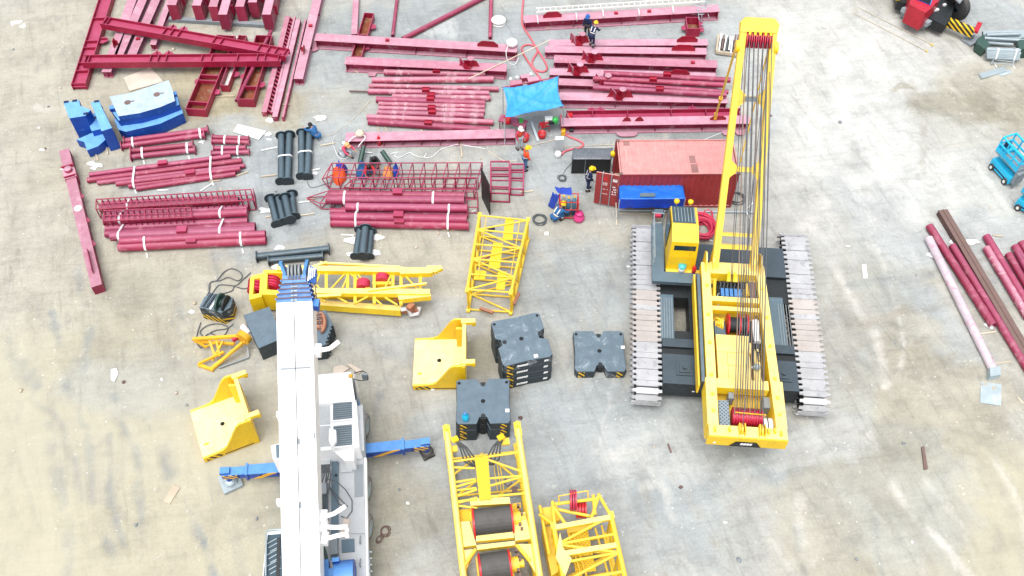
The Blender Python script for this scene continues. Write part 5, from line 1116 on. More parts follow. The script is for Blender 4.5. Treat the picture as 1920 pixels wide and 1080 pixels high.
m = MB(); m.slab([(852, 956), (885, 954), (886, 976), (854, 979)], zt - .3, zt - .34); m.slab([(958, 945), (976, 942), (978, 962), (960, 964)], zt - .3, zt - .34); m.build('walkway_panel', M['mesh'], wb)
for px in ([(852, 979), (880, 977), (893, 1022), (858, 1027)], [(960, 962), (984, 960), (996, 1010), (966, 1014)], [(880, 935), (955, 932), (957, 944), (883, 948)], [(892, 1001), (962, 994), (964, 1008), (893, 1015)], [(893, 1022), (966, 1014), (966, 1022), (895, 1031)], [(858, 1032), (890, 1030), (873, 1070), (864, 1070)], [(968, 1020), (996, 1020), (1004, 1075), (990, 1050)], [(868, 1085), (1005, 1082), (1012, 1180), (880, 1180)]):
    m = MB(); m.slab(px, zt - .05, zt - .28); m.build('deck_plate', M['yellowtop'], wb)
for px in ((866, 1068, 892, 1030), (994, 1052, 968, 1022)): wline(px, zt, .07)
for (xa, ya, xb, yb, r_) in ((888, 978, 960, 970, .62), (900, 1064, 956, 1056, .62)):
    A = P(xa, ya, zt + .05); B = P(xb, yb, zt + .05); ax = (B - A).normalized(); Ld = (B - A).length; c = (A + B) / 2
    c.z = zt - .15
    drum(wb, c, 0, 0, -Ld / 2, Ld / 2, r_ * .9, r_, axis=ax, rope='rubber', grooves=22, mid=False)
    m = MB(); m.tube(c + ax * (Ld / 2 + .04), c + ax * (Ld / 2 + .35), .3, 14); m.tube(c + ax * (Ld / 2 + .3), c + ax * (Ld / 2 + .55), .16, 10); m.build('winch_motor', M['yellow'], wb)
    for sg in (-1, 1): m = MB(); m.box(c + ax * sg * (Ld / 2 + .09) - Z * .7, (.06, 1.1, 1.2), math.atan2(ax.y, ax.x)); m.build('drum_bracket', M['yellow'], wb)
    for k in range(6): m = MB(); m.box(c + ax * (Ld / 2 + .25 + .07 * (k % 3)) + V((0, .5 - .2 * k, .1)), (.1, .12, .2)); m.build('hydraulic_fitting', M['rustbrown'], wb)
for (x0, y0), (x1, y1) in (((853, 826), (888, 876)), ((939, 822), (915, 872))):
    m = MB()
    for k in range(4):
        a = P(x0 + k * 1.5, y0, 2.6); e = P(x1 + k * 3, y1, 1.3); m.path([a, a + (e - a) * .4 + V((.05 * k - .1, .1, .12)), a + (e - a) * .75 + V((.12 * k - .2, 0, -.05)), e], .035, 6)
    m.build('hydraulic_hose', M['cable'], wb)
    m = MB(); c = P(x0, y0 - 2, 2.65); m.box(c, (.28, .22, .12), .5); m.build('hose_cap', M['helmyellow'], wb)
for px in ([(842, 838), (857, 834), (858, 845), (844, 848)], [(938, 824), (954, 820), (956, 832), (940, 834)]):
    m = MB(); m.slab(px, zt - .1, zt - .2); m.build('pin_bracket', M['yellow'], wb)
m = MB(); m.path([P(950, 893, 1.2), P(945, 905, 1), P(952, 912, .9), P(960, 905, 1)], .03, 6); m.slab([(960, 912), (970, 912), (970, 925), (960, 925)], .9, .7); m.build('hanging_hose', M['rustbrown'], wb)
for x in (925, 932, 937): wline((x, 868, x + 8, 922), 1.0, .02, nm='ladder_rail')
# lattice section at the bottom, right of the winch base
t = lattice('yellow lattice section with red sheaves at its upper end, right of the winch base', [(1038, 987), (1146, 967), (1186, 1145), (1072, 1165)], 2.3, .15, 5, GY, r=.10, rb=.06, panels=[([(1064, 990), (1100, 984), (1112, 1040), (1072, 1046)], 1.0), ([(1075, 1050), (1112, 1044), (1118, 1070), (1080, 1076)], 1.0)])
for px, z0_, z1_ in (((1012, 948, 1030, 1040), 1.7, 1.7), ((1012, 965, 1040, 985), 1.9, 2.2), ((1036, 940, 1040, 987), 2.2, 2.2), ((1122, 926, 1146, 968), 2.2, 2.2), ((1040, 945, 1120, 935), 2.2, 2.2), ((1038, 950, 1062, 985), 2.2, 2.2), ((1108, 975, 1122, 930), 2.2, 2.2), ((1045, 955, 1108, 968), 2.0, 2.0), ((1112, 928, 1116, 965), 2.2, 2.2), ((1048, 930, 1102, 920), 2.6, 2.6), ((1048, 930, 1048, 945), 2.6, 2.2), ((1102, 920, 1103, 936), 2.6, 2.2)):
    m = MB(); m.tube(P(px[0], px[1], z0_), P(px[2], px[3], z1_), .07 if z0_ < 2.5 else .025, 8); m.build('end_frame', M['yellow'], t)
m = MB(); m.slab([(1013, 953), (1045, 948), (1050, 975), (1022, 983)], 1.5, 1.3); m.slab([(1016, 990), (1034, 985), (1050, 1070), (1034, 1080)], 1.2, .3); m.build('end_plate', M['yellow'], t)
for k in range(3):
    c = P(1070 + 4.5 * k, 938, 2.3); m = MB(); m.tube(c - V((.03, 0, 0)), c + V((.03, 0, 0)), .42, 22); m.build('rope_sheave', M['sheave'], t)
for k in range(4):
    c = P(1082 + 5 * k, 956, 1.7); m = MB(); m.tube(c - V((.04, 0, 0)), c + V((.04, 0, 0)), .34, 18); m.build('rope_sheave', M['red'], t)
for px in ((1040, 990, 1148, 970), (1050, 1040, 1160, 1022)):
    m = MB(); m.obox(P(px[0], px[1], 2.3), P(px[2], px[3], 2.3), .2, .16); m.build('cross_beam', M['yellowtop'], t)
for px in ((1074, 1000, 1100, 1080), (1128, 985, 1150, 1080), (1090, 1080, 1066, 1000), (1116, 990, 1140, 1075)):
    m = MB(); m.tube(P(px[0], px[1], 1.2), P(px[2], px[3], 1.2), .045, 8); m.build('inner_brace', M['yellow'], t)
m = MB(); m.slab([(1062, 984), (1108, 976), (1110, 990), (1064, 1000)], 1.3, 1.2); m.build('inner_plate', M['yellow'], t)
m = MB(); m.plate([P(1050, 998, 2.45), P(1056, 1028, 2.42), P(1072, 1048, 2.4), P(1060, 1080, 2.4), P(1042, 1045, 2.42)], Z, .03); m.build('loose_cover', M['yellowtop'], t)
# ---------------------------------------------------------------- lying mast head section behind the white boom
t = thing('mast_head_section', 'yellow mast head lying flat behind the white boom, red sheaves at its left end', 'crane section', P(650, 540), 0, GY)
def yb(px0, px1, z, w, h, mat='yellowtop', nm='chord', z2=None): m = MB(); m.obox(P(px0[0], px0[1], z), P(px1[0], px1[1], z if z2 is None else z2), w, h); return m.build(nm, M[mat], t)
yb((520, 505), (812, 510), 1.5, .3, .3); yb((560, 548), (806, 550), 1.5, .3, .3)
yb((545, 553), (806, 557), .6, .22, .35, 'yellow'); yb((570, 570), (752, 583), .45, .3, .45, 'yellowtop'); yb((752, 583), (785, 582), .45, .16, .2, 'copper', 'pin_end')
yb((600, 493), (750, 501), 1.6, .1, .1); yb((585, 501), (613, 492), 1.6, .12, .12); yb((812, 510), (828, 502), 1.5, .25, .2); yb((690, 545), (800, 532), 1.7, .1, .12); yb((590, 556), (640, 553), 1.7, .14, .1)
for x, y0, y1 in ((612, 494, 560), (652, 510, 548), (666, 508, 570), (702, 508, 570), (752, 505, 572), (788, 510, 552), (737, 510, 548)): yb((x, y0), (x, y1), 1.35, .14, .12, 'yellow', 'frame_brace')
for p, q in (((583, 520), (602, 545)), ((618, 545), (648, 512)), ((655, 512), (698, 545)), ((640, 545), (655, 512)), ((705, 562), (716, 572)), ((590, 555), (610, 565)), ((670, 512), (690, 545)), ((720, 545), (735, 512)), ((755, 512), (785, 545)), ((630, 556), (652, 568)), ((668, 568), (690, 556)), ((722, 558), (745, 572)), ((565, 512), (580, 545)), ((600, 512), (588, 545))): yb(p, q, 1.4, .07, .08, 'yellow', 'diagonal_brace')
m = MB(); m.slab([(468, 522), (494, 517), (492, 552), (466, 556)], 1.3, 1.0); 
hd = None
m = MB()
for kz, px in enumerate(([(472, 517), (493, 512), (494, 520), (472, 524)], [(468, 553), (490, 549), (491, 556), (467, 562)], [(469, 520), (477, 519), (474, 557), (467, 558)], [(488, 515), (496, 514), (494, 552), (486, 553)], [(494, 506), (530, 506), (530, 512), (494, 512)], [(492, 542), (530, 545), (530, 553), (490, 552)], [(494, 508), (502, 508), (500, 548), (491, 548)])): m = MB(); m.slab(px, 1.45 + .011 * kz, .3 - .013 * kz); m.build('head_frame', M['yellow'], t)
for x0, y0, y1, n_ in ((481, 526, 549, 4), (511, 516, 541, 5)):
    for k in range(n_):
        c = P(x0 - .6 * k, y0 + (y1 - y0) * (k + .5) / n_, .98); m = MB(); m.tube(c - V((0, .05, 0)), c + V((0, .05, 0)), .40, 18); m.tube(c - V((0, .11, 0)), c + V((0, .11, 0)), .33, 14); m.build('rope_sheave', M['sheave'], t)
for x, y in ((717, 522), (681, 535)):
    c = P(x, y, 1.3); m = MB(); m.tube(c - V((0, .22, 0)), c + V((0, .22, 0)), .33, 16); g = m.build('guide_roller', M['sheave'], t); m = MB(); m.obox(c + V((-.45, -.3, -.15)), c + V((.45, -.3, -.15)), .18, .4); m.build('roller_guard', M['yellow'], g)
for px, z1_, z0_ in (([(750, 500), (805, 504), (808, 512), (750, 513)], 1.675, 1.35), ([(745, 552), (806, 545), (808, 555), (748, 562)], 1.53, 1.2), ([(800, 498), (826, 498), (826, 504), (800, 506)], 1.63, 1.4)):
    m = MB(); m.slab(px, z1_, z0_); m.build('end_fork', M['yellowtop'], t)
for k, (x, y) in enumerate(((728, 505), (745, 560), (690, 550), (770, 575))): m = MB(); m.box(P(x, y, 1.0), (.35, .25, .25), .3 * k); m.build('pin_bracket', M['copper'], t)
m = MB(); m.path([P(752, 580, .7), P(765, 578, .75), P(770, 590, .3), P(783, 588, .3), P(786, 575, .55)], .12, 7); w_ = tag(m.build('plastic_wrap', M['film']), 'crumpled white plastic wrap around the end of a yellow girder', 'plastic wrap')
# ---------------------------------------------------------------- white mobile crane
mc = thing('mobile_crane', 'white truck crane with long white boom, blue boom tip and blue outriggers', 'crane', V((-7.3, 15.5, 0)), R(5))
def ms(name, px, zt, zb, mat, parent=None): m = MB(); m.slab(px, zt, zb); return m.build(name, M[mat], parent or mc)
# carrier deck, chassis
ms('chassis', [(575, 760), (676, 760), (684, 1260), (560, 1260)], 1.25, .55, 'grey')
deck = ms('deck', [(575, 845), (684, 845), (691, 1260), (545, 1260)], 1.6, 1.28, 'whitegrey')
for k, px in enumerate(([(638, 862), (682, 862), (685, 1000), (637, 1000)], [(637, 1003), (685, 1003), (690, 1260), (634, 1260)])): ms('deck_plate', px, 1.64, 1.601, 'whitegrey', deck)
ms('deck_channel', [(622, 865), (635, 865), (634, 1050), (620, 1050)], 1.645, 1.602, 'bluegrey', deck)
ms('deck_edge', [(683, 858), (687, 858), (694, 1260), (690, 1260)], 1.66, 1.30, 'white', deck)
m = MB(); m.disc(P(630, 891, 1.66), Z, .06, .03, 12); m.build('deck_socket', M['black'], deck)
# wheels
for y in (800, 918, 990, 1110, 1190):
    c = P(676, y, .6); c.x = P(687 + (y - 860) * .03, y - 26, 1.6).x - .20
    for nm, sx in (('r', 0), ('l', -2.35)):
        q = c + V((sx, 0, 0)); ax = V((1, -.09, 0)).normalized()
        m = MB(); m.lathe(q, [(.25, -.19), (.5, -.19), (.58, -.12), (.60, 0), (.58, .12), (.5, .19), (.25, .19)], 24, ax); wh = m.build('tyre', M['dustytyre'], mc)
        m = MB(); m.lathe(q, [(0, .05), (.2, .1), (.25, .20), (.36, .2), (.40, .13)], 20, ax); m.lathe(q, [(0, -.05), (.2, -.1), (.25, -.20), (.36, -.2), (.40, -.13)], 20, ax); m.build('rim', M['galv'], wh)
# driver's cab
cb = ms('cab', [(560, 706), (658, 697), (666, 752), (566, 760)], 2.95, 1.0, 'white')
ms('roof_panel', [(592, 706), (652, 700), (656, 742), (595, 748)], 2.99, 2.951, 'white', cb)
m = MB(); a, b_ = P(660, 702, 2.75), P(667, 750, 2.75); a.x += .05; b_.x += .05; m.plate([a, b_, b_ - Z * .8, a - Z * .8], (1, 0, 0), .03); m.build('side_window', M['glass'], cb)
m = MB(); m.plate([a + V((.04, 0, .02)), a + V((.04, -.2, .02)), a + V((.04, -.2, -1.4)), a + V((.04, 0, -1.4))], (1, 0, 0), .05); m.build('window_pillar', M['white'], cb)
m = MB(); m.plate([a + V((.06, -.35, -.9)), b_ + V((.02, .1, -.9)), b_ + V((.02, .1, -1.5)), a + V((.06, -.35, -1.5))], (1, 0, 0), .04); m.build('door_stripe', M['blue'], cb)
m = MB(); c = P(658, 706, 3.0); m.box(c + Z * .05, (.16, .12, .1)); m.build('marker_lamp', M['orange'], cb)
mr = MB(); c = P(664, 700, 2.8); mr.path([c, c + V((.35, .08, .08)), c + V((.55, .0, .02)), c + V((.62, -.3, -.05)), c + V((.3, -.34, -.05)), c + V((.05, -.3, 0))], .022, 6); mr.build('mirror_bracket', M['black'], cb)
m = MB(); m.box(c + V((.48, -.12, -.05)), (.26, .1, .4)); m.build('mirror', M['grey'], cb)
# engine covers
ec = ms('engine_cover', [(588, 757), (668, 750), (674, 838), (592, 846)], 2.72, 1.3, 'white')
ms('cover_panel', [(590, 762), (618, 759), (619, 795), (591, 797)], 2.75, 2.721, 'whitegrey', ec); ms('cover_panel', [(591, 800), (619, 798), (620, 836), (593, 838)], 2.75, 2.721, 'whitegrey', ec)
def grille(px):
    g = ms('grille', px, 2.88, 2.6, 'white', mc); q = [P(x, y, 2.89) for x, y in px]; c = sum(q, V()) / 4; q = [c + (p - c) * .88 for p in q]
    m = MB(); m.plate(q, Z, .02); m.build('grille_mesh', M['bluegrey'], g)
    m = MB()
    for k in range(9): u = (k + .5) / 9; a = q[0] + (q[3] - q[0]) * u; b = q[1] + (q[2] - q[1]) * u; m.obox(a + Z * .02, b + Z * .02, .035, .03)
    m.build('grille_slats', M['grey'], g)
grille([(622, 750), (662, 746), (663, 786), (622, 790)]); grille([(623, 797), (662, 793), (663, 836), (622, 840)])
m = MB(); m.slab([(617, 803), (630, 806), (631, 826), (622, 838), (616, 826)], 3.1, 2.6); m.build('exhaust_cover', M['white'], mc)
m = MB(); m.slab([(622, 842), (664, 838), (664, 864), (646, 864), (632, 852)], 2.5, 1.65); m.build('step_cover', M['white'], mc)
ms('side_board', [(668, 762), (680, 758), (683, 845), (671, 845)], 2.3, 1.66, 'whitegrey')
m = MB(); m.plate([P(664, 790, 2.7), P(668, 765, 2.7), P(668, 850, 1.7), P(664, 850, 1.7)], (1, 0, 0), .04); m.build('side_panel', M['white'], mc)
ms('fender', [(508, 836), (530, 830), (530, 862), (512, 862)], 2.6, 1.4, 'white'); ms('fender_grille', [(517, 834), (524, 833), (524, 858), (518, 858)], 2.63, 2.601, 'bluegrey')
for y in (776, 940): ms('bracket', [(518, y - 5), (526, y - 5), (526, y + 5), (518, y + 5)], 4.6, 4.3, 'white')
# cross deck behind the engine: troughs and hoses
for px, mm, zt_ in (([(592, 848), (622, 845), (622, 852), (592, 855)], 'white', 2.0), ([(592, 858), (620, 856), (618, 870), (592, 872)], 'whitegrey', 1.85), ([(595, 876), (616, 874), (616, 882), (595, 884)], 'grey', 1.8), ([(598, 930), (615, 930), (615, 995), (598, 995)], 'bluegrey', 1.7)): ms('deck_box', px, zt_, 1.605, mm)
for k, (px, zz, mm) in enumerate((([(638, 868), (660, 866), (661, 884), (639, 886)], 1.72, 'whitegrey'), ([(664, 872), (680, 870), (681, 930), (665, 932)], 1.67, 'grey'), ([(600, 905), (612, 904), (612, 925), (600, 926)], 1.95, 'grey'), ([(618, 1010), (632, 1009), (633, 1038), (619, 1040)], 1.9, 'grey'), ([(640, 1012), (664, 1010), (665, 1034), (641, 1036)], 1.69, 'bluegrey'), ([(598, 1000), (616, 998), (616, 1006), (598, 1008)], 1.9, 'white'))): ms('deck_box', px, zz, 1.646, mm)
m = MB()
for k in range(6):
    x = 596 + 4 * k; m.path([P(x, 872, 1.9), P(x + 4, 890, 2.0), P(x - 2 + 3 * (k % 2), 912, 1.9), P(x - 4, 940, 1.8), P(x - 6, 975, 1.75)], .028, 6)
m.path([P(612, 898, 1.9), P(630, 902, 1.95), P(648, 918, 1.9), P(660, 938, 1.8), P(660, 958, 1.75), P(650, 972, 1.7), P(640, 968, 1.7)], .022, 6)
m.path([P(612, 905, 1.9), P(628, 925, 1.85), P(642, 940, 1.75), P(652, 950, 1.72), P(648, 953, 1.72), P(636, 945, 1.8), P(618, 915, 1.9)], .022, 6)
m.build('hydraulic_hoses', M['cable'], mc)
m = MB(); m.path([P(598, 1010, 2.4), P(606, 1025, 2.5), P(612, 1045, 2.3), P(614, 1080, 2.0), P(614, 1120, 1.9)], .07, 8); m.path([P(594, 1014, 2.4), P(601, 1030, 2.4), P(606, 1055, 2.2), P(606, 1110, 1.9)], .07, 8); m.build('hydraulic_hose', M['green'], mc)
# blue winch housing
m = MB(); a = P(632, 1058, 2.2); b_ = P(668, 1054, 2.2); m.tube(a + V((0, -.6, -.1)), b_ + V((0, -.6, -.1)), .72, 26); bw = m.build('winch_housing', M['blue'], mc)
m = MB(); m.slab([(616, 1066), (632, 1064), (632, 1100), (616, 1102)], 2.6, 1.65); m.slab([(622, 1046), (636, 1044), (636, 1052), (622, 1054)], 2.8, 2.3); m.build('winch_bracket', M['blue'], bw)
ms('slewing_deck', [(545, 1060), (615, 1055), (618, 1240), (540, 1240)], 2.1, 1.645, 'white')
ms('slewing_frame', [(600, 1050), (616, 1048), (618, 1150), (601, 1150)], 2.5, 2.101, 'blue')
# handrail ladder on the right edge
m = MB()
for k in range(6): a = P(684 + .3 * k, 1035 + 12 * k, 1.5); m.obox(a, a + V((.28, 0, 0)), .04, .04)
m.obox(P(691, 1030, 1.5), P(695, 1110, 1.5), .04, .04); m.build('step_ladder', M['galv'], mc)
for y in (1012, 1055): m = MB(); m.ring(P(676, y, 1.7), (1, 0, 0), .16, .025, 14, 6, .5, 0); m.build('grab_handle', M['grey'], mc)
# operator's cabin on the left
oc = thing
m = MB(); m.slab([(500, 998), (536, 992), (536, 1240), (478, 1240)], 3.1, 1.7); oc = m.build('operator_cabin', M['white'], mc)
def roofpl(px, z, mat, nm, t=.02): m = MB(); m.slab(px, z + t, z); return m.build(nm, M[mat], oc)
roofpl([(502, 1003), (536, 1000), (536, 1170), (484, 1175)], 3.102, 'glassblue', 'roof_window'); roofpl([(520, 1008), (526, 1008), (524, 1080), (517, 1080)], 3.125, 'black', 'roof_wiper', .03)
m = MB()
for k in range(9): a = P(500 + 3.5 * (k % 3), 1020 + 7 * k, 3.135); m.obox(a, a + V((.35, .22, 0)), .03, .01)
m.build('roof_grip', M['galv'], oc)
m = MB(); m.path([P(498, 1080, 3.3), P(499, 1000, 3.3), P(504, 994, 3.3), P(534, 992, 3.3)], .035, 8); m.build('roof_rail', M['galv'], oc)
# outriggers
def outrigger(pa, pb, sg, zt, pad, padmat):
    ps = pad or 1
    A, B = P(pa[0], pa[1], zt), P(pb[0], pb[1], zt); d = (B - A).normalized(); Ln = (B - A).length
    A0 = A - d * 1.6
    m = MB(); m.obox(A0 - Z * .2, A + d * Ln * .62 - Z * .2, .46, .42); o = m.build('outrigger_beam', M['blue'], mc)
    m = MB(); m.obox(A + d * Ln * .62 - Z * .21, B - Z * .21, .38, .34); m.build('outrigger_extension', M['blue'], o)
    m = MB(); m.obox(A + d * (Ln * .62 - .04) - Z * .2, A + d * (Ln * .62 + .05) - Z * .2, .56, .54); m.build('outrigger_collar', M['blue'], o)
    s = d.cross(Z).normalized(); s = s if s.y < 0 else -s
    m = MB(); p = A + d * Ln * .2 - Z * .2 + s * .24
    m.plate([p - d * .1 + Z * .2, p + d * .25 + Z * .2, p + d * .95 - Z * .2, p + d * .6 - Z * .2] if sg < 0 else [p - d * .1 - Z * .2, p + d * .25 - Z * .2, p + d * 1.1 + Z * .2, p + d * .75 + Z * .2], s, .02); m.build('hazard_flash', M['orange'], o)
    m = MB(); p = B - d * .55 - Z * .21 + s * .2; m.plate([p - d * .1 - Z * .15, p + d * .5 - Z * .15, p + d * .5 + Z * .15, p - d * .1 + Z * .15], s, .02); m.build('hazard_panel', M['hazardblue'], o)
    m = MB(); m.tube(B - d * .15 - Z * .1, V((B.x - d.x * .15, B.y - d.y * .15, .15)), .13, 12); m.box(B - d * .15 + Z * .02, (.4, .3, .16), math.atan2(d.y, d.x)); m.build('outrigger_jack', M['blue'], o)
    for k in (.15, .42, .75): q = A + d * Ln * k - Z * .2 + s * .235; mm = MB(); mm.tube(q - s * .01, q + s * .012, .045, 8); mm.build('pin_hole', M['black'], o)
    m = MB(); q = V((B.x - d.x * .15, B.y - d.y * .15, 0)); m.box(q + Z * .09, (.85 * ps, .85 * ps, .16), .5); m.box(q + Z * .2, (.45 * ps, .45 * ps, .12), .5); m.lathe(q + Z * .25, [(.3, 0), (.22, .12), (0, .12)], 12); m.build('outrigger_pad', M[padmat], o)
outrigger((676, 842), (804, 828), 1, 1.15, .62, 'rubber')
outrigger((540, 875), (415, 884), -1, 1.15, 0, 'galv')
# ---- boom
BA = V((-7.66, 12.15, 4.05)); BD = (V((-8.30, 21.1, 8.5)) - BA).normalized(); BS = BD.cross(Z).normalized(); BN = BS.cross(BD).normalized()
def bsec(p0, p1, w, h, w1=None, h1=None, ch=.12):
    """octagonal-ish boom section whose top face keeps to the same plane"""
    w1 = w if w1 is None else w1; h1 = h if h1 is None else h1
    def rg(p, w, h): return [p + BS * x + BN * z for x, z in ((-w / 2, 0), (-w / 2, -h * .62), (-w * .32, -h), (w * .32, -h), (w / 2, -h * .62), (w / 2, 0), (w * .02, .035), (-w * .02, .035))]
    a = rg(p0, w, h); b = rg(p1, w1, h1); n = 8; m = MB()
    m.add(a + b, [tuple(reversed(range(n))), tuple(range(n, 2 * n))] + [(k, (k + 1) % n, n + (k + 1) % n, n + k) for k in range(n)]); return m
bt = lambda s, dn=0.0, x=0.0: BA + BD * s + BN * -dn + BS * x
S1 = 10.08
bm_ = bsec(bt(-7.0), bt(S1), 1.36, 1.5).build('boom', M['white'], mc)
m = MB(); m.obox(bt(-7, -.045), bt(S1, -.045), .012, .02, BN); m.build('boom_seam', M['grey'], bm_)
m = MB(); m.obox(bt(7.55, -.05, -.55), bt(7.55, -.05, .55), .06, .05, BN); m.build('boom_strap', M['grey'], bm_)
for s, x in ((2.4, .05), (4.7, .06), (4.75, -.0), (-.6, .55), (4.9, .62)): m = MB(); m.obox(bt(s, -.03, x), bt(s + .22, -.03, x), .07, .06, BN); m.build('boom_latch', M['grey'], bm_)
prev = S1
for k in range(5):
    s1 = prev + .185; w = 1.34 - .085 * k; h = 1.4 - .1 * k; dn = .05 + .05 * k
    sec = bsec(bt(prev - .3, dn), bt(s1, dn), w, h).build('boom_extension', M['blue'], mc)
    c = bsec(bt(s1 - .06, dn - .035), bt(s1, dn - .035), w + .10, h + .06).build('section_collar', M['blue'], sec)
    m = MB(); m.obox(bt(s1 - .015, dn - .085, -w / 2), bt(s1 - .015, dn - .085, w / 2), .04, .04, BN); m.build('wear_strip', M['rustbrown'], sec)
    m = MB(); m.obox(bt(s1 - .11, dn - .05, -.12), bt(s1 - .11, dn - .05, .12), .06, .05, BN); m.build('guide_pad', M['paleblue'], sec)
    prev = s1
hs = prev
for x in (-.40, .40):
    m = MB(); m.plate([bt(hs - .15, .25, x), bt(hs + .25, .15, x * .95), bt(hs + .62, .05, x * 1.25), bt(hs + .74, .18, x * 1.25), bt(hs + .66, .4, x * 1.2), bt(hs + .5, .9, x), bt(hs - .15, .9, x)], BS, .12); m.build('head_plate', M['skyblue'], mc)
    m = MB(); c = bt(hs + .6, .2, x * 1.25); m.tube(c - BS * .09, c + BS * .09, .06, 10); m.build('head_pin', M['black'], mc)
m = MB(); m.obox(bt(hs, .4, -.45), bt(hs, .4, .45), .3, .5, BN); m.build('head_frame', M['blue'], mc)
for x in (-.2, -.07, .07, .2):
    m = MB(); c = bt(hs + .28, .3, x); m.tube(c - BS * .035, c + BS * .035, .32, 20); m.build('head_sheave', M['grey'], mc)
m = MB(); m.plate([bt(hs - .1, .3, .5), bt(hs + .5, .2, .62), bt(hs + .35, .3, .85), bt(hs - .2, .5, .78)], BN, .2); rp_ = m.build('deflector_bracket', M['blue'], mc)
m = MB()
for k in range(4): m.obox(bt(hs - .1 + .05 * k, .18, .52 + .08 * k), bt(hs + .42 - .02 * k, .12, .60 + .07 * k), .035, .05, BN)
m.build('bracket_ribs', M['white'], rp_)
m = MB(); m.tube(bt(-6, -.12, .0), bt(hs + .4, -.1, .0), .009, 6, cap=False); m.build('hoist_rope', M['rope'], mc)
m = MB(); m.path([bt(hs + .2, .4, .7), bt(hs - .8, .5, .78), bt(hs - 2.2, .2, .95)], .02, 6); m.build('guy_rope', M['rope'], mc)
m = MB(); m.box(bt(S1 - .1, .35, .78), (.24, .35, .3), 0); m.build('sensor_box', M['blue'], mc)
# folding jib supports: white arms on the right side of the boom
def arm(s, pts, w=.16):
    m = MB(); q = [bt(*p) for p in pts]
    for a, b in zip(q, q[1:]): m.obox(a, b, w, .14, BN)
    m.box(q[0], (.25, .45, .3)); m.build('jib_support', M['white'], mc)
arm(0, [(8.2, .3, .8), (8.25, .3, 1.25), (8.5, .25, 1.62)])
arm(0, [(2.0, .5, .8), (2.1, .4, 1.2), (2.35, .3, 1.65)]); arm(0, [(1.65, .5, .8), (1.6, .4, 1.2), (1.6, .3, 1.7)]); arm(0, [(1.2, .5, .82), (1.3, .4, 1.3), (1.35, .3, 1.72)])
m = MB(); m.obox(bt(1.55, .35, 1.66), bt(1.2, .35, 1.66), .12, .1, BN); m.build('jib_support', M['white'], mc)
ms('cardboard', [(646, 968), (656, 975), (649, 1008), (636, 1004)], 1.70, 1.65, 'ply')
# ---------------------------------------------------------------- container
CX, CY = 5.46, 33.24; CL, CW, CHt = 6.058, 2.438, 2.591
ct = thing('shipping_container', 'faded red shipping container with its doors swung open and a blue shelter in front', 'container', (CX, CY, 0), R(.4))
CM = ROOTS[ct.name]; T = lambda x, y, z: CM @ V((x, y, z))
def corr(length, depth, pitch):
    pts = []; n = int(length / pitch); 
    for k in range(n):
        x = k * length / n; p = length / n
        pts += [(x, 0), (x + p * .32, 0), (x + p * .5, depth), (x + p * .82, depth)]
    return pts + [(length, 0)]
def corrwall(name, f, L_, depth, pitch, h0, h1, mat='container'):
    """corrugated sheet: f(u, v, w) maps run, height and depth to a point"""
    o = corr(L_, depth, pitch); n = len(o); m = MB()
    vs = [f(u, h0, w) for u, w in o] + [f(u, h1, w) for u, w in o] + [f(u, h0, w + .012) for u, w in o] + [f(u, h1, w + .012) for u, w in o]
    fs = [(k, k + 1, n + k + 1, n + k) for k in range(n - 1)] + [(2 * n + k, 3 * n + k, 3 * n + k + 1, 2 * n + k + 1) for k in range(n - 1)]
    m.add(vs, fs); return m.build(name, M[mat], ct)
corrwall('side_wall', lambda u, v, w: T(.08 + u, .02 + w, v), CL - .16, .04, .28, .16, CHt - .1)
corrwall('side_wall', lambda u, v, w: T(.08 + u, CW - .035 - w, v), CL - .16, .04, .28, .16, CHt - .1)
corrwall('end_wall', lambda u, v, w: T(CL - .035 - w, .08 + u, v), CW - .16, .04, .28, .16, CHt - .1)
corrwall('roof', lambda u, v, w: T(.1 + u, v, CHt - .045 + w * .3), CL - .2, .036, .21, .06, CW - .06)
m = MB()
for x in (.05, CL - .05):
    for y in (.05, CW - .05): m.hexa([T(x - .05, y - .05, 0.01), T(x + .05, y - .05, 0.01), T(x + .05, y + .05, 0.01), T(x - .05, y + .05, 0.01), T(x - .05, y - .05, CHt), T(x + .05, y - .05, CHt), T(x + .05, y + .05, CHt), T(x - .05, y + .05, CHt)])
for z in (.09, CHt - .055):
    for y in (.035, CW - .035): m.obox(T(.1, y, z), T(CL - .1, y, z), .07, .12)
    for x in (.035, CL - .035): m.obox(T(x, .1, z), T(x, CW - .1, z), .07, .12)
m.build('corner_frame', M['container'], ct)
m = MB(); m.hexa([T(.1, .08, .1), T(CL - .08, .08, .1), T(CL - .08, CW - .08, .1), T(.1, CW - .08, .1), T(.1, .08, .16), T(CL - .08, .08, .16), T(CL - .08, CW - .08, .16), T(.1, CW - .08, .16)]); m.build('floor', M['wood'], ct)
for x in (.05, CL - .05):
    for y in (.05, CW - .05): m = MB(); m.box(T(x, y, CHt + .006), (.17, .16, .05)); m.build('corner_casting', M['rustbrown'], ct)
for x, y, sx, sy, mm in ((.5, 2.2, .32, .28, 'patch'), (3.82, .42, .34, .55, 'patch'), (3.78, 1.05, .3, .5, 'letterpink')): m = MB(); m.box(T(x, y, CHt - .02), (sx, sy, .012)); m.build('repair_patch', M['patch'], ct)
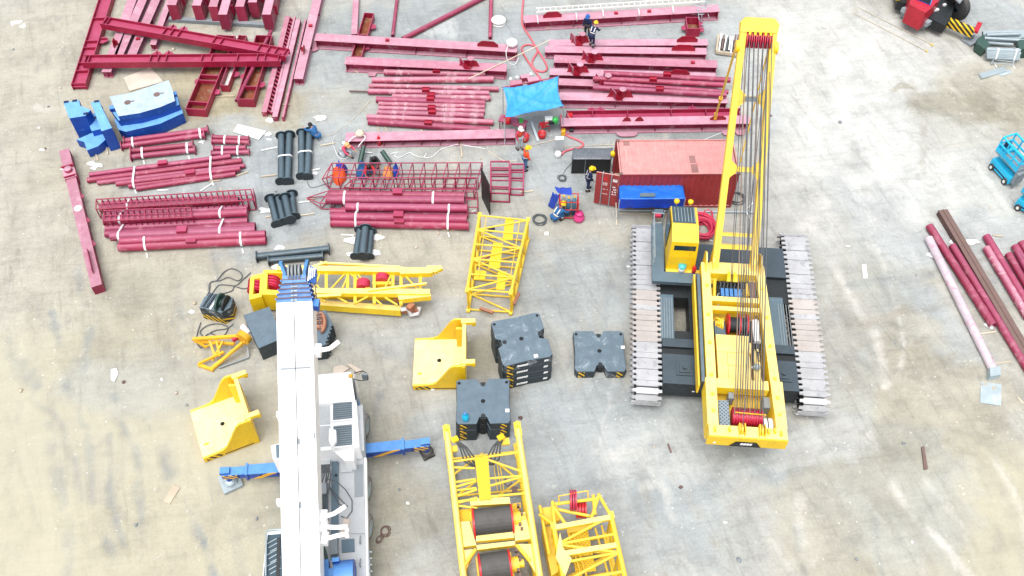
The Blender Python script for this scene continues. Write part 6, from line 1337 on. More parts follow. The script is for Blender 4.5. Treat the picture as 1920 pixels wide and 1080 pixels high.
# roof code: rows of worn white characters at both ends
def code(x, y0, y1, n, sx):
    m = MB()
    for k in range(n):
        y = y0 + (y1 - y0) * (k + .5) / n; h = abs(y1 - y0) / n * .72
        for bx, by, w_, h_ in ((-.3, 0, .25, 1), (.3, 0, .25, 1 if k % 2 else .5), (0, .38, .6, .24), (0, -.38 if k % 3 else 0, .6, .24)): m.box(T(x + bx * sx, y + by * h, CHt - .016), (w_ * sx, h_ * h, .01))
    m.build('roof_code', M['letterpink'], ct)
code(.42, 1.75, .85, 8, .13); code(5.62, 1.7, .95, 6, .13)
# doors
def door(hx, hy, ang, lab, marks):
    Dm = CM @ Matrix.Translation((hx, hy, 0)) @ Matrix.Rotation(ang, 4, 'Z'); Q = lambda x, y, z: Dm @ V((x, y, z))
    W = 1.16; m = MB(); m.hexa([Q(0, -.03, .14), Q(W, -.03, .14), Q(W, .03, .14), Q(0, .03, .14), Q(0, -.03, CHt - .1), Q(W, -.03, CHt - .1), Q(W, .03, CHt - .1), Q(0, .03, CHt - .1)])
    d = m.build('door', M['container'], ct)
    for x in (.36, .82):
        m = MB()
        for s_ in (-1, 1): m.tube(Q(x, .06 * s_, .1), Q(x, .06 * s_, CHt - .06), .025, 8)
        m.build('locking_bar', M['galv'], d)
    if marks:
        for s_ in (-1, 1):
            y = .036 * s_
            def mk(nm, rects, mat):
                m = MB()
                for x0, x1, z0, z1 in rects: m.hexa([Q(x0, y - .004, z0), Q(x1, y - .004, z0), Q(x1, y + .004, z0), Q(x0, y + .004, z0), Q(x0, y - .004, z1), Q(x1, y - .004, z1), Q(x1, y + .004, z1), Q(x0, y + .004, z1)])
                m.build(nm, M[mat], d)
            mk('door_emblem', [(.55, .78, 2.0, 2.22)], 'red')
            mk('door_lettering', [(.06 + .06 * k, .10 + .06 * k, 1.98, 2.18) for k in range(4)] + [(.06 + .055 * k, .10 + .055 * k, 1.55 - .18 * j, 1.63 - .18 * j) for k in range(4) for j in range(4) if (k + j) % 4], 'letter')
            mk('door_lettering', [(.55 + .075 * k, .60 + .075 * k, 1.62, 1.84) for k in range(4)] + [(.5 + .07 * k, .55 + .07 * k, 1.3, 1.37) for k in range(5) if k % 3 != 1] + [(.5 + .06 * k, .54 + .06 * k, .95, 1.02) for k in range(5)], 'letterpink')
    return d
door(-.03, .02, R(166), 'near', True)
door(-.04, CW + .07, R(1.5), 'far', False)
# ---------------------------------------------------------------- blue shelter against the container
def cloth(name, corners, z, sag, nx_, ny_, mat, parent=None, wr=.03, thick=.015, seed=1, scal=0.0):
    """draped sheet: corners px TL, TR, BR, BL; z one height or four"""
    zs = z if isinstance(z, (list, tuple)) else [z] * 4
    q = [P(c[0], c[1], zz) for c, zz in zip(corners, zs)]; vs = []
    for j in range(ny_ + 1):
        for i in range(nx_ + 1):
            u = i / nx_; v = j / ny_
            p = (q[0] * (1 - u) + q[1] * u) * (1 - v) + (q[3] * (1 - u) + q[2] * u) * v
            s = 4 * u * (1 - u) * 4 * v * (1 - v)
            if scal:
                ce = (q[0] + q[1] + q[2] + q[3]) / 4; eu = abs(2 * u - 1) ** 3; ev = abs(2 * v - 1) ** 3
                p = p + (V((ce.x, ce.y, p.z)) - p) * scal * (eu * 4 * v * (1 - v) + ev * 4 * u * (1 - u))
            w_ = wr * (mn.noise((u * 5 + seed, v * 4, seed)) + .7 * mn.noise((u * 14, v * 3 + seed, 2 + seed)))
            dg = math.exp(-((u - v) * 14) ** 2) + math.exp(-((u - 1 + v) * 14) ** 2)
            vs.append(p + Z * (-sag * s + w_ + wr * 1.2 * dg))
    n = len(vs); w1 = nx_ + 1
    vs += [p - Z * thick for p in vs]
    fs = [(j * w1 + i, j * w1 + i + 1, (j + 1) * w1 + i + 1, (j + 1) * w1 + i) for j in range(ny_) for i in range(nx_)]
    fs += [tuple(n + k for k in reversed(f)) for f in fs]
    ed = [i for i in range(w1)] + [j * w1 + nx_ for j in range(1, ny_ + 1)] + [ny_ * w1 + i for i in range(nx_ - 1, -1, -1)] + [j * w1 for j in range(ny_ - 1, 0, -1)]
    fs += [(ed[k], ed[(k + 1) % len(ed)], n + ed[(k + 1) % len(ed)], n + ed[k]) for k in range(len(ed))]
    mb = MB(); mb.add(vs, fs, True); return mb.build(name, M[mat], parent)
sh = thing('tarp_shelter', 'royal blue tarpaulin shelter with hanging front flap against the red container', 'shelter', P(1222, 400), 0)
cloth('roof_sheet', [(1161, 345), (1280, 344), (1285, 373), (1162, 374)], 1.72, .05, 30, 10, 'royal', sh, .022, seed=2)
a, b_ = P(1162, 374, 1.72), P(1285, 373, 1.72); c_ = P(1161, 345, 1.72); d_ = P(1280, 344, 1.72)
m = MB(); n = 24
def flap(p, q, drop, nm):
    vs = []
    nrm = (q - p).cross(Z).normalized()
    for j in range(5):
        for i in range(n + 1): u = i / n; vs.append(p + (q - p) * u - Z * (drop * j / 4) + nrm * .07 * mn.noise((u * 9, j * .5, 3)) * j / 3)
    k = len(vs); vs += [v - nrm * .012 for v in vs]; w1 = n + 1
    fs = [(j * w1 + i, j * w1 + i + 1, (j + 1) * w1 + i + 1, (j + 1) * w1 + i) for j in range(4) for i in range(n)]; fs += [tuple(k + e for e in reversed(f)) for f in fs]
    mb = MB(); mb.add(vs, fs, True); mb.build(nm, M['royal'], sh)
flap(a, b_, .66, 'front_flap'); flap(c_, a, .66, 'side_flap'); flap(b_, d_, .66, 'side_flap')
m = MB(); q = [P(x, y, 1.76) for x, y in ((1199, 364), (1203, 362), (1226, 362), (1229, 364), (1228, 369), (1200, 369))]; m.plate(q, Z, .03); m.build('roof_patch', M['slate'], sh)
for p in (a, b_, c_, d_): m = MB(); m.tube(V((p.x, p.y, 0)), V((p.x, p.y, 1.7)), .03, 8); m.build('post', M['galv'], sh)
mb = MB(); mb.tube(P(1160, 394, .06), P(1413, 398, .06), .06, 8); tag(mb.build('white_pole', M['galv']), 'long pale pole lying on the ground in front of the red container', 'pole')
mb = MB(); mb.tube(P(1160, 401, .03), P(1262, 401, .03), .025, 6); tag(mb.build('thin_rod', M['wood']), 'thin pale rod lying in front of the blue shelter', 'rod')
mb = MB(); mb.tube(P(1155, 380, .6), P(1157, 422, .03), .03, 6); tag(mb.build('timber_prop', M['bamboo']), 'thin timber prop leaning by the open container door', 'prop')
# stand left of the cab
t = thing('pipe_stand', 'small steel stand with a dark box just left of the yellow cab', 'stand', P(1232, 412), 0)
m = MB(); m.box(P(1235, 400, .9), (.45, .35, .25)); m.build('box', M['slate'], t)
m = MB()
for x in (1224, 1240):
    for y in (398, 418): m.tube(P(x, y, 0), P(x, y, .95), .03, 6)
m.tube(P(1224, 398, .95), P(1240, 398, .95), .03, 6); m.tube(P(1224, 418, .95), P(1240, 418, .95), .03, 6); m.build('frame', M['galv'], t)
m = MB(); m.box(P(1234, 404, 1.1), (.3, .2, .12)); m.build('red_lid', M['sheave'], t)
# black covered box left of the container
a = [P(x, y, 1.15) for x, y in ((1076, 279), (1148, 279), (1147, 298), (1072, 298))]
t = thing('covered_crate', 'crate under black sheeting beside the open container doors', 'crate', V((sum(p.x for p in a) / 4, sum(p.y for p in a) / 4, 0)), 0)
m = MB(); m.prism([p + (V((sum(q.x for q in a) / 4, sum(q.y for q in a) / 4, 1.15)) - p) * .02 - Z * .02 for p in a], .01); m.build('crate', M['black'], t)
cloth('cover_sheet', [(1075, 278), (1149, 278), (1148, 299), (1071, 299)], 1.16, -.04, 14, 6, 'blackfilm', t, .025, seed=5)
m = MB(); m.obox(P(1098, 299, 1.1), V((P(1098, 299, 1.1).x, P(1098, 299, 1.1).y, .05)), .03, .03, V((0, 1, 0))); m.build('corner_strip', M['grey'], t)
mb = MB(); c = P(1150, 288, 1.5); mb.lathe(c - Z * .15, [(0, 0), (.14, 0), (.16, .2), (.08, .3), (0, .3)], 12); tag(mb.build('work_lamp', M['helmyellow']), 'yellow work lamp hung at the corner of the container', 'lamp')
# ---------------------------------------------------------------- sky blue canopy
cn = thing('tarp_canopy', 'sky blue tarpaulin canopy on thin poles over the workers\' tools', 'canopy', P(1000, 235), 0)
cloth('sheet', [(943, 166), (1047, 145), (1057, 201), (947, 222)], [1.95, 2.1, 1.9, 1.9], .34, 36, 26, 'tarp', cn, .085, seed=9, scal=.10)
for x, y, z in ((943, 166, 1.95), (1047, 145, 2.1), (1057, 201, 1.9), (947, 222, 1.9)):
    m = MB(); p = P(x, y, z + .05); m.tube(V((p.x, p.y, 0)), p, .025, 8); m.build('pole', M['galv'], cn)
m = MB(); m.tube(P(941, 164, 1.93), P(1048, 144, 2.08), .035, 8); m.build('ridge_pole', M['pipe'], cn)
m = MB(); m.tube(P(945, 222, 1.85), P(946, 272, .0), .012, 5); m.build('guy_line', M['film'], cn); m = MB(); m.tube(P(1057, 201, 1.88), P(1078, 240, .0), .012, 5); m.build('guy_line', M['film'], cn)
def slabthing(name, px, zt, zb, mat, label, cat, group=None):
    mb = MB(); mb.slab(px, zt, zb); return tag(mb.build(name, M[mat]), label, cat, group)
slabthing('steel_box', [(956, 151), (978, 149), (980, 157), (957, 160)], .45, .0, 'pink', 'pink steel box just above the canopy\'s upper edge, left one', 'box')
slabthing('steel_box', [(988, 145), (1009, 143), (1012, 150), (991, 154)], .45, .0, 'pink', 'pink steel box beside the red hose, above the canopy', 'box')
slabthing('steel_box', [(975, 141), (992, 138), (994, 145), (977, 147)], .35, .0, 'pink', 'small pink steel box set furthest back above the canopy', 'box')
mb = MB(); 
for k in range(3): mb.tube(P(981 + 2 * k, 148 + 2 * k, .05), P(983 + 3 * k, 156, .05), .03, 6)
tag(mb.build('wire_crate', M['galv']), 'small white wire rack between the pink boxes', 'rack')
for x, y in ((957, 147), (969, 144), (995, 138)): mb = MB(); mb.tube(P(x, y, .1), P(x + 2, y + 4, .1), .1, 8); tag(mb.build('paper_roll', M['film']), 'small white roll lying on the pink boxes', 'roll', 'white rolls')
t = thing('work_table', 'maroon steel table half under the blue canopy', 'table', P(968, 232), 0)
m = MB(); m.slab([(940, 214), (990, 226), (983, 240), (934, 226)], .75, .70); m.build('table_top', M['pipe'], t)
for x, y in ((942, 216), (986, 228), (981, 238), (937, 225)): m = MB(); m.tube(P(x, y, .7), V((P(x, y, .7).x, P(x, y, .7).y, 0)), .03, 6); m.build('leg', M['maroon'], t)
mb = MB(); mb.box(P(977, 226, .85), (.22, .2, .2)); tag(mb.build('toolbox', M['brightgreen']), 'small green box on the maroon table', 'box')
mb = MB(); mb.lathe(P(951, 230, .75), [(0, 0), (.18, 0), (.22, .35), (.2, .35), (.16, .04), (0, .04)], 14); tag(mb.build('bucket', M['red']), 'red bucket standing on the maroon table', 'bucket', 'red buckets by the canopy')
t = thing('folding_table', 'light folding table with white boxes at the canopy\'s right end', 'table', P(1034, 235), 0)
m = MB(); m.slab([(1022, 221), (1046, 220), (1048, 232), (1024, 234)], .72, .68); m.build('table_top', M['grey'], t)
for x, y in ((1023, 222), (1045, 221), (1047, 231), (1025, 233)): m = MB(); m.tube(P(x, y, .68), P(x + 2, y + 1, .02), .018, 6); m.build('leg', M['galv'], t)
mb = MB(); mb.box(P(1029, 224, .84), (.42, .3, .24)); tag(mb.build('white_box', M['sheet']), 'white box on the folding table', 'box')
mb = MB(); mb.box(P(1034, 229, .82), (.3, .22, .18)); tag(mb.build('dark_box', M['black']), 'dark box on the folding table', 'box')
mb = MB(); mb.lathe(P(1041, 230, .72), [(0, 0), (.16, 0), (.17, .3), (.08, .38), (0, .38)], 14); tag(mb.build('water_jug', M['brightgreen']), 'bright green jug on the folding table', 'jug')
def bucket(x, y, lab, mat='red', r=.2, h=.34):
    c = P(x, y, 0); t = thing('bucket', lab, 'bucket', c, 0, 'red buckets by the canopy' if mat == 'red' else None)
    m = MB(); m.lathe(c, [(0, 0.01), (r * .8, 0.01), (r, h), (r * .92, h), (r * .74, .05), (0, .05)], 16); m.build('pail', M[mat], t)
    m = MB(); m.ring(c + Z * h, (0, 1, .2), r, .012, 16, 5, .5, 0); m.build('handle', M['grey'], t)
bucket(984, 263, 'red bucket by the white-helmeted worker\'s feet', r=.26, h=.36); bucket(1016, 257, 'red bucket in front of the canopy, below the red chair', r=.24, h=.34); bucket(1046, 294, 'white bucket at the foot of the white cabinet', 'film', .18, .3)
t = thing('plastic_chair', 'red plastic chair in front of the folding table', 'chair', P(1020, 244), R(200))
Mx = ROOTS[t.name]; Q = lambda x, y, z: Mx @ V((x, y, z))
m = MB(); m.hexa([Q(-.22, -.22, .4), Q(.22, -.22, .4), Q(.22, .22, .4), Q(-.22, .22, .4), Q(-.22, -.22, .44), Q(.22, -.22, .44), Q(.22, .22, .44), Q(-.22, .22, .44)]); m.build('seat', M['red'], t)
m = MB(); m.hexa([Q(-.22, .2, .44), Q(.22, .2, .44), Q(.22, .24, .44), Q(-.22, .24, .44), Q(-.2, .3, .88), Q(.2, .3, .88), Q(.2, .34, .88), Q(-.2, .34, .88)]); m.build('backrest', M['red'], t)
for sx in (-1, 1):
    for sy in (-1, 1): m = MB(); m.tube(Q(.2 * sx, .2 * sy, .4), Q(.23 * sx, .23 * sy, .0), .022, 6); m.build('leg', M['red'], t)
mb = MB(); mb.obox(P(996, 228, .5), P(1009, 264, .02), .14, .04); tag(mb.build('metal_plank', M['galv']), 'shiny metal plank propped up in front of the canopy', 'plank')
slabthing('orange_box', [(1053, 240), (1060, 240), (1060, 247), (1053, 248)], .3, 0, 'orange', 'orange box at the left end of the lowest beam', 'box')
slabthing('red_case', [(1064, 212), (1073, 211), (1074, 217), (1065, 218)], .75, .56, 'red', 'red case on the dark sideways beam', 'case')
mb = MB(); c = P(1068, 244, .15); mb.tube(c, c + V((.22, 0, 0)), .12, 10); tag(mb.build('angle_grinder', M['black']), 'small black tool beside the orange box', 'tool')
a = [P(x, y, .95) for x, y in ((1041, 257), (1057, 256), (1057, 262), (1041, 263))]
t = thing('white_cabinet', 'white cabinet standing by itself beside the red hose', 'cabinet', V((sum(p.x for p in a) / 4, sum(p.y for p in a) / 4, 0)), 0)
m = MB(); m.prism(a, .06); m.build('body', M['whitegrey'], t)
m = MB(); m.prism([p + Z * .03 for p in a], .95); m.build('top', M['white'], t)
for p in a: m = MB(); m.box(V((p.x, p.y, .03)), (.06, .06, .06)); m.build('foot', M['grey'], t)
# gas bottle rack
g0 = P(1065, 403); t = thing('gas_bottle_rack', 'red tubular rack holding gas bottles next to a crouching worker', 'gas rack', g0, 0)
m = MB()
for x in (-.47, .47):
    for y in (-.3, .3): m.tube(g0 + V((x, y, 0.02)), g0 + V((x, y, 1.35)), .03, 8)
for z in (.12, .75, 1.33):
    for y in (-.3, .3): m.tube(g0 + V((-.47, y, z)), g0 + V((.47, y, z)), .025, 6)
    for x in (-.47, .47): m.tube(g0 + V((x, -.3, z)), g0 + V((x, .3, z)), .025, 6)
m.build('frame', M['red'], t)
m = MB(); m.box(g0 + V((0, 0, .05)), (.9, .56, .04)); m.build('base_plate', M['rustbrown'], t)
for k, (x, y, mm) in enumerate(((-.28, .05, 'grey'), (-.02, -.05, 'bottle'), (.27, 0, 'bottle'))):
    c = g0 + V((x, y, .08)); t2 = thing('gas_bottle', ['grey gas bottle at the worker\'s end of the rack', 'blue gas bottle in the centre of the rack', 'blue gas bottle beside the pink bag'][k], 'gas bottle', c, 0, 'gas bottles in the red rack')
    m = MB(); m.lathe(c, [(0, 0), (.115, 0), (.115, 1.05), (.09, 1.18), (.035, 1.24), (.035, 1.3), (0, 1.3)], 14); m.build('cylinder', M[mm], t2)
    m = MB(); m.lathe(c + Z * 1.3, [(.05, 0), (.05, .1), (0, .1)], 8); m.build('valve', M['orange'], t2)
cloth('blue_sheet', [(1040, 351), (1071, 352), (1073, 366), (1046, 362)], [1.3, 1.5, 1.42, 1.45], .05, 12, 6, 'royalcloth', None, .05, seed=4)
tag(bpy.context.scene.collection.objects['blue_sheet'], 'royal blue sheet draped over the gas bottle rack', 'tarp')
cloth('fallen_sheet', [(1036, 362), (1050, 366), (1038, 392), (1027, 386)], [1.0, 1.2, .08, .06], .1, 10, 8, 'royalcloth', None, .08, seed=6)
tag(COL.objects['fallen_sheet'], 'royal blue sheet trailing down to the ground behind the crouching worker', 'tarp')
mb = MB(); c = P(1085, 412, 0)
mb.lathe(c, [(0, .01), (.22, .01), (.3, .12), (.28, .3), (.14, .42), (.2, .52), (.0, .5)], 12)
for v in mb.v: v += V((.05 * mn.noise(v * 4), .05 * mn.noise(v * 4 + V((5, 0, 0))), 0))
tag(mb.build('plastic_bag', M['magenta']), 'bright pink plastic bag on the ground by the gas rack', 'bag')
def coil(name, x, y, r, k, mat, lab, cat, rr=.02, group=None, z=.03):
    c = P(x, y, z); mb = MB(); pts = []
    n = 26 * k
    for i in range(n): a = 2 * math.pi * i / 26; q = r * (1 + .14 * math.sin(i * .37) + .1 * math.sin(i * .11)); pts.append(c + V((q * math.cos(a) + .05 * math.sin(i * .2), q * math.sin(a), .012 * (i // 26) + .01 * math.sin(i))))
    mb.path(pts, rr, 6); return tag(mb.build(name, M[mat]), lab, cat, group)
coil('cable_coil', 1012, 412, .32, 6, 'cable', 'grey coil of cable on the ground beside the crouching worker', 'cable coil')
coil('cable_coil', 1054, 334, .2, 4, 'cable', 'small grey cable coil left of the black crate', 'cable coil')
mb = MB(); mb.path([P(x, y, .02) for x, y in ((1054, 330), (1060, 318), (1070, 308), (1074, 300))], .015, 5); tag(mb.build('cable', M['cable']), 'thin cable running from the small coil to the black crate', 'cable')
def hcoil(x, y, lab):
    c = P(x, y, 0); mb = MB(); q = random.Random(8)
    for k in range(16):
        r = q.uniform(.38, .72); o = V((q.uniform(-.1, .1), q.uniform(-.1, .1), .06 + .028 * k)); tx, ty = q.uniform(-.12, .12), q.uniform(-.12, .12)
        mb.path([c + o + V((r * math.cos(a), r * 1.15 * math.sin(a), max(-.0, tx * math.cos(a) + ty * math.sin(a)) + .02 * math.sin(3 * a + k))) for a in [2 * math.pi * i / 30 for i in range(31)]], .05, 7)
    return tag(mb.build('red_hose_coil', M['hose']), lab, 'hose coil')
hcoil(1316, 434, 'thick coil of bright red hose behind the yellow cab')
mb = MB(); mb.path([P(x, y, .08) for x, y in ((1262, 407), (1256, 404), (1268, 402), (1290, 398), (1310, 398), (1322, 401), (1320, 397), (1328, 393), (1335, 398), (1336, 406), (1328, 410), (1308, 411))], .05, 8); tag(mb.build('red_hose', M['hose']), 'loose red hose end looping above the hose coil', 'hose')
coil('cable_coil', 1382, 372, .38, 5, 'cable', 'dark cable coil at the container\'s far right foot', 'cable coil')
coil('cable_coil', 722, 996, .2, 3, 'rustbrown', 'small brown rope coil between white crane and winch base', 'rope coil')
coil('cable_coil', 711, 1011, .14, 2, 'rustbrown', 'tiny brown loop of rope next to the small brown coil', 'rope coil')
# red hose by the upper beams
z3 = lambda L_: [P(960 + x / 4, y / 4, .05) for x, y in L_]
def smooth(pts, k=5):
    out = []; n = len(pts)
    for i in range(n - 1):
        p0, p1, p2, p3 = pts[max(i - 1, 0)], pts[i], pts[i + 1], pts[min(i + 2, n - 1)]
        for j in range(k): t_ = j / k; out.append(.5 * ((2 * p1) + (p2 - p0) * t_ + (2 * p0 - 5 * p1 + 4 * p2 - p3) * t_ ** 2 + (3 * p1 - p0 - 3 * p2 + p3) * t_ ** 3))
    return out + [pts[-1]]
def hose(name, pts, r, mat, lab, cat='hose', group=None): mb = MB(); mb.path(smooth(pts), r, 8); return tag(mb.build(name, M[mat]), lab, cat, group)
hose('red_hose', z3([(85, -120), (85, 0), (76, 100), (80, 190), (130, 270), (190, 370), (250, 470), (262, 515), (235, 538), (180, 525), (150, 485), (160, 440), (188, 395), (180, 355), (130, 335), (78, 350), (82, 395), (140, 490), (200, 570), (225, 610)]), .06, 'hosepink', 'red hose looping down between the two groups of beams')
hose('red_hose', z3([(365, 860), (372, 930), (380, 985), (420, 1020), (480, 1045), (520, 1065), (535, 1085), (505, 1110), (440, 1120), (390, 1140), (372, 1160)]), .06, 'hosepink', 'red hose snaking from the lowest beam to the white cabinet')
mb = MB(); mb.tube(P(878, 148, .6), P(1031, 75, .75), .03, 6); tag(mb.build('bamboo_pole', M['bamboo']), 'long pale bamboo pole lying across the beams and the red hose', 'pole')
# ladder and scaffold bits on the top beam
t = thing('ladder', 'long white aluminium ladder lying on the uppermost beam', 'ladder', P(1150, 12), 0)
for dy in (-3, 4): m = MB(); m.obox(P(1005, 19 + dy, .95), P(1322, -1 + dy, .95), .05, .09); m.build('rail', M['sheet'], t)
for k in range(30): u = (k + .5) / 30; m = MB(); m.obox(P(1005 + 317 * u, 16 - 20 * u, .95), P(1005 + 317 * u, 23 - 20 * u, .95), .03, .03); m.build('rung', M['sheet'], t)
for x, y in ((1008, 36), (1081, 31), (1131, 26), (1198, 23), (1262, 18)):
    mb = MB(); mb.path([P(x - 1, y - 7, .95), P(x, y - 3, .95), P(x + .5, y + 5, .82), P(x + 1, y + 8, .5)], .035, 6); tag(mb.build('beam_clamp', M['sheet']), 'pale hooked clamp on the uppermost beam', 'clamp', 'clamps on the uppermost beam')
t = thing('scaffold_heap', 'tangle of galvanised scaffold tubes at the right end of the uppermost beam', 'scaffold tubes', P(1320, 40), 0)
rs = random.Random(4)
for k in range(22):
    x = rs.uniform(1308, 1330); y = rs.uniform(0, 48); z = rs.uniform(.05, 1.1); L_ = rs.uniform(6, 26); an = rs.choice([0, 1.45, 1.6, 1.2, .3])
    m = MB(); m.tube(P(x - L_ * math.cos(an) / 2, y - L_ * math.sin(an) / 2, z), P(x + L_ * math.cos(an) / 2, y + L_ * math.sin(an) / 2, z), .028, 6); m.build('tube', M['galv'], t)
trough('small red box trough under the right end of the uppermost beam', (1298, 32), (1301, 54), .8, .6, cross=(), group='red steel troughs')
# junk pallet by the mast head
t = thing('scrap_bundle', 'bundle of dark rusty strips in a pale frame beside the mast head', 'scrap bundle', P(1372, 90), R(-12)); Mx = ROOTS[t.name]; Q = lambda x, y, z: Mx @ V((x, y, z))
for k in range(11): m = MB(); m.obox(Q(-.75 + .14 * k, -.75 + rs.uniform(-.1, .1), .25 + rs.uniform(0, .3)), Q(-.72 + .14 * k + rs.uniform(-.05, .05), .6, .3 + rs.uniform(0, .3)), .09, .03); m.build('strip', M[rs.choice(['rustbrown', 'sheet', 'rustbrown', 'cable'])], t)
m = MB(); m.obox(Q(-.9, -.8, .2), Q(-.9, .7, .2), .12, .3); m.obox(Q(-.9, -.8, .2), Q(.8, -.8, .2), .12, .2); m.build('frame', M['wood'], t)
m = MB(); m.box(Q(-.1, -.1, .12), (1.4, 1.2, .2), R(-12)); m.build('base', M['black'], t)
m = MB(); m.box(Q(.3, -.55, .35), (.4, .35, .25), .3); m.build('black_lump', M['black'], t)
# reels and drums
def reel(x, y, r, lab):
    c = P(x, y, 0); t = thing('cable_reel', lab, 'reel', c, 0, 'white reels by the long beam'); m = MB()
    m.lathe(c, [(r * .35, 0.01), (r, 0.01), (r, .05), (r * .5, .06), (r * .5, .2), (r, .21), (r, .26), (r * .35, .26), (r * .35, 0.01)], 20); m.build('spool', M['sheet'], t)
    m = MB(); m.ring(c + Z * .13, Z, r * .62, .05, 24, 6); m.build('winding', M['cable'], t)
reel(935, 43, .45, 'white reel with a dark hub above the long beam\'s gusset')
c = P(960, 83, .78); t = thing('cable_reel', 'white reel resting on the right end of the long beam', 'reel', c, 0, 'white reels by the long beam'); m = MB(); m.lathe(c, [(0, 0.01), (.32, 0.01), (.32, .22), (.1, .22), (.1, .18), (0, .18)], 20); m.build('spool', M['sheet'], t)
m = MB(); m.path(smooth([c + V((-.25, -.3, .1)), c + V((-.35, -.6, -.2)), c + V((-.2, -.8, -.72)), c + V((.2, -.9, -.74)), c + V((.4, -.55, -.5))]), .025, 6); m.build('loose_rope', M['sheet'], t)
# pale rope and wires
hose('white_rope', [P(560 + x / 4, 220 + y / 4, .03) for x, y in ((690, 275), (740, 262), (720, 290), (760, 300), (830, 265), (870, 285), (930, 300), (960, 270), (945, 300), (1000, 295), (1060, 245), (1110, 225), (1180, 205), (1230, 208), (1300, 218), (1400, 235))], .022, 'film', 'tangled white rope on the ground above the ladder cages', 'rope')
hose('white_rope', [P(560 + x / 4, 220 + y / 4, .7) for x, y in ((370, 190), (410, 150), (470, 130), (500, 150), (470, 190), (450, 220))] + [P(560 + x / 4, 220 + y / 4, .05) for x, y in ((460, 250), (500, 262), (550, 265))], .03, 'film', 'white hose curled over the ribbed beam by the pink-clad worker', 'hose')
hose('wire', [P(560 + x / 4, 220 + y / 4, .02) for x, y in ((1250, -10), (1230, 20), (1190, 80), (1150, 130), (1110, 185))], .02, 'rustbrown', 'dark wire running down across the pipe pile to the ribbed beam', 'wire')
hose('wire', [P(560 + x / 4, 220 + y / 4, .02) for x, y in ((1425, 255), (1480, 290), (1540, 325), (1600, 330), (1640, 320))], .02, 'bamboo', 'pale cord on the ground right of the ladder cages', 'cord')
hose('wire', [P(x, y, .02) for x, y in ((1345, 262), (1302, 270), (1330, 258), (1375, 240), (1402, 232))], .025, 'film', 'thin white rod behind the red container', 'rod')
mb = MB(); mb.tube(P(975, 278, .03), P(1040, 262, .03), .02, 6); tag(mb.build('thin_rod', M['bamboo']), 'thin pale rod on the ground left of the white cabinet', 'rod')
mb = MB(); mb.tube(P(1048, 275, .03), P(1153, 271, .03), .018, 6); tag(mb.build('thin_rod', M['bamboo']), 'thin pale rod between white cabinet and container', 'rod')
for pts, lab in (([(565, 190), (660, 130), (700, 90)], 'thin yellowish line on the ground left of the pipe pile'), ):
    pass
hose('wire', [P(560 + x / 4, 220 + y / 4, .015) for x, y in ((190, 135), (250, 130), (330, 75), (400, 20), (470, -50), (540, -130))], .012, 'bamboo', 'thin pale line running across the ground to the pipe pile', 'line')
hose('wire', [P(560 + x / 4, 220 + y / 4, .015) for x, y in ((270, 140), (255, 190), (275, 250), (300, 300), (340, 310), (375, 290), (370, 230))], .014, 'film', 'thin pale cable looping by the pink-clad worker', 'cable')
hose('wire', [P(560 + x / 4, 220 + y / 4, .015) for x, y in ((60, 450), (75, 510), (110, 525), (200, 500), (300, 470))], .014, 'cable', 'thin dark cable from the black pipes towards the ladder cages', 'cable')
# ---------------------------------------------------------------- hook block, jib frame, crates under the boom
h0 = P(417, 588); t = thing('hook_block', 'slate grey crane hook block with hazard-striped skirt and a centre sheave', 'hook block', h0, R(-16)); Mx = ROOTS[t.name]; Q = lambda x, y, z: Mx @ V((x, y, z))
m = MB(); o = [(-.72, -.5), (.45, -.5), (.72, -.1), (.6, .45), (-.5, .45), (-.75, .1)]; m.prism([Q(x, y, .95) for x, y in o], .4); m.build('body', M['slateworn'], t)
m = MB(); m.prism([Q(x * .98, y * 1.0 - .01, .4) for x, y in o], .02); m.build('striped_skirt', M['hazard'], t)
m = MB(); m.tube(Q(.12, -.05, 1.05), Q(.22, -.05, 1.05), .48, 22); m.tube(Q(.05, -.05, 1.05), Q(.3, -.05, 1.05), .2, 12); m.build('sheave', M['green'], t)
m = MB(); m.tube(Q(.4, .0, 1.0), Q(.5, .0, 1.0), .42, 20); m.build('sheave', M['black'], t)
for k in range(5): m = MB(); m.obox(Q(-.62 + .1 * k, -.45, .97), Q(-.55 + .1 * k, .4, .97), .045, .05); m.build('side_plate', M['black' if k % 2 else 'slate'], t)
m = MB(); m.obox(Q(-.15, -.47, .975), Q(-.08, .42, .975), .09, .05); m.build('white_band', M['sheet'], t)
def loops(name, pts, lab): hose(name, [P(320 + x / 4, 460 + y / 4, .03) for x, y in pts], .028, 'cable', lab, 'cable', 'loose cables by the hook block')
loops('steel_cable', [(600, 205), (550, 250), (490, 300), (440, 300), (360, 300), (300, 370), (290, 290), (350, 260), (400, 200), (460, 175), (520, 200), (535, 240), (500, 265), (430, 240), (370, 265), (300, 275), (290, 340), (250, 420), (230, 480), (240, 510)], 'grey steel cable looping up from the hook block')
loops('steel_cable', [(600, 315), (540, 325), (480, 310), (460, 340), (400, 360), (330, 375)], 'grey steel cable end running to the yellow mast head')
loops('steel_cable', [(225, 580), (200, 660), (195, 720), (230, 770), (250, 700), (220, 650), (280, 600), (370, 590), (430, 620), (380, 690), (300, 660), (260, 680), (330, 640), (420, 625), (470, 590)], 'grey steel cable tangled over the orange jib frame')
t = thing('jib_frame', 'small orange-yellow triangular jib frame with a sheave at its tip', 'jib', P(415, 660), 0)
def jb(a, b, z0_, z1_, w=.12): m = MB(); m.obox(P(a[0], a[1], z0_), P(b[0], b[1], z1_), w, w); m.build('bar', M['orange'], t)
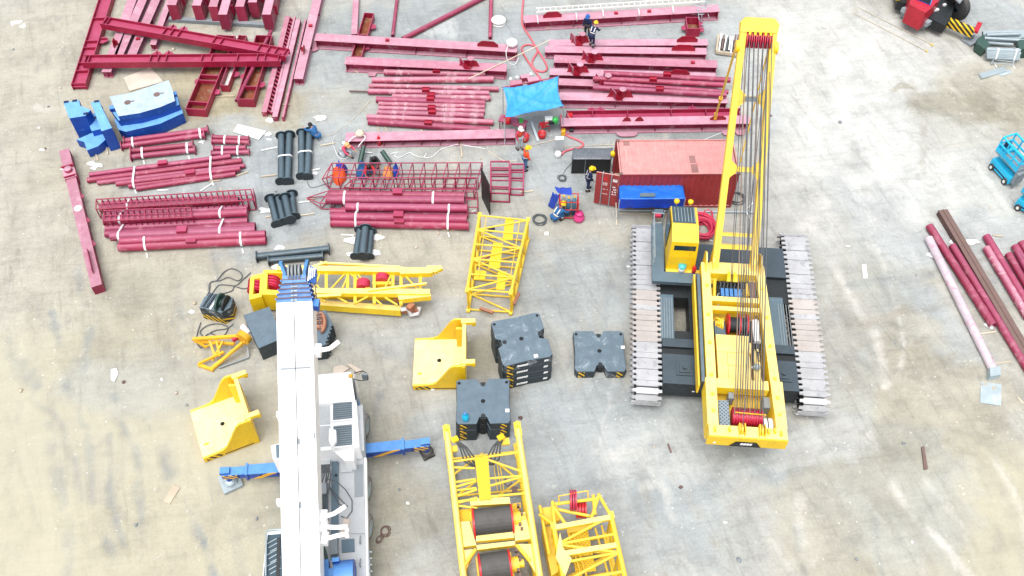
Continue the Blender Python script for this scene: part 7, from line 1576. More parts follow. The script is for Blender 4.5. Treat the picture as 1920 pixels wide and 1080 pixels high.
for a, b, z0_, z1_, w_ in (((468, 634), (395, 692), .7, .1, .12), ((455, 642), (400, 690), .9, .1, .12), ((452, 630), (362, 636), .9, .6, .14), ((440, 645), (365, 640), .5, .4, .12), ((372, 684), (400, 694), .1, .1, .14), ((372, 682), (420, 660), .2, .5, .1), ((405, 634), (412, 668), .6, .4, .1), ((392, 634), (402, 666), .6, .2, .1), ((418, 640), (398, 676), .7, .2, .08), ((400, 664), (418, 660), .2, .4, .08), ((385, 650), (412, 640), .3, .6, .06), ((362, 636), (388, 652), .6, .2, .1)): jb(a, b, z0_, z1_, w_)
c = P(456, 634, .75); m = MB(); m.tube(c + V((-.02, -.12, .05)), c + V((.1, .12, .05)), .36, 20); m.build('tip_sheave', M['orange'], t); m = MB(); m.obox(c + V((-.5, -.1, 0)), c + V((-.1, .15, .05)), .2, .2); m.build('rope_guide', M['sheave'], t)
m = MB(); m.obox(P(464, 650, .3), P(466, 670, .1), .07, .07); m.obox(P(466, 670, .1), P(410, 690, .1), .08, .06); m.build('foot_bar', M['grey'], t)
mb = MB(); mb.tube(P(455, 612, .05), P(468, 625, .05), .2, 7, r1=.12)
for v in mb.v: v += V((.08 * mn.noise(v * 3), .08 * mn.noise(v * 3 + V((7, 0, 0))), 0)); v.z = max(v.z, .005)
tag(mb.build('plastic_wrap', M['film']), 'crumpled white plastic film by the orange jib frame', 'plastic wrap')
t = thing('ballast_box', 'slate grey ballast box set askew left of the white boom', 'ballast box', P(490, 630), 0)
m = MB(); m.slab([(456, 591), (505, 575), (530, 634), (485, 653)], 1.05, .02); m.build('box', M['slate'], t)
m = MB(); a, b_ = P(485, 653, 1.0), P(530, 634, 1.0); n_ = (b_ - a).cross(Z).normalized(); m.plate([a + n_ * .01 - Z * .1, b_ + n_ * .01 - Z * .1, b_ + n_ * .01 - Z * .9, a + n_ * .01 - Z * .9], n_, .02); m.build('front_plate', M['black'], t)
t = thing('ballast_box', 'ribbed slate ballast box half hidden right of the white boom', 'ballast box', P(590, 625), 0)
m = MB(); q = [(552, 600), (611, 581), (623, 606), (608, 648), (560, 655)]; m.slab(q, 1.15, .02); m.build('box', M['slate'], t)
for k in range(6):
    u = (k + .5) / 6; p = P(623 - 15 * u, 606 + 42 * u, 1.13); m = MB(); m.box(V((p.x + .03, p.y, .6)), (.09, .09, 1.06), .3); m.build('rib', M['slateworn'], t)
t = thing('copper_hook_block', 'rusty copper-coloured block with slats lying on the ribbed ballast box', 'hook block', P(598, 605, 1.15), 0)
m = MB(); m.slab([(585, 588), (604, 584), (610, 600), (606, 616), (588, 612)], 1.35, 1.152); m.build('body', M['copper'], t)
for k in range(5): m = MB(); m.obox(P(587, 592 + 4 * k, 1.4), P(604, 589 + 4 * k, 1.4), .06, .1); m.build('slat', M['copper' if k % 2 else 'rustbrown'], t)
m = MB(); m.path(smooth([P(606, 590, 1.4), P(609, 604, 1.4), P(606, 618, 1.3), P(601, 622, 1.3)]), .09, 7); m.build('hook', M['copper'], t)
for px in ([(626, 688), (640, 684), (655, 690), (640, 700), (624, 700)], [(650, 683), (658, 682), (680, 694), (672, 700)]): slabthing('timber_board', px, .1, 0, 'ply', 'pinkish timber board on the ground in front of the white truck cab', 'board', 'boards by the white cab')
mb = MB(); mb.tube(P(590, 664, .1), P(622, 664, .1), .05, 8); tag(mb.build('grey_rod', M['grey']), 'grey rod lying by the ribbed ballast box', 'rod')
# ---------------------------------------------------------------- blue steel blocks, upper left
t = thing('blue_ballast_block', 'bright blue notched steel block standing at the far upper left', 'ballast block', P(165, 245), 0)
for nm, px, zt_, zb_ in (('rear_block', [(119, 193), (148, 187), (150, 198), (170, 206), (160, 217), (130, 222)], 1.7, .02), ('side_block', [(170, 192), (186, 188), (190, 200), (210, 240), (190, 246), (178, 212)], 1.55, .02), ('front_step', [(143, 262), (170, 250), (197, 240), (214, 247), (184, 274), (163, 282), (158, 266)], .55, .02), ('middle_wall', [(160, 217), (178, 212), (195, 240), (172, 246)], .95, .02)):
    m = MB(); m.slab(px, zt_, zb_); m.build(nm, M['blueblock'], t)
for x, y, z in ((124, 191, 1.7), (140, 189, 1.7), (181, 190, 1.55), (161, 213, 1.7), (181, 220, 1.3)): m = MB(); m.box(P(x, y, z + .01), (.25, .14, .05), .2); m.build('socket', M['navy'], t)
t = thing('blue_ballast_block', 'big worn blue ballast block with two holes in its whitish top', 'ballast block', P(272, 215), 0)
m = MB(); m.slab([(205, 181), (247, 174), (292, 158), (316, 150), (324, 170), (328, 189), (300, 201), (262, 212), (222, 218)], 1.5, 1.16); m.build('top_slab', M['blueworn'], t)
m = MB(); m.slab([(207, 205), (222, 226), (262, 221), (300, 210), (336, 196), (330, 172), (300, 170), (215, 190)], 1.157, .75); m.build('middle_slab', M['blueblock'], t)
m = MB(); m.slab([(214, 224), (222, 243), (236, 247), (262, 241), (300, 232), (343, 212), (339, 200), (300, 192), (225, 205)], .747, .02); m.build('bottom_slab', M['blueblock'], t)
for x, y in ((239, 192), (294, 177)): m = MB(); m.disc(P(x, y, 1.504), Z, .18, .012, 16); m.box(P(x + 7, y - 2, 1.505), (.35, .07, .012), .2); m.build('lifting_hole', M['rustbrown'], t)
for x, y, z in ((213, 203, 1.3), (325, 178, 1.2), (238, 219, .95), (262, 216, .95), (318, 196, .95), (230, 240, .5), (320, 214, .5), (300, 226, .5)): m = MB(); m.box(P(x, y, z), (.4, .3, .22), .3); m.build('lug', M['blue'], t)
# ---------------------------------------------------------------- top right
t = thing('red_crane_truck', 'dark red truck corner with a hazard-striped outrigger at the top edge', 'truck', P(1760, 20), 0)
def rt(nm, px, zt_, zb_, mat, par=None): m = MB(); m.slab(px, zt_, zb_); return m.build(nm, M[mat], par or t)
bd2 = rt('body', [(1708, -5), (1705, 8), (1735, 24), (1743, 18), (1764, -4), (1760, -60), (1712, -60)], 1.9, .6, 'truckred')
rt('grille', [(1718, -2), (1745, 9), (1749, -3), (1722, -14)], 1.95, 1.901, 'blue', bd2)
for k in range(5): a, b_ = P(1719 + .8 * k, -3 - 2.4 * k, 1.98), P(1744 + .8 * k, 7 - 2.4 * k, 1.98); m = MB(); m.obox(a, b_, .05, .05); m.build('grille_bar', M['black'], bd2)
rt('chassis', [(1680, -30), (1683, 2), (1700, 6), (1705, 0), (1740, 32), (1772, 48), (1782, 36), (1790, 10), (1770, -30)], 1.0, .4, 'black')
rt('bumper', [(1691, 14), (1697, 12), (1750, 38), (1740, 44)], .9, .6, 'galv'); rt('running_board', [(1692, 18), (1738, 44), (1735, 49), (1690, 22)], .5, .2, 'grey')
m = MB(); m.lathe(P(1683, -2, 1.0), [(0, 0), (.2, 0), (.2, .2), (0, .25)], 12); m.build('marker_lamp', M['helmyellow'], t)
m = MB(); c = P(1795, 12, .9); ax = V((.85, .5, 0)).normalized(); m.lathe(c, [(.3, -.2), (.8, -.2), (.9, 0), (.8, .2), (.3, .2)], 24, ax); w_ = m.build('tyre', M['rubber'], t); m = MB(); m.lathe(c, [(0, .12), (.3, .16), (.42, .22), (.5, .2)], 18, ax); m.build('rim', M['galv'], w_)
rt('mudguard', [(1768, -30), (1785, -8), (1800, 6), (1812, -10), (1830, -30)], 1.9, 1.82, 'grey')
for x, y in ((1771, 9), (1752, 19), (1757, 18)): m = MB(); m.box(P(x, y, 1.05), (.2, .15, .1), .4); m.build('lamp', M['letter'], t)
m = MB(); a, b_ = P(1770, 38, .75), P(1826, 62, .75); m.obox(a, b_, .42, .45); ob_ = m.build('outrigger_beam', M['hazard'], t)
m = MB(); m.obox(P(1829, 60, .9), P(1837, 44, .95), .28, .18); m.build('outrigger_tip', M['truckred'], ob_); m = MB(); c = P(1822, 70, .2); m.tube(c, P(1824, 62, .8), .13, 10); m.box(c + V((0, -.1, -.12)), (1.0, .7, .14), .6); m.build('outrigger_foot', M['grey'], ob_)
t = thing('spreader_frame', 'flat pale frame of thin rods lying on the ground near the red truck', 'frame', P(1670, 50), 0)
for a, b_ in (((1608, 13), (1751, 85)), ((1602, 25), (1740, 97)), ((1603, 10), (1601, 28)), ((1608, 13), (1606, 22)), ((1751, 85), (1747, 88))): m = MB(); m.tube(P(a[0], a[1], .04), P(b_[0], b_[1], .04), .018, 6); m.build('rod', M['bamboo'], t)
m = MB(); m.tube(P(1735, 94.4, .045), P(1740, 97, .045), .032, 6); m.tube(P(1744, 82, .045), P(1751, 85, .045), .032, 6); m.build('yellow_tip', M['helmyellow'], t)
GB = 'bundles of galvanised tubes'
t = bundle('upper bundle of galvanised tubes with a dark green end', [((1843, 60 + 3.6 * k), (1945, 57 + 4.2 * k), .1, .55 - .05 * k) for k in range(5)] + [((1848, 78), (1900, 82), .1, .3), ((1846, 70), (1930, 75), .09, .62), ((1850, 64), (1915, 62), .09, .72)], (), 'galv', GB)
m = MB(); m.slab([(1833, 72), (1845, 64), (1856, 84), (1846, 92), (1832, 82)], .6, .02); m.build('end_cap', M['green'], t)
m = MB(); m.slab([(1908, 80), (1916, 70), (1940, 76), (1940, 92), (1912, 92)], .7, .02); m.build('end_cap', M['green'], t)
t = bundle('lower bundle of galvanised tubes strapped on a wire cradle', [((1850, 91 + 3 * k), (1912, 94 + 3 * k), .1, .75 - .09 * k) for k in range(6)] + [((1852, 90), (1914, 92), .1, .6), ((1852, 96), (1914, 99), .1, .5)], (.35, .9), 'galv', GB)
m = MB()
for a, b_ in (((1858, 120), (1874, 92)), ((1898, 122), (1910, 98)), ((1860, 118), (1897, 121)), ((1862, 112), (1900, 116))): m.tube(P(a[0], a[1], .1), P(b_[0], b_[1], .5), .03, 6)
m.build('cradle', M['galv'], t)
slabthing('metal_deck', [(1835, 138), (1884, 124), (1888, 133), (1841, 147)], .1, .03, 'galv', 'pale metal deck board on the ground below the tube bundles', 'board')
slabthing('metal_deck', [(1868, 138), (1895, 130), (1897, 136), (1880, 142)], .04, .01, 'paleblue', 'flat bluish board tucked beside the metal deck board', 'board')
slabthing('blue_board', [(1839, 716), (1878, 720), (1877, 760), (1838, 755)], .06, .01, 'paleblue', 'pale blue board lying below the wrapped pipe', 'board')
slabthing('pipe_end_wrap', [(1856, 689), (1876, 687), (1877, 702), (1857, 706)], .45, .02, 'paleblue', 'pale blue wrap around the lower end of the wrapped pipe', 'plastic wrap')
slabthing('paper_scrap', [(1616, 496), (1624, 495), (1627, 521), (1619, 522)], .03, .005, 'sheet', 'thin white strip alone on the ground right of the crawler crane', 'strip')
slabthing('rubber_strip', [(1728, 838), (1733, 836), (1740, 878), (1733, 880)], .08, .005, 'rustbrown', 'dark brown strip of rubber alone on the ground at the right', 'strip')
slabthing('rag', [(1251, 832), (1254, 831), (1260, 848), (1257, 849)], .04, .004, 'rustbrown', 'small dark rag on the ground below the left track', 'rag')
slabthing('timber_board', [(306, 940), (324, 909), (338, 914), (318, 945)], .04, .005, 'wood', 'pale board alone on the ground at the lower left', 'board')
slabthing('cloth_scrap', [(208, 692), (218, 690), (222, 700), (214, 716), (208, 712)], .05, .004, 'film', 'white scrap on the ground left of the tilted yellow tray', 'scrap')
slabthing('paper_scrap', [(1021, 435), (1028, 434), (1029, 440), (1021, 441)], .1, .005, 'sheet', 'white paper scrap in front of the cable coil', 'scrap')
slabthing('paper_scrap', [(20, 40), (45, 38), (48, 50), (22, 53)], .04, .004, 'sheet', 'pale scrap at the far upper left of the yard', 'scrap')
# aerial lifts
def lift(label, loc, rz):
    t = thing('scissor_lift', label, 'lift', loc, rz, 'bright blue lifts at the right edge'); Mx = ROOTS[t.name]; Q = lambda x, y, z: Mx @ V((x, y, z))
    def bx(m, x0, x1, y0, y1, z0, z1): return m.hexa([Q(x0, y0, z0), Q(x1, y0, z0), Q(x1, y1, z0), Q(x0, y1, z0), Q(x0, y0, z1), Q(x1, y0, z1), Q(x1, y1, z1), Q(x0, y1, z1)])
    m = MB(); bx(m, -.95, .95, -.42, .42, .18, .62); b = m.build('base', M['cyan'], t)
    m = MB(); bx(m, -.8, .8, -.432, .432, .28, .36); m.build('base_groove', M['navy'], b)
    for sx in (-1, 1):
        for sy in (-1, 1): m = MB(); m.tube(Q(.68 * sx, .3 * sy, .2), Q(.68 * sx, .5 * sy, .2), .2, 16); w_ = m.build('wheel', M['rubber'], t); m = MB(); m.tube(Q(.68 * sx, .5 * sy, .2), Q(.68 * sx, .51 * sy, .2), .1, 10); m.build('hub', M['sheet'], w_)
    for k in range(4): m = MB(); z0_ = .64 + .1 * k; m.obox(Q(-.85, -.2 + .4 * (k % 2), z0_), Q(.85, -.2 + .4 * (k % 2), z0_ + .07), .06, .05); m.build('scissor_arm', M['cyan'], t)
    m = MB(); bx(m, .95, 1.2, -.3, .3, .3, 1.0); bx(m, 1.2, 1.25, -.26, -.16, .05, 1.0); m.build('step_ladder', M['grey'], t)
    m = MB(); bx(m, -1.0, 1.0, -.45, .45, 1.06, 1.14); p = m.build('platform', M['grey'], t)
    m = MB(); bx(m, -1.0, 1.0, -.46, -.43, 1.14, 1.4); bx(m, -1.0, 1.0, .43, .46, 1.14, 1.4); bx(m, -1.02, -1.0, -.45, .45, 1.14, 1.45); m.build('toe_board', M['cyan'], p)
    m = MB()
    for z in (1.62, 2.05):
        for sy in (-1, 1): m.tube(Q(-1.0, .44 * sy, z), Q(1.0, .44 * sy, z), .055, 8)
        for sx in (-1, 1): m.tube(Q(1.0 * sx, -.44, z), Q(1.0 * sx, .44, z), .055, 8)
    for x in (-1, -.35, .35, 1):
        for sy in (-1, 1): m.tube(Q(x, .44 * sy, 1.14), Q(x, .44 * sy, 2.05), .055, 8)
    m.build('guard_rail', M['cyan'], t)
    m = MB(); bx(m, -.98, -.5, -.4, .4, 1.15, 1.32); m.build('deck_extension', M['cyan'], t)
    m = MB(); m.box(Q(-.6, -.25, 1.75), (.3, .24, .34), rz); m.build('control_box', M['navy'], t)
    return t
a = P(1880, 328); L1 = lift('bright blue scissor lift standing complete at the right edge', (a.x, a.y, 0), R(-70)); L1.scale = (.82, .92, 1.08)
a = P(1931, 398); copy_thing(L1, (a.x, a.y, 0), R(-48), 'bright blue lift cut off by the right edge, lower one')
# ---------------------------------------------------------------- timber offcuts, paper and film scraps
GS = 'scraps of pale timber scattered on the yard'
for x0, y0, x1, y1 in ((368, 182, 440, 180), (392, 340, 414, 338), (442, 330, 465, 322), (295, 357, 316, 356), (376, 358, 398, 344), (412, 352, 420, 366), (490, 282, 520, 276), (490, 331, 518, 328), (497, 408, 520, 402), (557, 405, 590, 400), (560, 380, 588, 376), (575, 374, 592, 372), (830, 430, 846, 433), (838, 433, 872, 427), (817, 425, 822, 440), (640, 440, 664, 441), (706, 441, 715, 440), (864, 265, 866, 295), (900, 297, 903, 297), (524, 196, 545, 196), (1330, 450, 1336, 452), (880, 400, 892, 394), (1858, 483, 1895, 478), (1845, 683, 1896, 678), (1838, 626, 1868, 622), (1862, 441, 1880, 443), (1400, 398, 1407, 412), (1402, 390, 1412, 380), (1395, 190, 1410, 184), (180, 290, 184, 300), (199, 268, 202, 290), (708, 238, 714, 262), (722, 238, 735, 262), (790, 243, 792, 256), (664, 132, 672, 136), (1024, 53, 1032, 53), (975, 360, 1000, 358), (628, 268, 600, 273), (583, 320, 600, 316), (1908, 745, 1918, 756)):
    mb = MB(); a, b_ = P(x0, y0, .04), P(x1, y1, .04); mb.obox(a, b_, .07, .05); tag(mb.build('timber_offcut', M[rnd.choice(['wood', 'sheet', 'bamboo', 'wood'])]), 'pale timber offcut lying loose on the ground', 'offcut', GS)
GQ = 'crumpled white film scraps'
def scrap(x, y, r, i):
    c = P(x, y, .0); mb = MB(); vs = []; n = 9
    q = random.Random(i)
    ring = [(math.cos(2 * math.pi * k / n) * r * q.uniform(.6, 1.2), math.sin(2 * math.pi * k / n) * r * q.uniform(.6, 1.2)) for k in range(n)]
    vs = [c + V((a * s_ + q.uniform(-.15, .15) * r, b * s_ * .6 + q.uniform(-.1, .1) * r, hz + q.uniform(0, .16) * r)) for s_, hz in ((1, .006), (.72, .10 * r), (.3, .06 * r)) for a, b in ring]
    fs = [(l * n + k, l * n + (k + 1) % n, (l + 1) * n + (k + 1) % n, (l + 1) * n + k) for l in range(2) for k in range(n)] + [tuple(range(2 * n, 3 * n))]
    mb.add(vs, fs); tag(mb.build('film_scrap', M['film']), 'crumpled scrap of white plastic film lying on the ground', 'film scrap', GQ)
for i, (x, y, r) in enumerate(((78, 281, .16), (1590, 462, .14), (173, 308, .35), (185, 311, .3), (175, 316, .2), (660, 452, .45), (706, 446, .4), (700, 474, .45), (660, 477, .3), (600, 222, .45), (502, 252, .25), (504, 262, .18), (508, 226, .3), (378, 267, .2), (340, 233, .15), (498, 395, .4), (515, 388, .22), (1745, 478, .3), (1838, 570, .4), (1785, 455, .25), (1822, 455, .35), (1795, 500, .35), (1857, 610, .3), (1826, 503, .3), (523, 465, .3), (520, 500, .35), (735, 262, .35), (716, 256, .3), (648, 268, .25), (590, 325, .2), (1900, 190, .2), (360, 585, .2), (120, 318, .2), (1290, 470, .12), (1178, 500, .12), (1360, 980, .1))): scrap(x, y, r, i)
# stones scattered over the open ground
rs = random.Random(21); GT = 'small pale stones scattered over the yard'
for k in range(70):
    x, y = rs.uniform(20, 1900), rs.uniform(20, 1060)
    if 520 < x < 700 and y > 480: continue
    if 1180 < x < 1570 and 400 < y < 790: continue
    c = P(x, y, 0); r = rs.uniform(.04, .10); mb = MB()
    mb.lathe(c, [(0, .0), (r, .0), (r * 1.1, r * .4), (r * .6, r * .9), (0, r)], 7)
    for v in mb.v: v += V((mn.noise(v * 9) * r * .7, mn.noise(v * 9 + V((3, 0, 0))) * r * .7, 0))
    tag(mb.build('stone', M[rs.choice(['wood', 'sheet', 'rustbrown', 'ply', 'grey'])]), 'small loose stone lying on the bare ground', 'stone', GT)
# ---------------------------------------------------------------- people
def skin_mesh(name, verts, edges, radii, mat, parent, root=0, sub=1):
    me = bpy.data.meshes.new(name); me.from_pydata([tuple(v) for v in verts], edges, []); o = bpy.data.objects.new(name, me); COL.objects.link(o)
    md = o.modifiers.new('skin', 'SKIN'); md.use_smooth_shade = True
    sv = me.skin_vertices[0].data
    for i, r in enumerate(radii): sv[i].radius = (r, r) if not isinstance(r, tuple) else r; sv[i].use_root = (i == root)
    s = o.modifiers.new('sub', 'SUBSURF'); s.levels = sub; s.render_levels = sub
    me.materials.append(M[mat])
    if parent is not None: o.parent = parent
    return o
def person(label, x, y, z, head, pose='stand', shirt='navy', trousers='navy', helmet='helmyellow', vest=None, stripe=False, scale=1.0, gloves=False, hair=False, group=None):
    """head: direction faced, degrees counter-clockwise from +X"""
    g = P(x, y, z); t = thing('person', label, 'person', g, R(head - 90), group); t.scale = (scale,) * 3
    ps = dict(stand=dict(pel=.93, tilt=6, hip=(4, -4), knee=(4, 4), sh=(10, 6), el=(18, 25), sp=12), work=dict(pel=.90, tilt=38, hip=(20, 8), knee=(18, 10), sh=(45, 30), el=(30, 45), sp=14),
              bend=dict(pel=.84, tilt=68, hip=(34, 26), knee=(30, 22), sh=(75, 62), el=(20, 30), sp=15), crouch=dict(pel=.36, tilt=42, hip=(112, 100), knee=(128, 120), sh=(62, 48), el=(35, 55), sp=16),
              walk=dict(pel=.92, tilt=8, hip=(24, -18), knee=(10, 24), sh=(-18, 26), el=(20, 30), sp=8), kneel=dict(pel=.50, tilt=35, hip=(88, 20), knee=(95, 105), sh=(55, 45), el=(35, 40), sp=14))[pose]
    def rot(v, a): c, s = math.cos(R(a)), math.sin(R(a)); return V((v.x, v.y * c + v.z * s, v.z * c - v.y * s))     # lean forward (+Y) by a
    pel = V((0, 0, ps['pel'])); tl = ps['tilt']
    pt = lambda yy, zz, xx=0: pel + rot(V((xx, yy, zz)), tl)
    spine, chest, neck = pt(.0, .20), pt(.01, .40), pt(0, .52)
    hl = tl * .55; hb = neck + rot(V((0, .02, .06)), hl); hm = hb + rot(V((0, .025, .09)), hl); ht = hm + rot(V((0, -.01, .10)), hl); nose = hm + rot(V((0, .12, -.015)), hl); chin = hb + rot(V((0, .07, .02)), hl)
    arms = []; legs = []
    for i, sx in enumerate((-1, 1)):
        shd = pt(0, .45, .18 * sx); a = tl - (tl + (-ps['sh'][i])) * 1.0
        ua = V((math.sin(R(ps['sp'])) * sx * .28, math.sin(R(ps['sh'][i])) * .28, -math.cos(R(ps['sh'][i])) * .28)); el = shd + ua
        f = ps['sh'][i] + ps['el'][i]; wr = el + V((-.03 * sx, math.sin(R(f)) * .25, -math.cos(R(f)) * .25)); fd = (wr - el).normalized()
        arms.append((shd, el, wr, fd, sx))
        hp = pel + V((.095 * sx, 0, -.03)); h = ps['hip'][i]; kn = hp + V((.03 * sx, math.sin(R(h)) * .43, -math.cos(R(h)) * .43)); k2 = h - ps['knee'][i]; an = kn + V((0, math.sin(R(k2)) * .41, -math.cos(R(k2)) * .41))
        if an.z < .08: an.z = .08
        legs.append((hp, kn, an))
    lo = min(l[2].z for l in legs) - .08
    off = V((0, 0, -lo))
    # body: one continuous skinned figure with head, face, arms and five-fingered hands
    vs = [pel, spine, chest, neck, hb, hm, ht, chin, nose]; ed = [(0, 1), (1, 2), (2, 3), (3, 4), (4, 5), (5, 6), (4, 7), (5, 8)]; rd = [.13, (.135, .10), (.16, .11), .055, .07, .095, .07, .045, .02]
    def addv(v, r, fr): vs.append(v); rd.append(r); ed.append((fr, len(vs) - 1)); return len(vs) - 1
    for shd, el, wr, fd, sx in arms:
        a = addv(shd, .06, 2); b = addv(el, .045, a); c = addv(wr, .03, b); pm = addv(wr + fd * .05, (.036, .02), c)
        side = fd.cross(Z); side = side.normalized() if side.length > .1 else V((1, 0, 0)); up = side.cross(fd)
        for j, (o, ln) in enumerate(((-.028, .065), (-.009, .078), (.010, .074), (.028, .058))):
            k = addv(wr + fd * .095 + side * o, .009, pm); k = addv(wr + fd * (.095 + ln * .5) + side * o * 1.15 - up * .012, .0085, k); addv(wr + fd * (.095 + ln) + side * o * 1.2 - up * .035, .007, k)
        k = addv(wr + fd * .04 - side * .042 * sx - up * .01, .011, pm); addv(wr + fd * .085 - side * .06 * sx - up * .025, .009, k)
    for hp, kn, an in legs:
        a = addv(hp, .085, 0); b = addv(kn, .055, a); c = addv(an, .04, b); addv(an + V((0, .13, -.045)), .035, c)
    vs = [v + off for v in vs]
    skin_mesh('body', vs, ed, rd, 'skin', t, 0, 1)
    # jacket
    jv = [pel + V((0, 0, .02)), spine, chest, pt(0, .49)]; je = [(0, 1), (1, 2), (2, 3)]; jr = [(.165, .125), (.165, .13), (.185, .135), .085]
    for shd, el, wr, fd, sx in arms:
        n = len(jv); jv += [shd, el, wr - fd * .02]; je += [(2, n), (n, n + 1), (n + 1, n + 2)]; jr += [.085, .066, .05]
    skin_mesh('jacket', [v + off for v in jv], je, jr, shirt, t, 0, 1)
    tv = [pel]; te = []; tr = [(.165, .135)]
    for hp, kn, an in legs:
        n = len(tv); tv += [hp, kn, an + V((0, 0, .05))]; te += [(0, n), (n, n + 1), (n + 1, n + 2)]; tr += [.112, .085, .068]
    skin_mesh('trousers', [v + off for v in tv], te, tr, trousers, t, 0, 1)
    Mx = ROOTS[t.name]; W = lambda v: Mx @ ((v + off))
    for hp, kn, an in legs:
        m = MB(); m.obox(W(an + V((0, -.06, -.035))), W(an + V((0, .19, -.045))), .1, .09, h1=.06); m.build('boot', M['darkcloth'], t)
    hu = (ht - hb).normalized(); hf = rot(V((0, 1, 0)), hl)
    if helmet:
        c = W(hm + hu * .035); u = (Mx.to_3x3() @ hu).normalized(); f_ = (Mx.to_3x3() @ hf).normalized()
        m = MB(); m.lathe(c, [(.152, -.01), (.15, .01), (.132, .03), (.126, .07), (.106, .11), (.065, .135), (0, .142)], 14, u); m.obox(c + f_ * .08, c + f_ * .21, .2, .02, u); m.obox(c - f_ * .1 + u * .14, c + f_ * .1 + u * .14, .03, .03, u); m.build('hard_hat', M[helmet], t)
    if hair or not helmet:
        c = W(hm + hu * .01); u = (Mx.to_3x3() @ hu).normalized(); m = MB(); m.lathe(c, [(.112, -.06), (.122, .0), (.118, .06), (.08, .115), (0, .135)], 14, u); m.build('hair', M['hair'], t)
    for sx in (-1, 1):
        m = MB(); c = W(hm + hf * .092 + V((.035 * sx, 0, 0)) + hu * .012); m.lathe(c - Z * .008, [(0, 0), (.012, .004), (.012, .012), (0, .016)], 6); m.build('eye', M['hair'], t)
    if vest:
        vv = [pt(0, .06), pt(.0, .22), pt(.01, .40), pt(0, .47)]; skin_mesh('vest', [v + off for v in vv], [(0, 1), (1, 2), (2, 3)], [(.185, .145), (.185, .15), (.2, .152), (.13, .10)], vest, t, 0, 1)
        for zz in (.12,):
            m = MB(); c = W(pt(0, zz)); u = (Mx.to_3x3() @ rot(Z, tl)).normalized(); m.lathe(c, [(.192, -.025), (.192, .025)], 14, u); m.build('reflective_band', M['reflect'], t)
    if stripe:
        u = (Mx.to_3x3() @ rot(Z, tl)).normalized(); m = MB(); m.lathe(W(pt(0, .12)), [(.172, -.02), (.174, .02)], 14, u); m.build('reflective_band', M['reflect'], t)
        for sx in (-1, 1):
            m = MB(); m.obox(W(pt(-.135, .18, .1 * sx)), W(pt(-.13, .46, .11 * sx)), .05, .02, (Mx.to_3x3() @ rot(V((0, -1, 0)), tl))); m.build('reflective_brace', M['reflect'], t)
        for hp, kn, an in legs: d = (an - kn).normalized(); m = MB(); m.lathe(W(kn + d * .22), [(.082, -.025), (.08, .025)], 10, (Mx.to_3x3() @ d)); m.build('trouser_band', M['reflect'], t)
    return t
person('worker in dark navy with a blue hard hat standing behind the topmost node', 1100, 70, 0, 250, 'stand', 'navy', 'darkcloth', 'helmblue')
person('worker with yellow hard hat and white braces bending over the beams', 1108, 88, .62, 60, 'work', 'navy', 'navy', 'helmyellow', stripe=True)
person('blue-clad worker crouching at the head of a black pipe pair', 597, 262, 0, 140, 'crouch', 'workblue', 'workblue', None, hair=True)
person('pink-clad worker with a tan hard hat kneeling at the ribbed beam', 646, 291, 0, 320, 'kneel', 'pinkcloth', 'greycloth', 'helmtan')
person('worker in dark clothes sitting low among green tubes above the ladder cages', 702, 307, 0, 285, 'crouch', 'darkcloth', 'green', None, hair=True)
person('worker in red vest and white trousers with a white hard hat', 974, 279, 0, 300, 'stand', 'pinkcloth', 'greycloth', 'helmwhite', vest='hivis')
person('worker in orange vest and jeans with a yellow hard hat', 985, 318, 0, 20, 'stand', 'hivis', 'jeans', 'helmyellow', vest='hivis')
person('worker in navy with striped trousers and a yellow hard hat by the container door', 1102, 356, 0, 10, 'stand', 'navy', 'navy', 'helmyellow', stripe=True)
person('blue-clad worker with yellow hard hat crouching at the gas bottles', 1040, 416, 0, 40, 'crouch', 'workblue', 'workblue', 'helmyellow', stripe=True, scale=1.15)
person('worker in red sitting inside the top ladder cage', 694, 322, 0, 280, 'crouch', 'redcloth', 'jeans', None, hair=True)
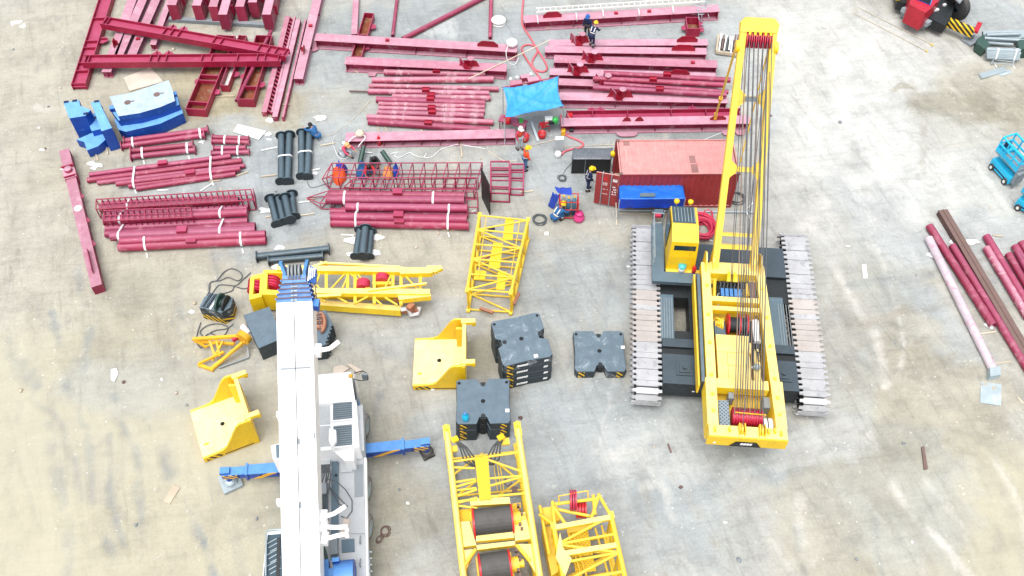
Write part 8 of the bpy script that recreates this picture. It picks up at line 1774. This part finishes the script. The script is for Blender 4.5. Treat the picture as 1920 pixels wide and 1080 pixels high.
# things around the ladder cages
mb = MB(); mb.tube(P(682, 275, .55), P(675, 305, .14), .13, 10); tag(mb.build('green_tube', M['green']), 'dark green tube left of the worker in dark clothes', 'tube', 'dark green tubes')
mb = MB(); mb.tube(P(716, 283, .55), P(732, 306, .14), .13, 10); tag(mb.build('green_tube', M['green']), 'dark green tube right of the worker in dark clothes', 'tube', 'dark green tubes')
def pile(name, x, y, w, h, z, mat, lab, cat='cloth', seed=1):
    c = P(x, y, 0); mb = MB(); n = 14
    prof = [(0, z), (.5, z * .95), (.85, z * .7), (1, z * .3), (1.05, .01)]
    vs = [c + V((w * r * math.cos(2 * math.pi * k / n) * (1 + .5 * mn.noise((k * 1.3, r * 3, seed))), h * r * math.sin(2 * math.pi * k / n) * (1 + .5 * mn.noise((k * 1.3, r * 3, seed + 5))), max(.008, zz * (.75 + .7 * mn.noise((k * 1.1, r * 4, seed + 9)))))) for r, zz in prof for k in range(n)]
    fs = [(i * n + k, i * n + (k + 1) % n, (i + 1) * n + (k + 1) % n, (i + 1) * n + k) for i in range(len(prof) - 1) for k in range(n)] + [tuple(range(n))]
    mb.add(vs, fs, True); return tag(mb.build(name, M[mat]), lab, cat)
pile('jacket_heap', 637, 332, .38, .55, .7, 'hivis', 'orange-red jacket dumped at the left end of the top ladder cage', seed=2)
pile('blue_cloth', 641, 323, .28, .2, .85, 'royalcloth', 'royal blue cloth thrown on the orange-red jacket', seed=3)
pile('blue_trousers', 680, 325, .28, .5, .8, 'workblue', 'blue overalls heaped in the top ladder cage', seed=4)
pile('orange_cloth', 729, 327, .28, .36, .6, 'orangecloth', 'pale orange cloth heaped in the top ladder cage', seed=5)
pile('violet_cloth', 743, 326, .14, .36, .7, 'royalcloth', 'violet-blue cloth hanging beside the pale orange one', seed=6)
pile('dark_bag', 921, 431, .18, .16, .3, 'navy', 'dark blue bag lying inside the lone yellow lattice section', 'bag', 7)
mb = MB(); mb.lathe(P(712, 272, 0), [(0, .01), (.12, .01), (.13, .5), (.05, .62), (.05, .7), (0, .7)], 12); tag(mb.build('fire_extinguisher', M['red']), 'red fire extinguisher in front of the ribbed beam', 'extinguisher')
mb = MB(); mb.box(P(649, 283, .12), (.35, .3, .24), .3); tag(mb.build('power_tool', M['green']), 'dark green machine at the kneeling worker\'s knees', 'machine')
mb = MB(); mb.lathe(P(675, 252, .66), [(0, .0), (.22, .0), (.26, .12), (.15, .25), (0, .28)], 14); tag(mb.build('rope_bundle', M['bamboo']), 'round cream bundle resting on the ribbed beam', 'bundle')
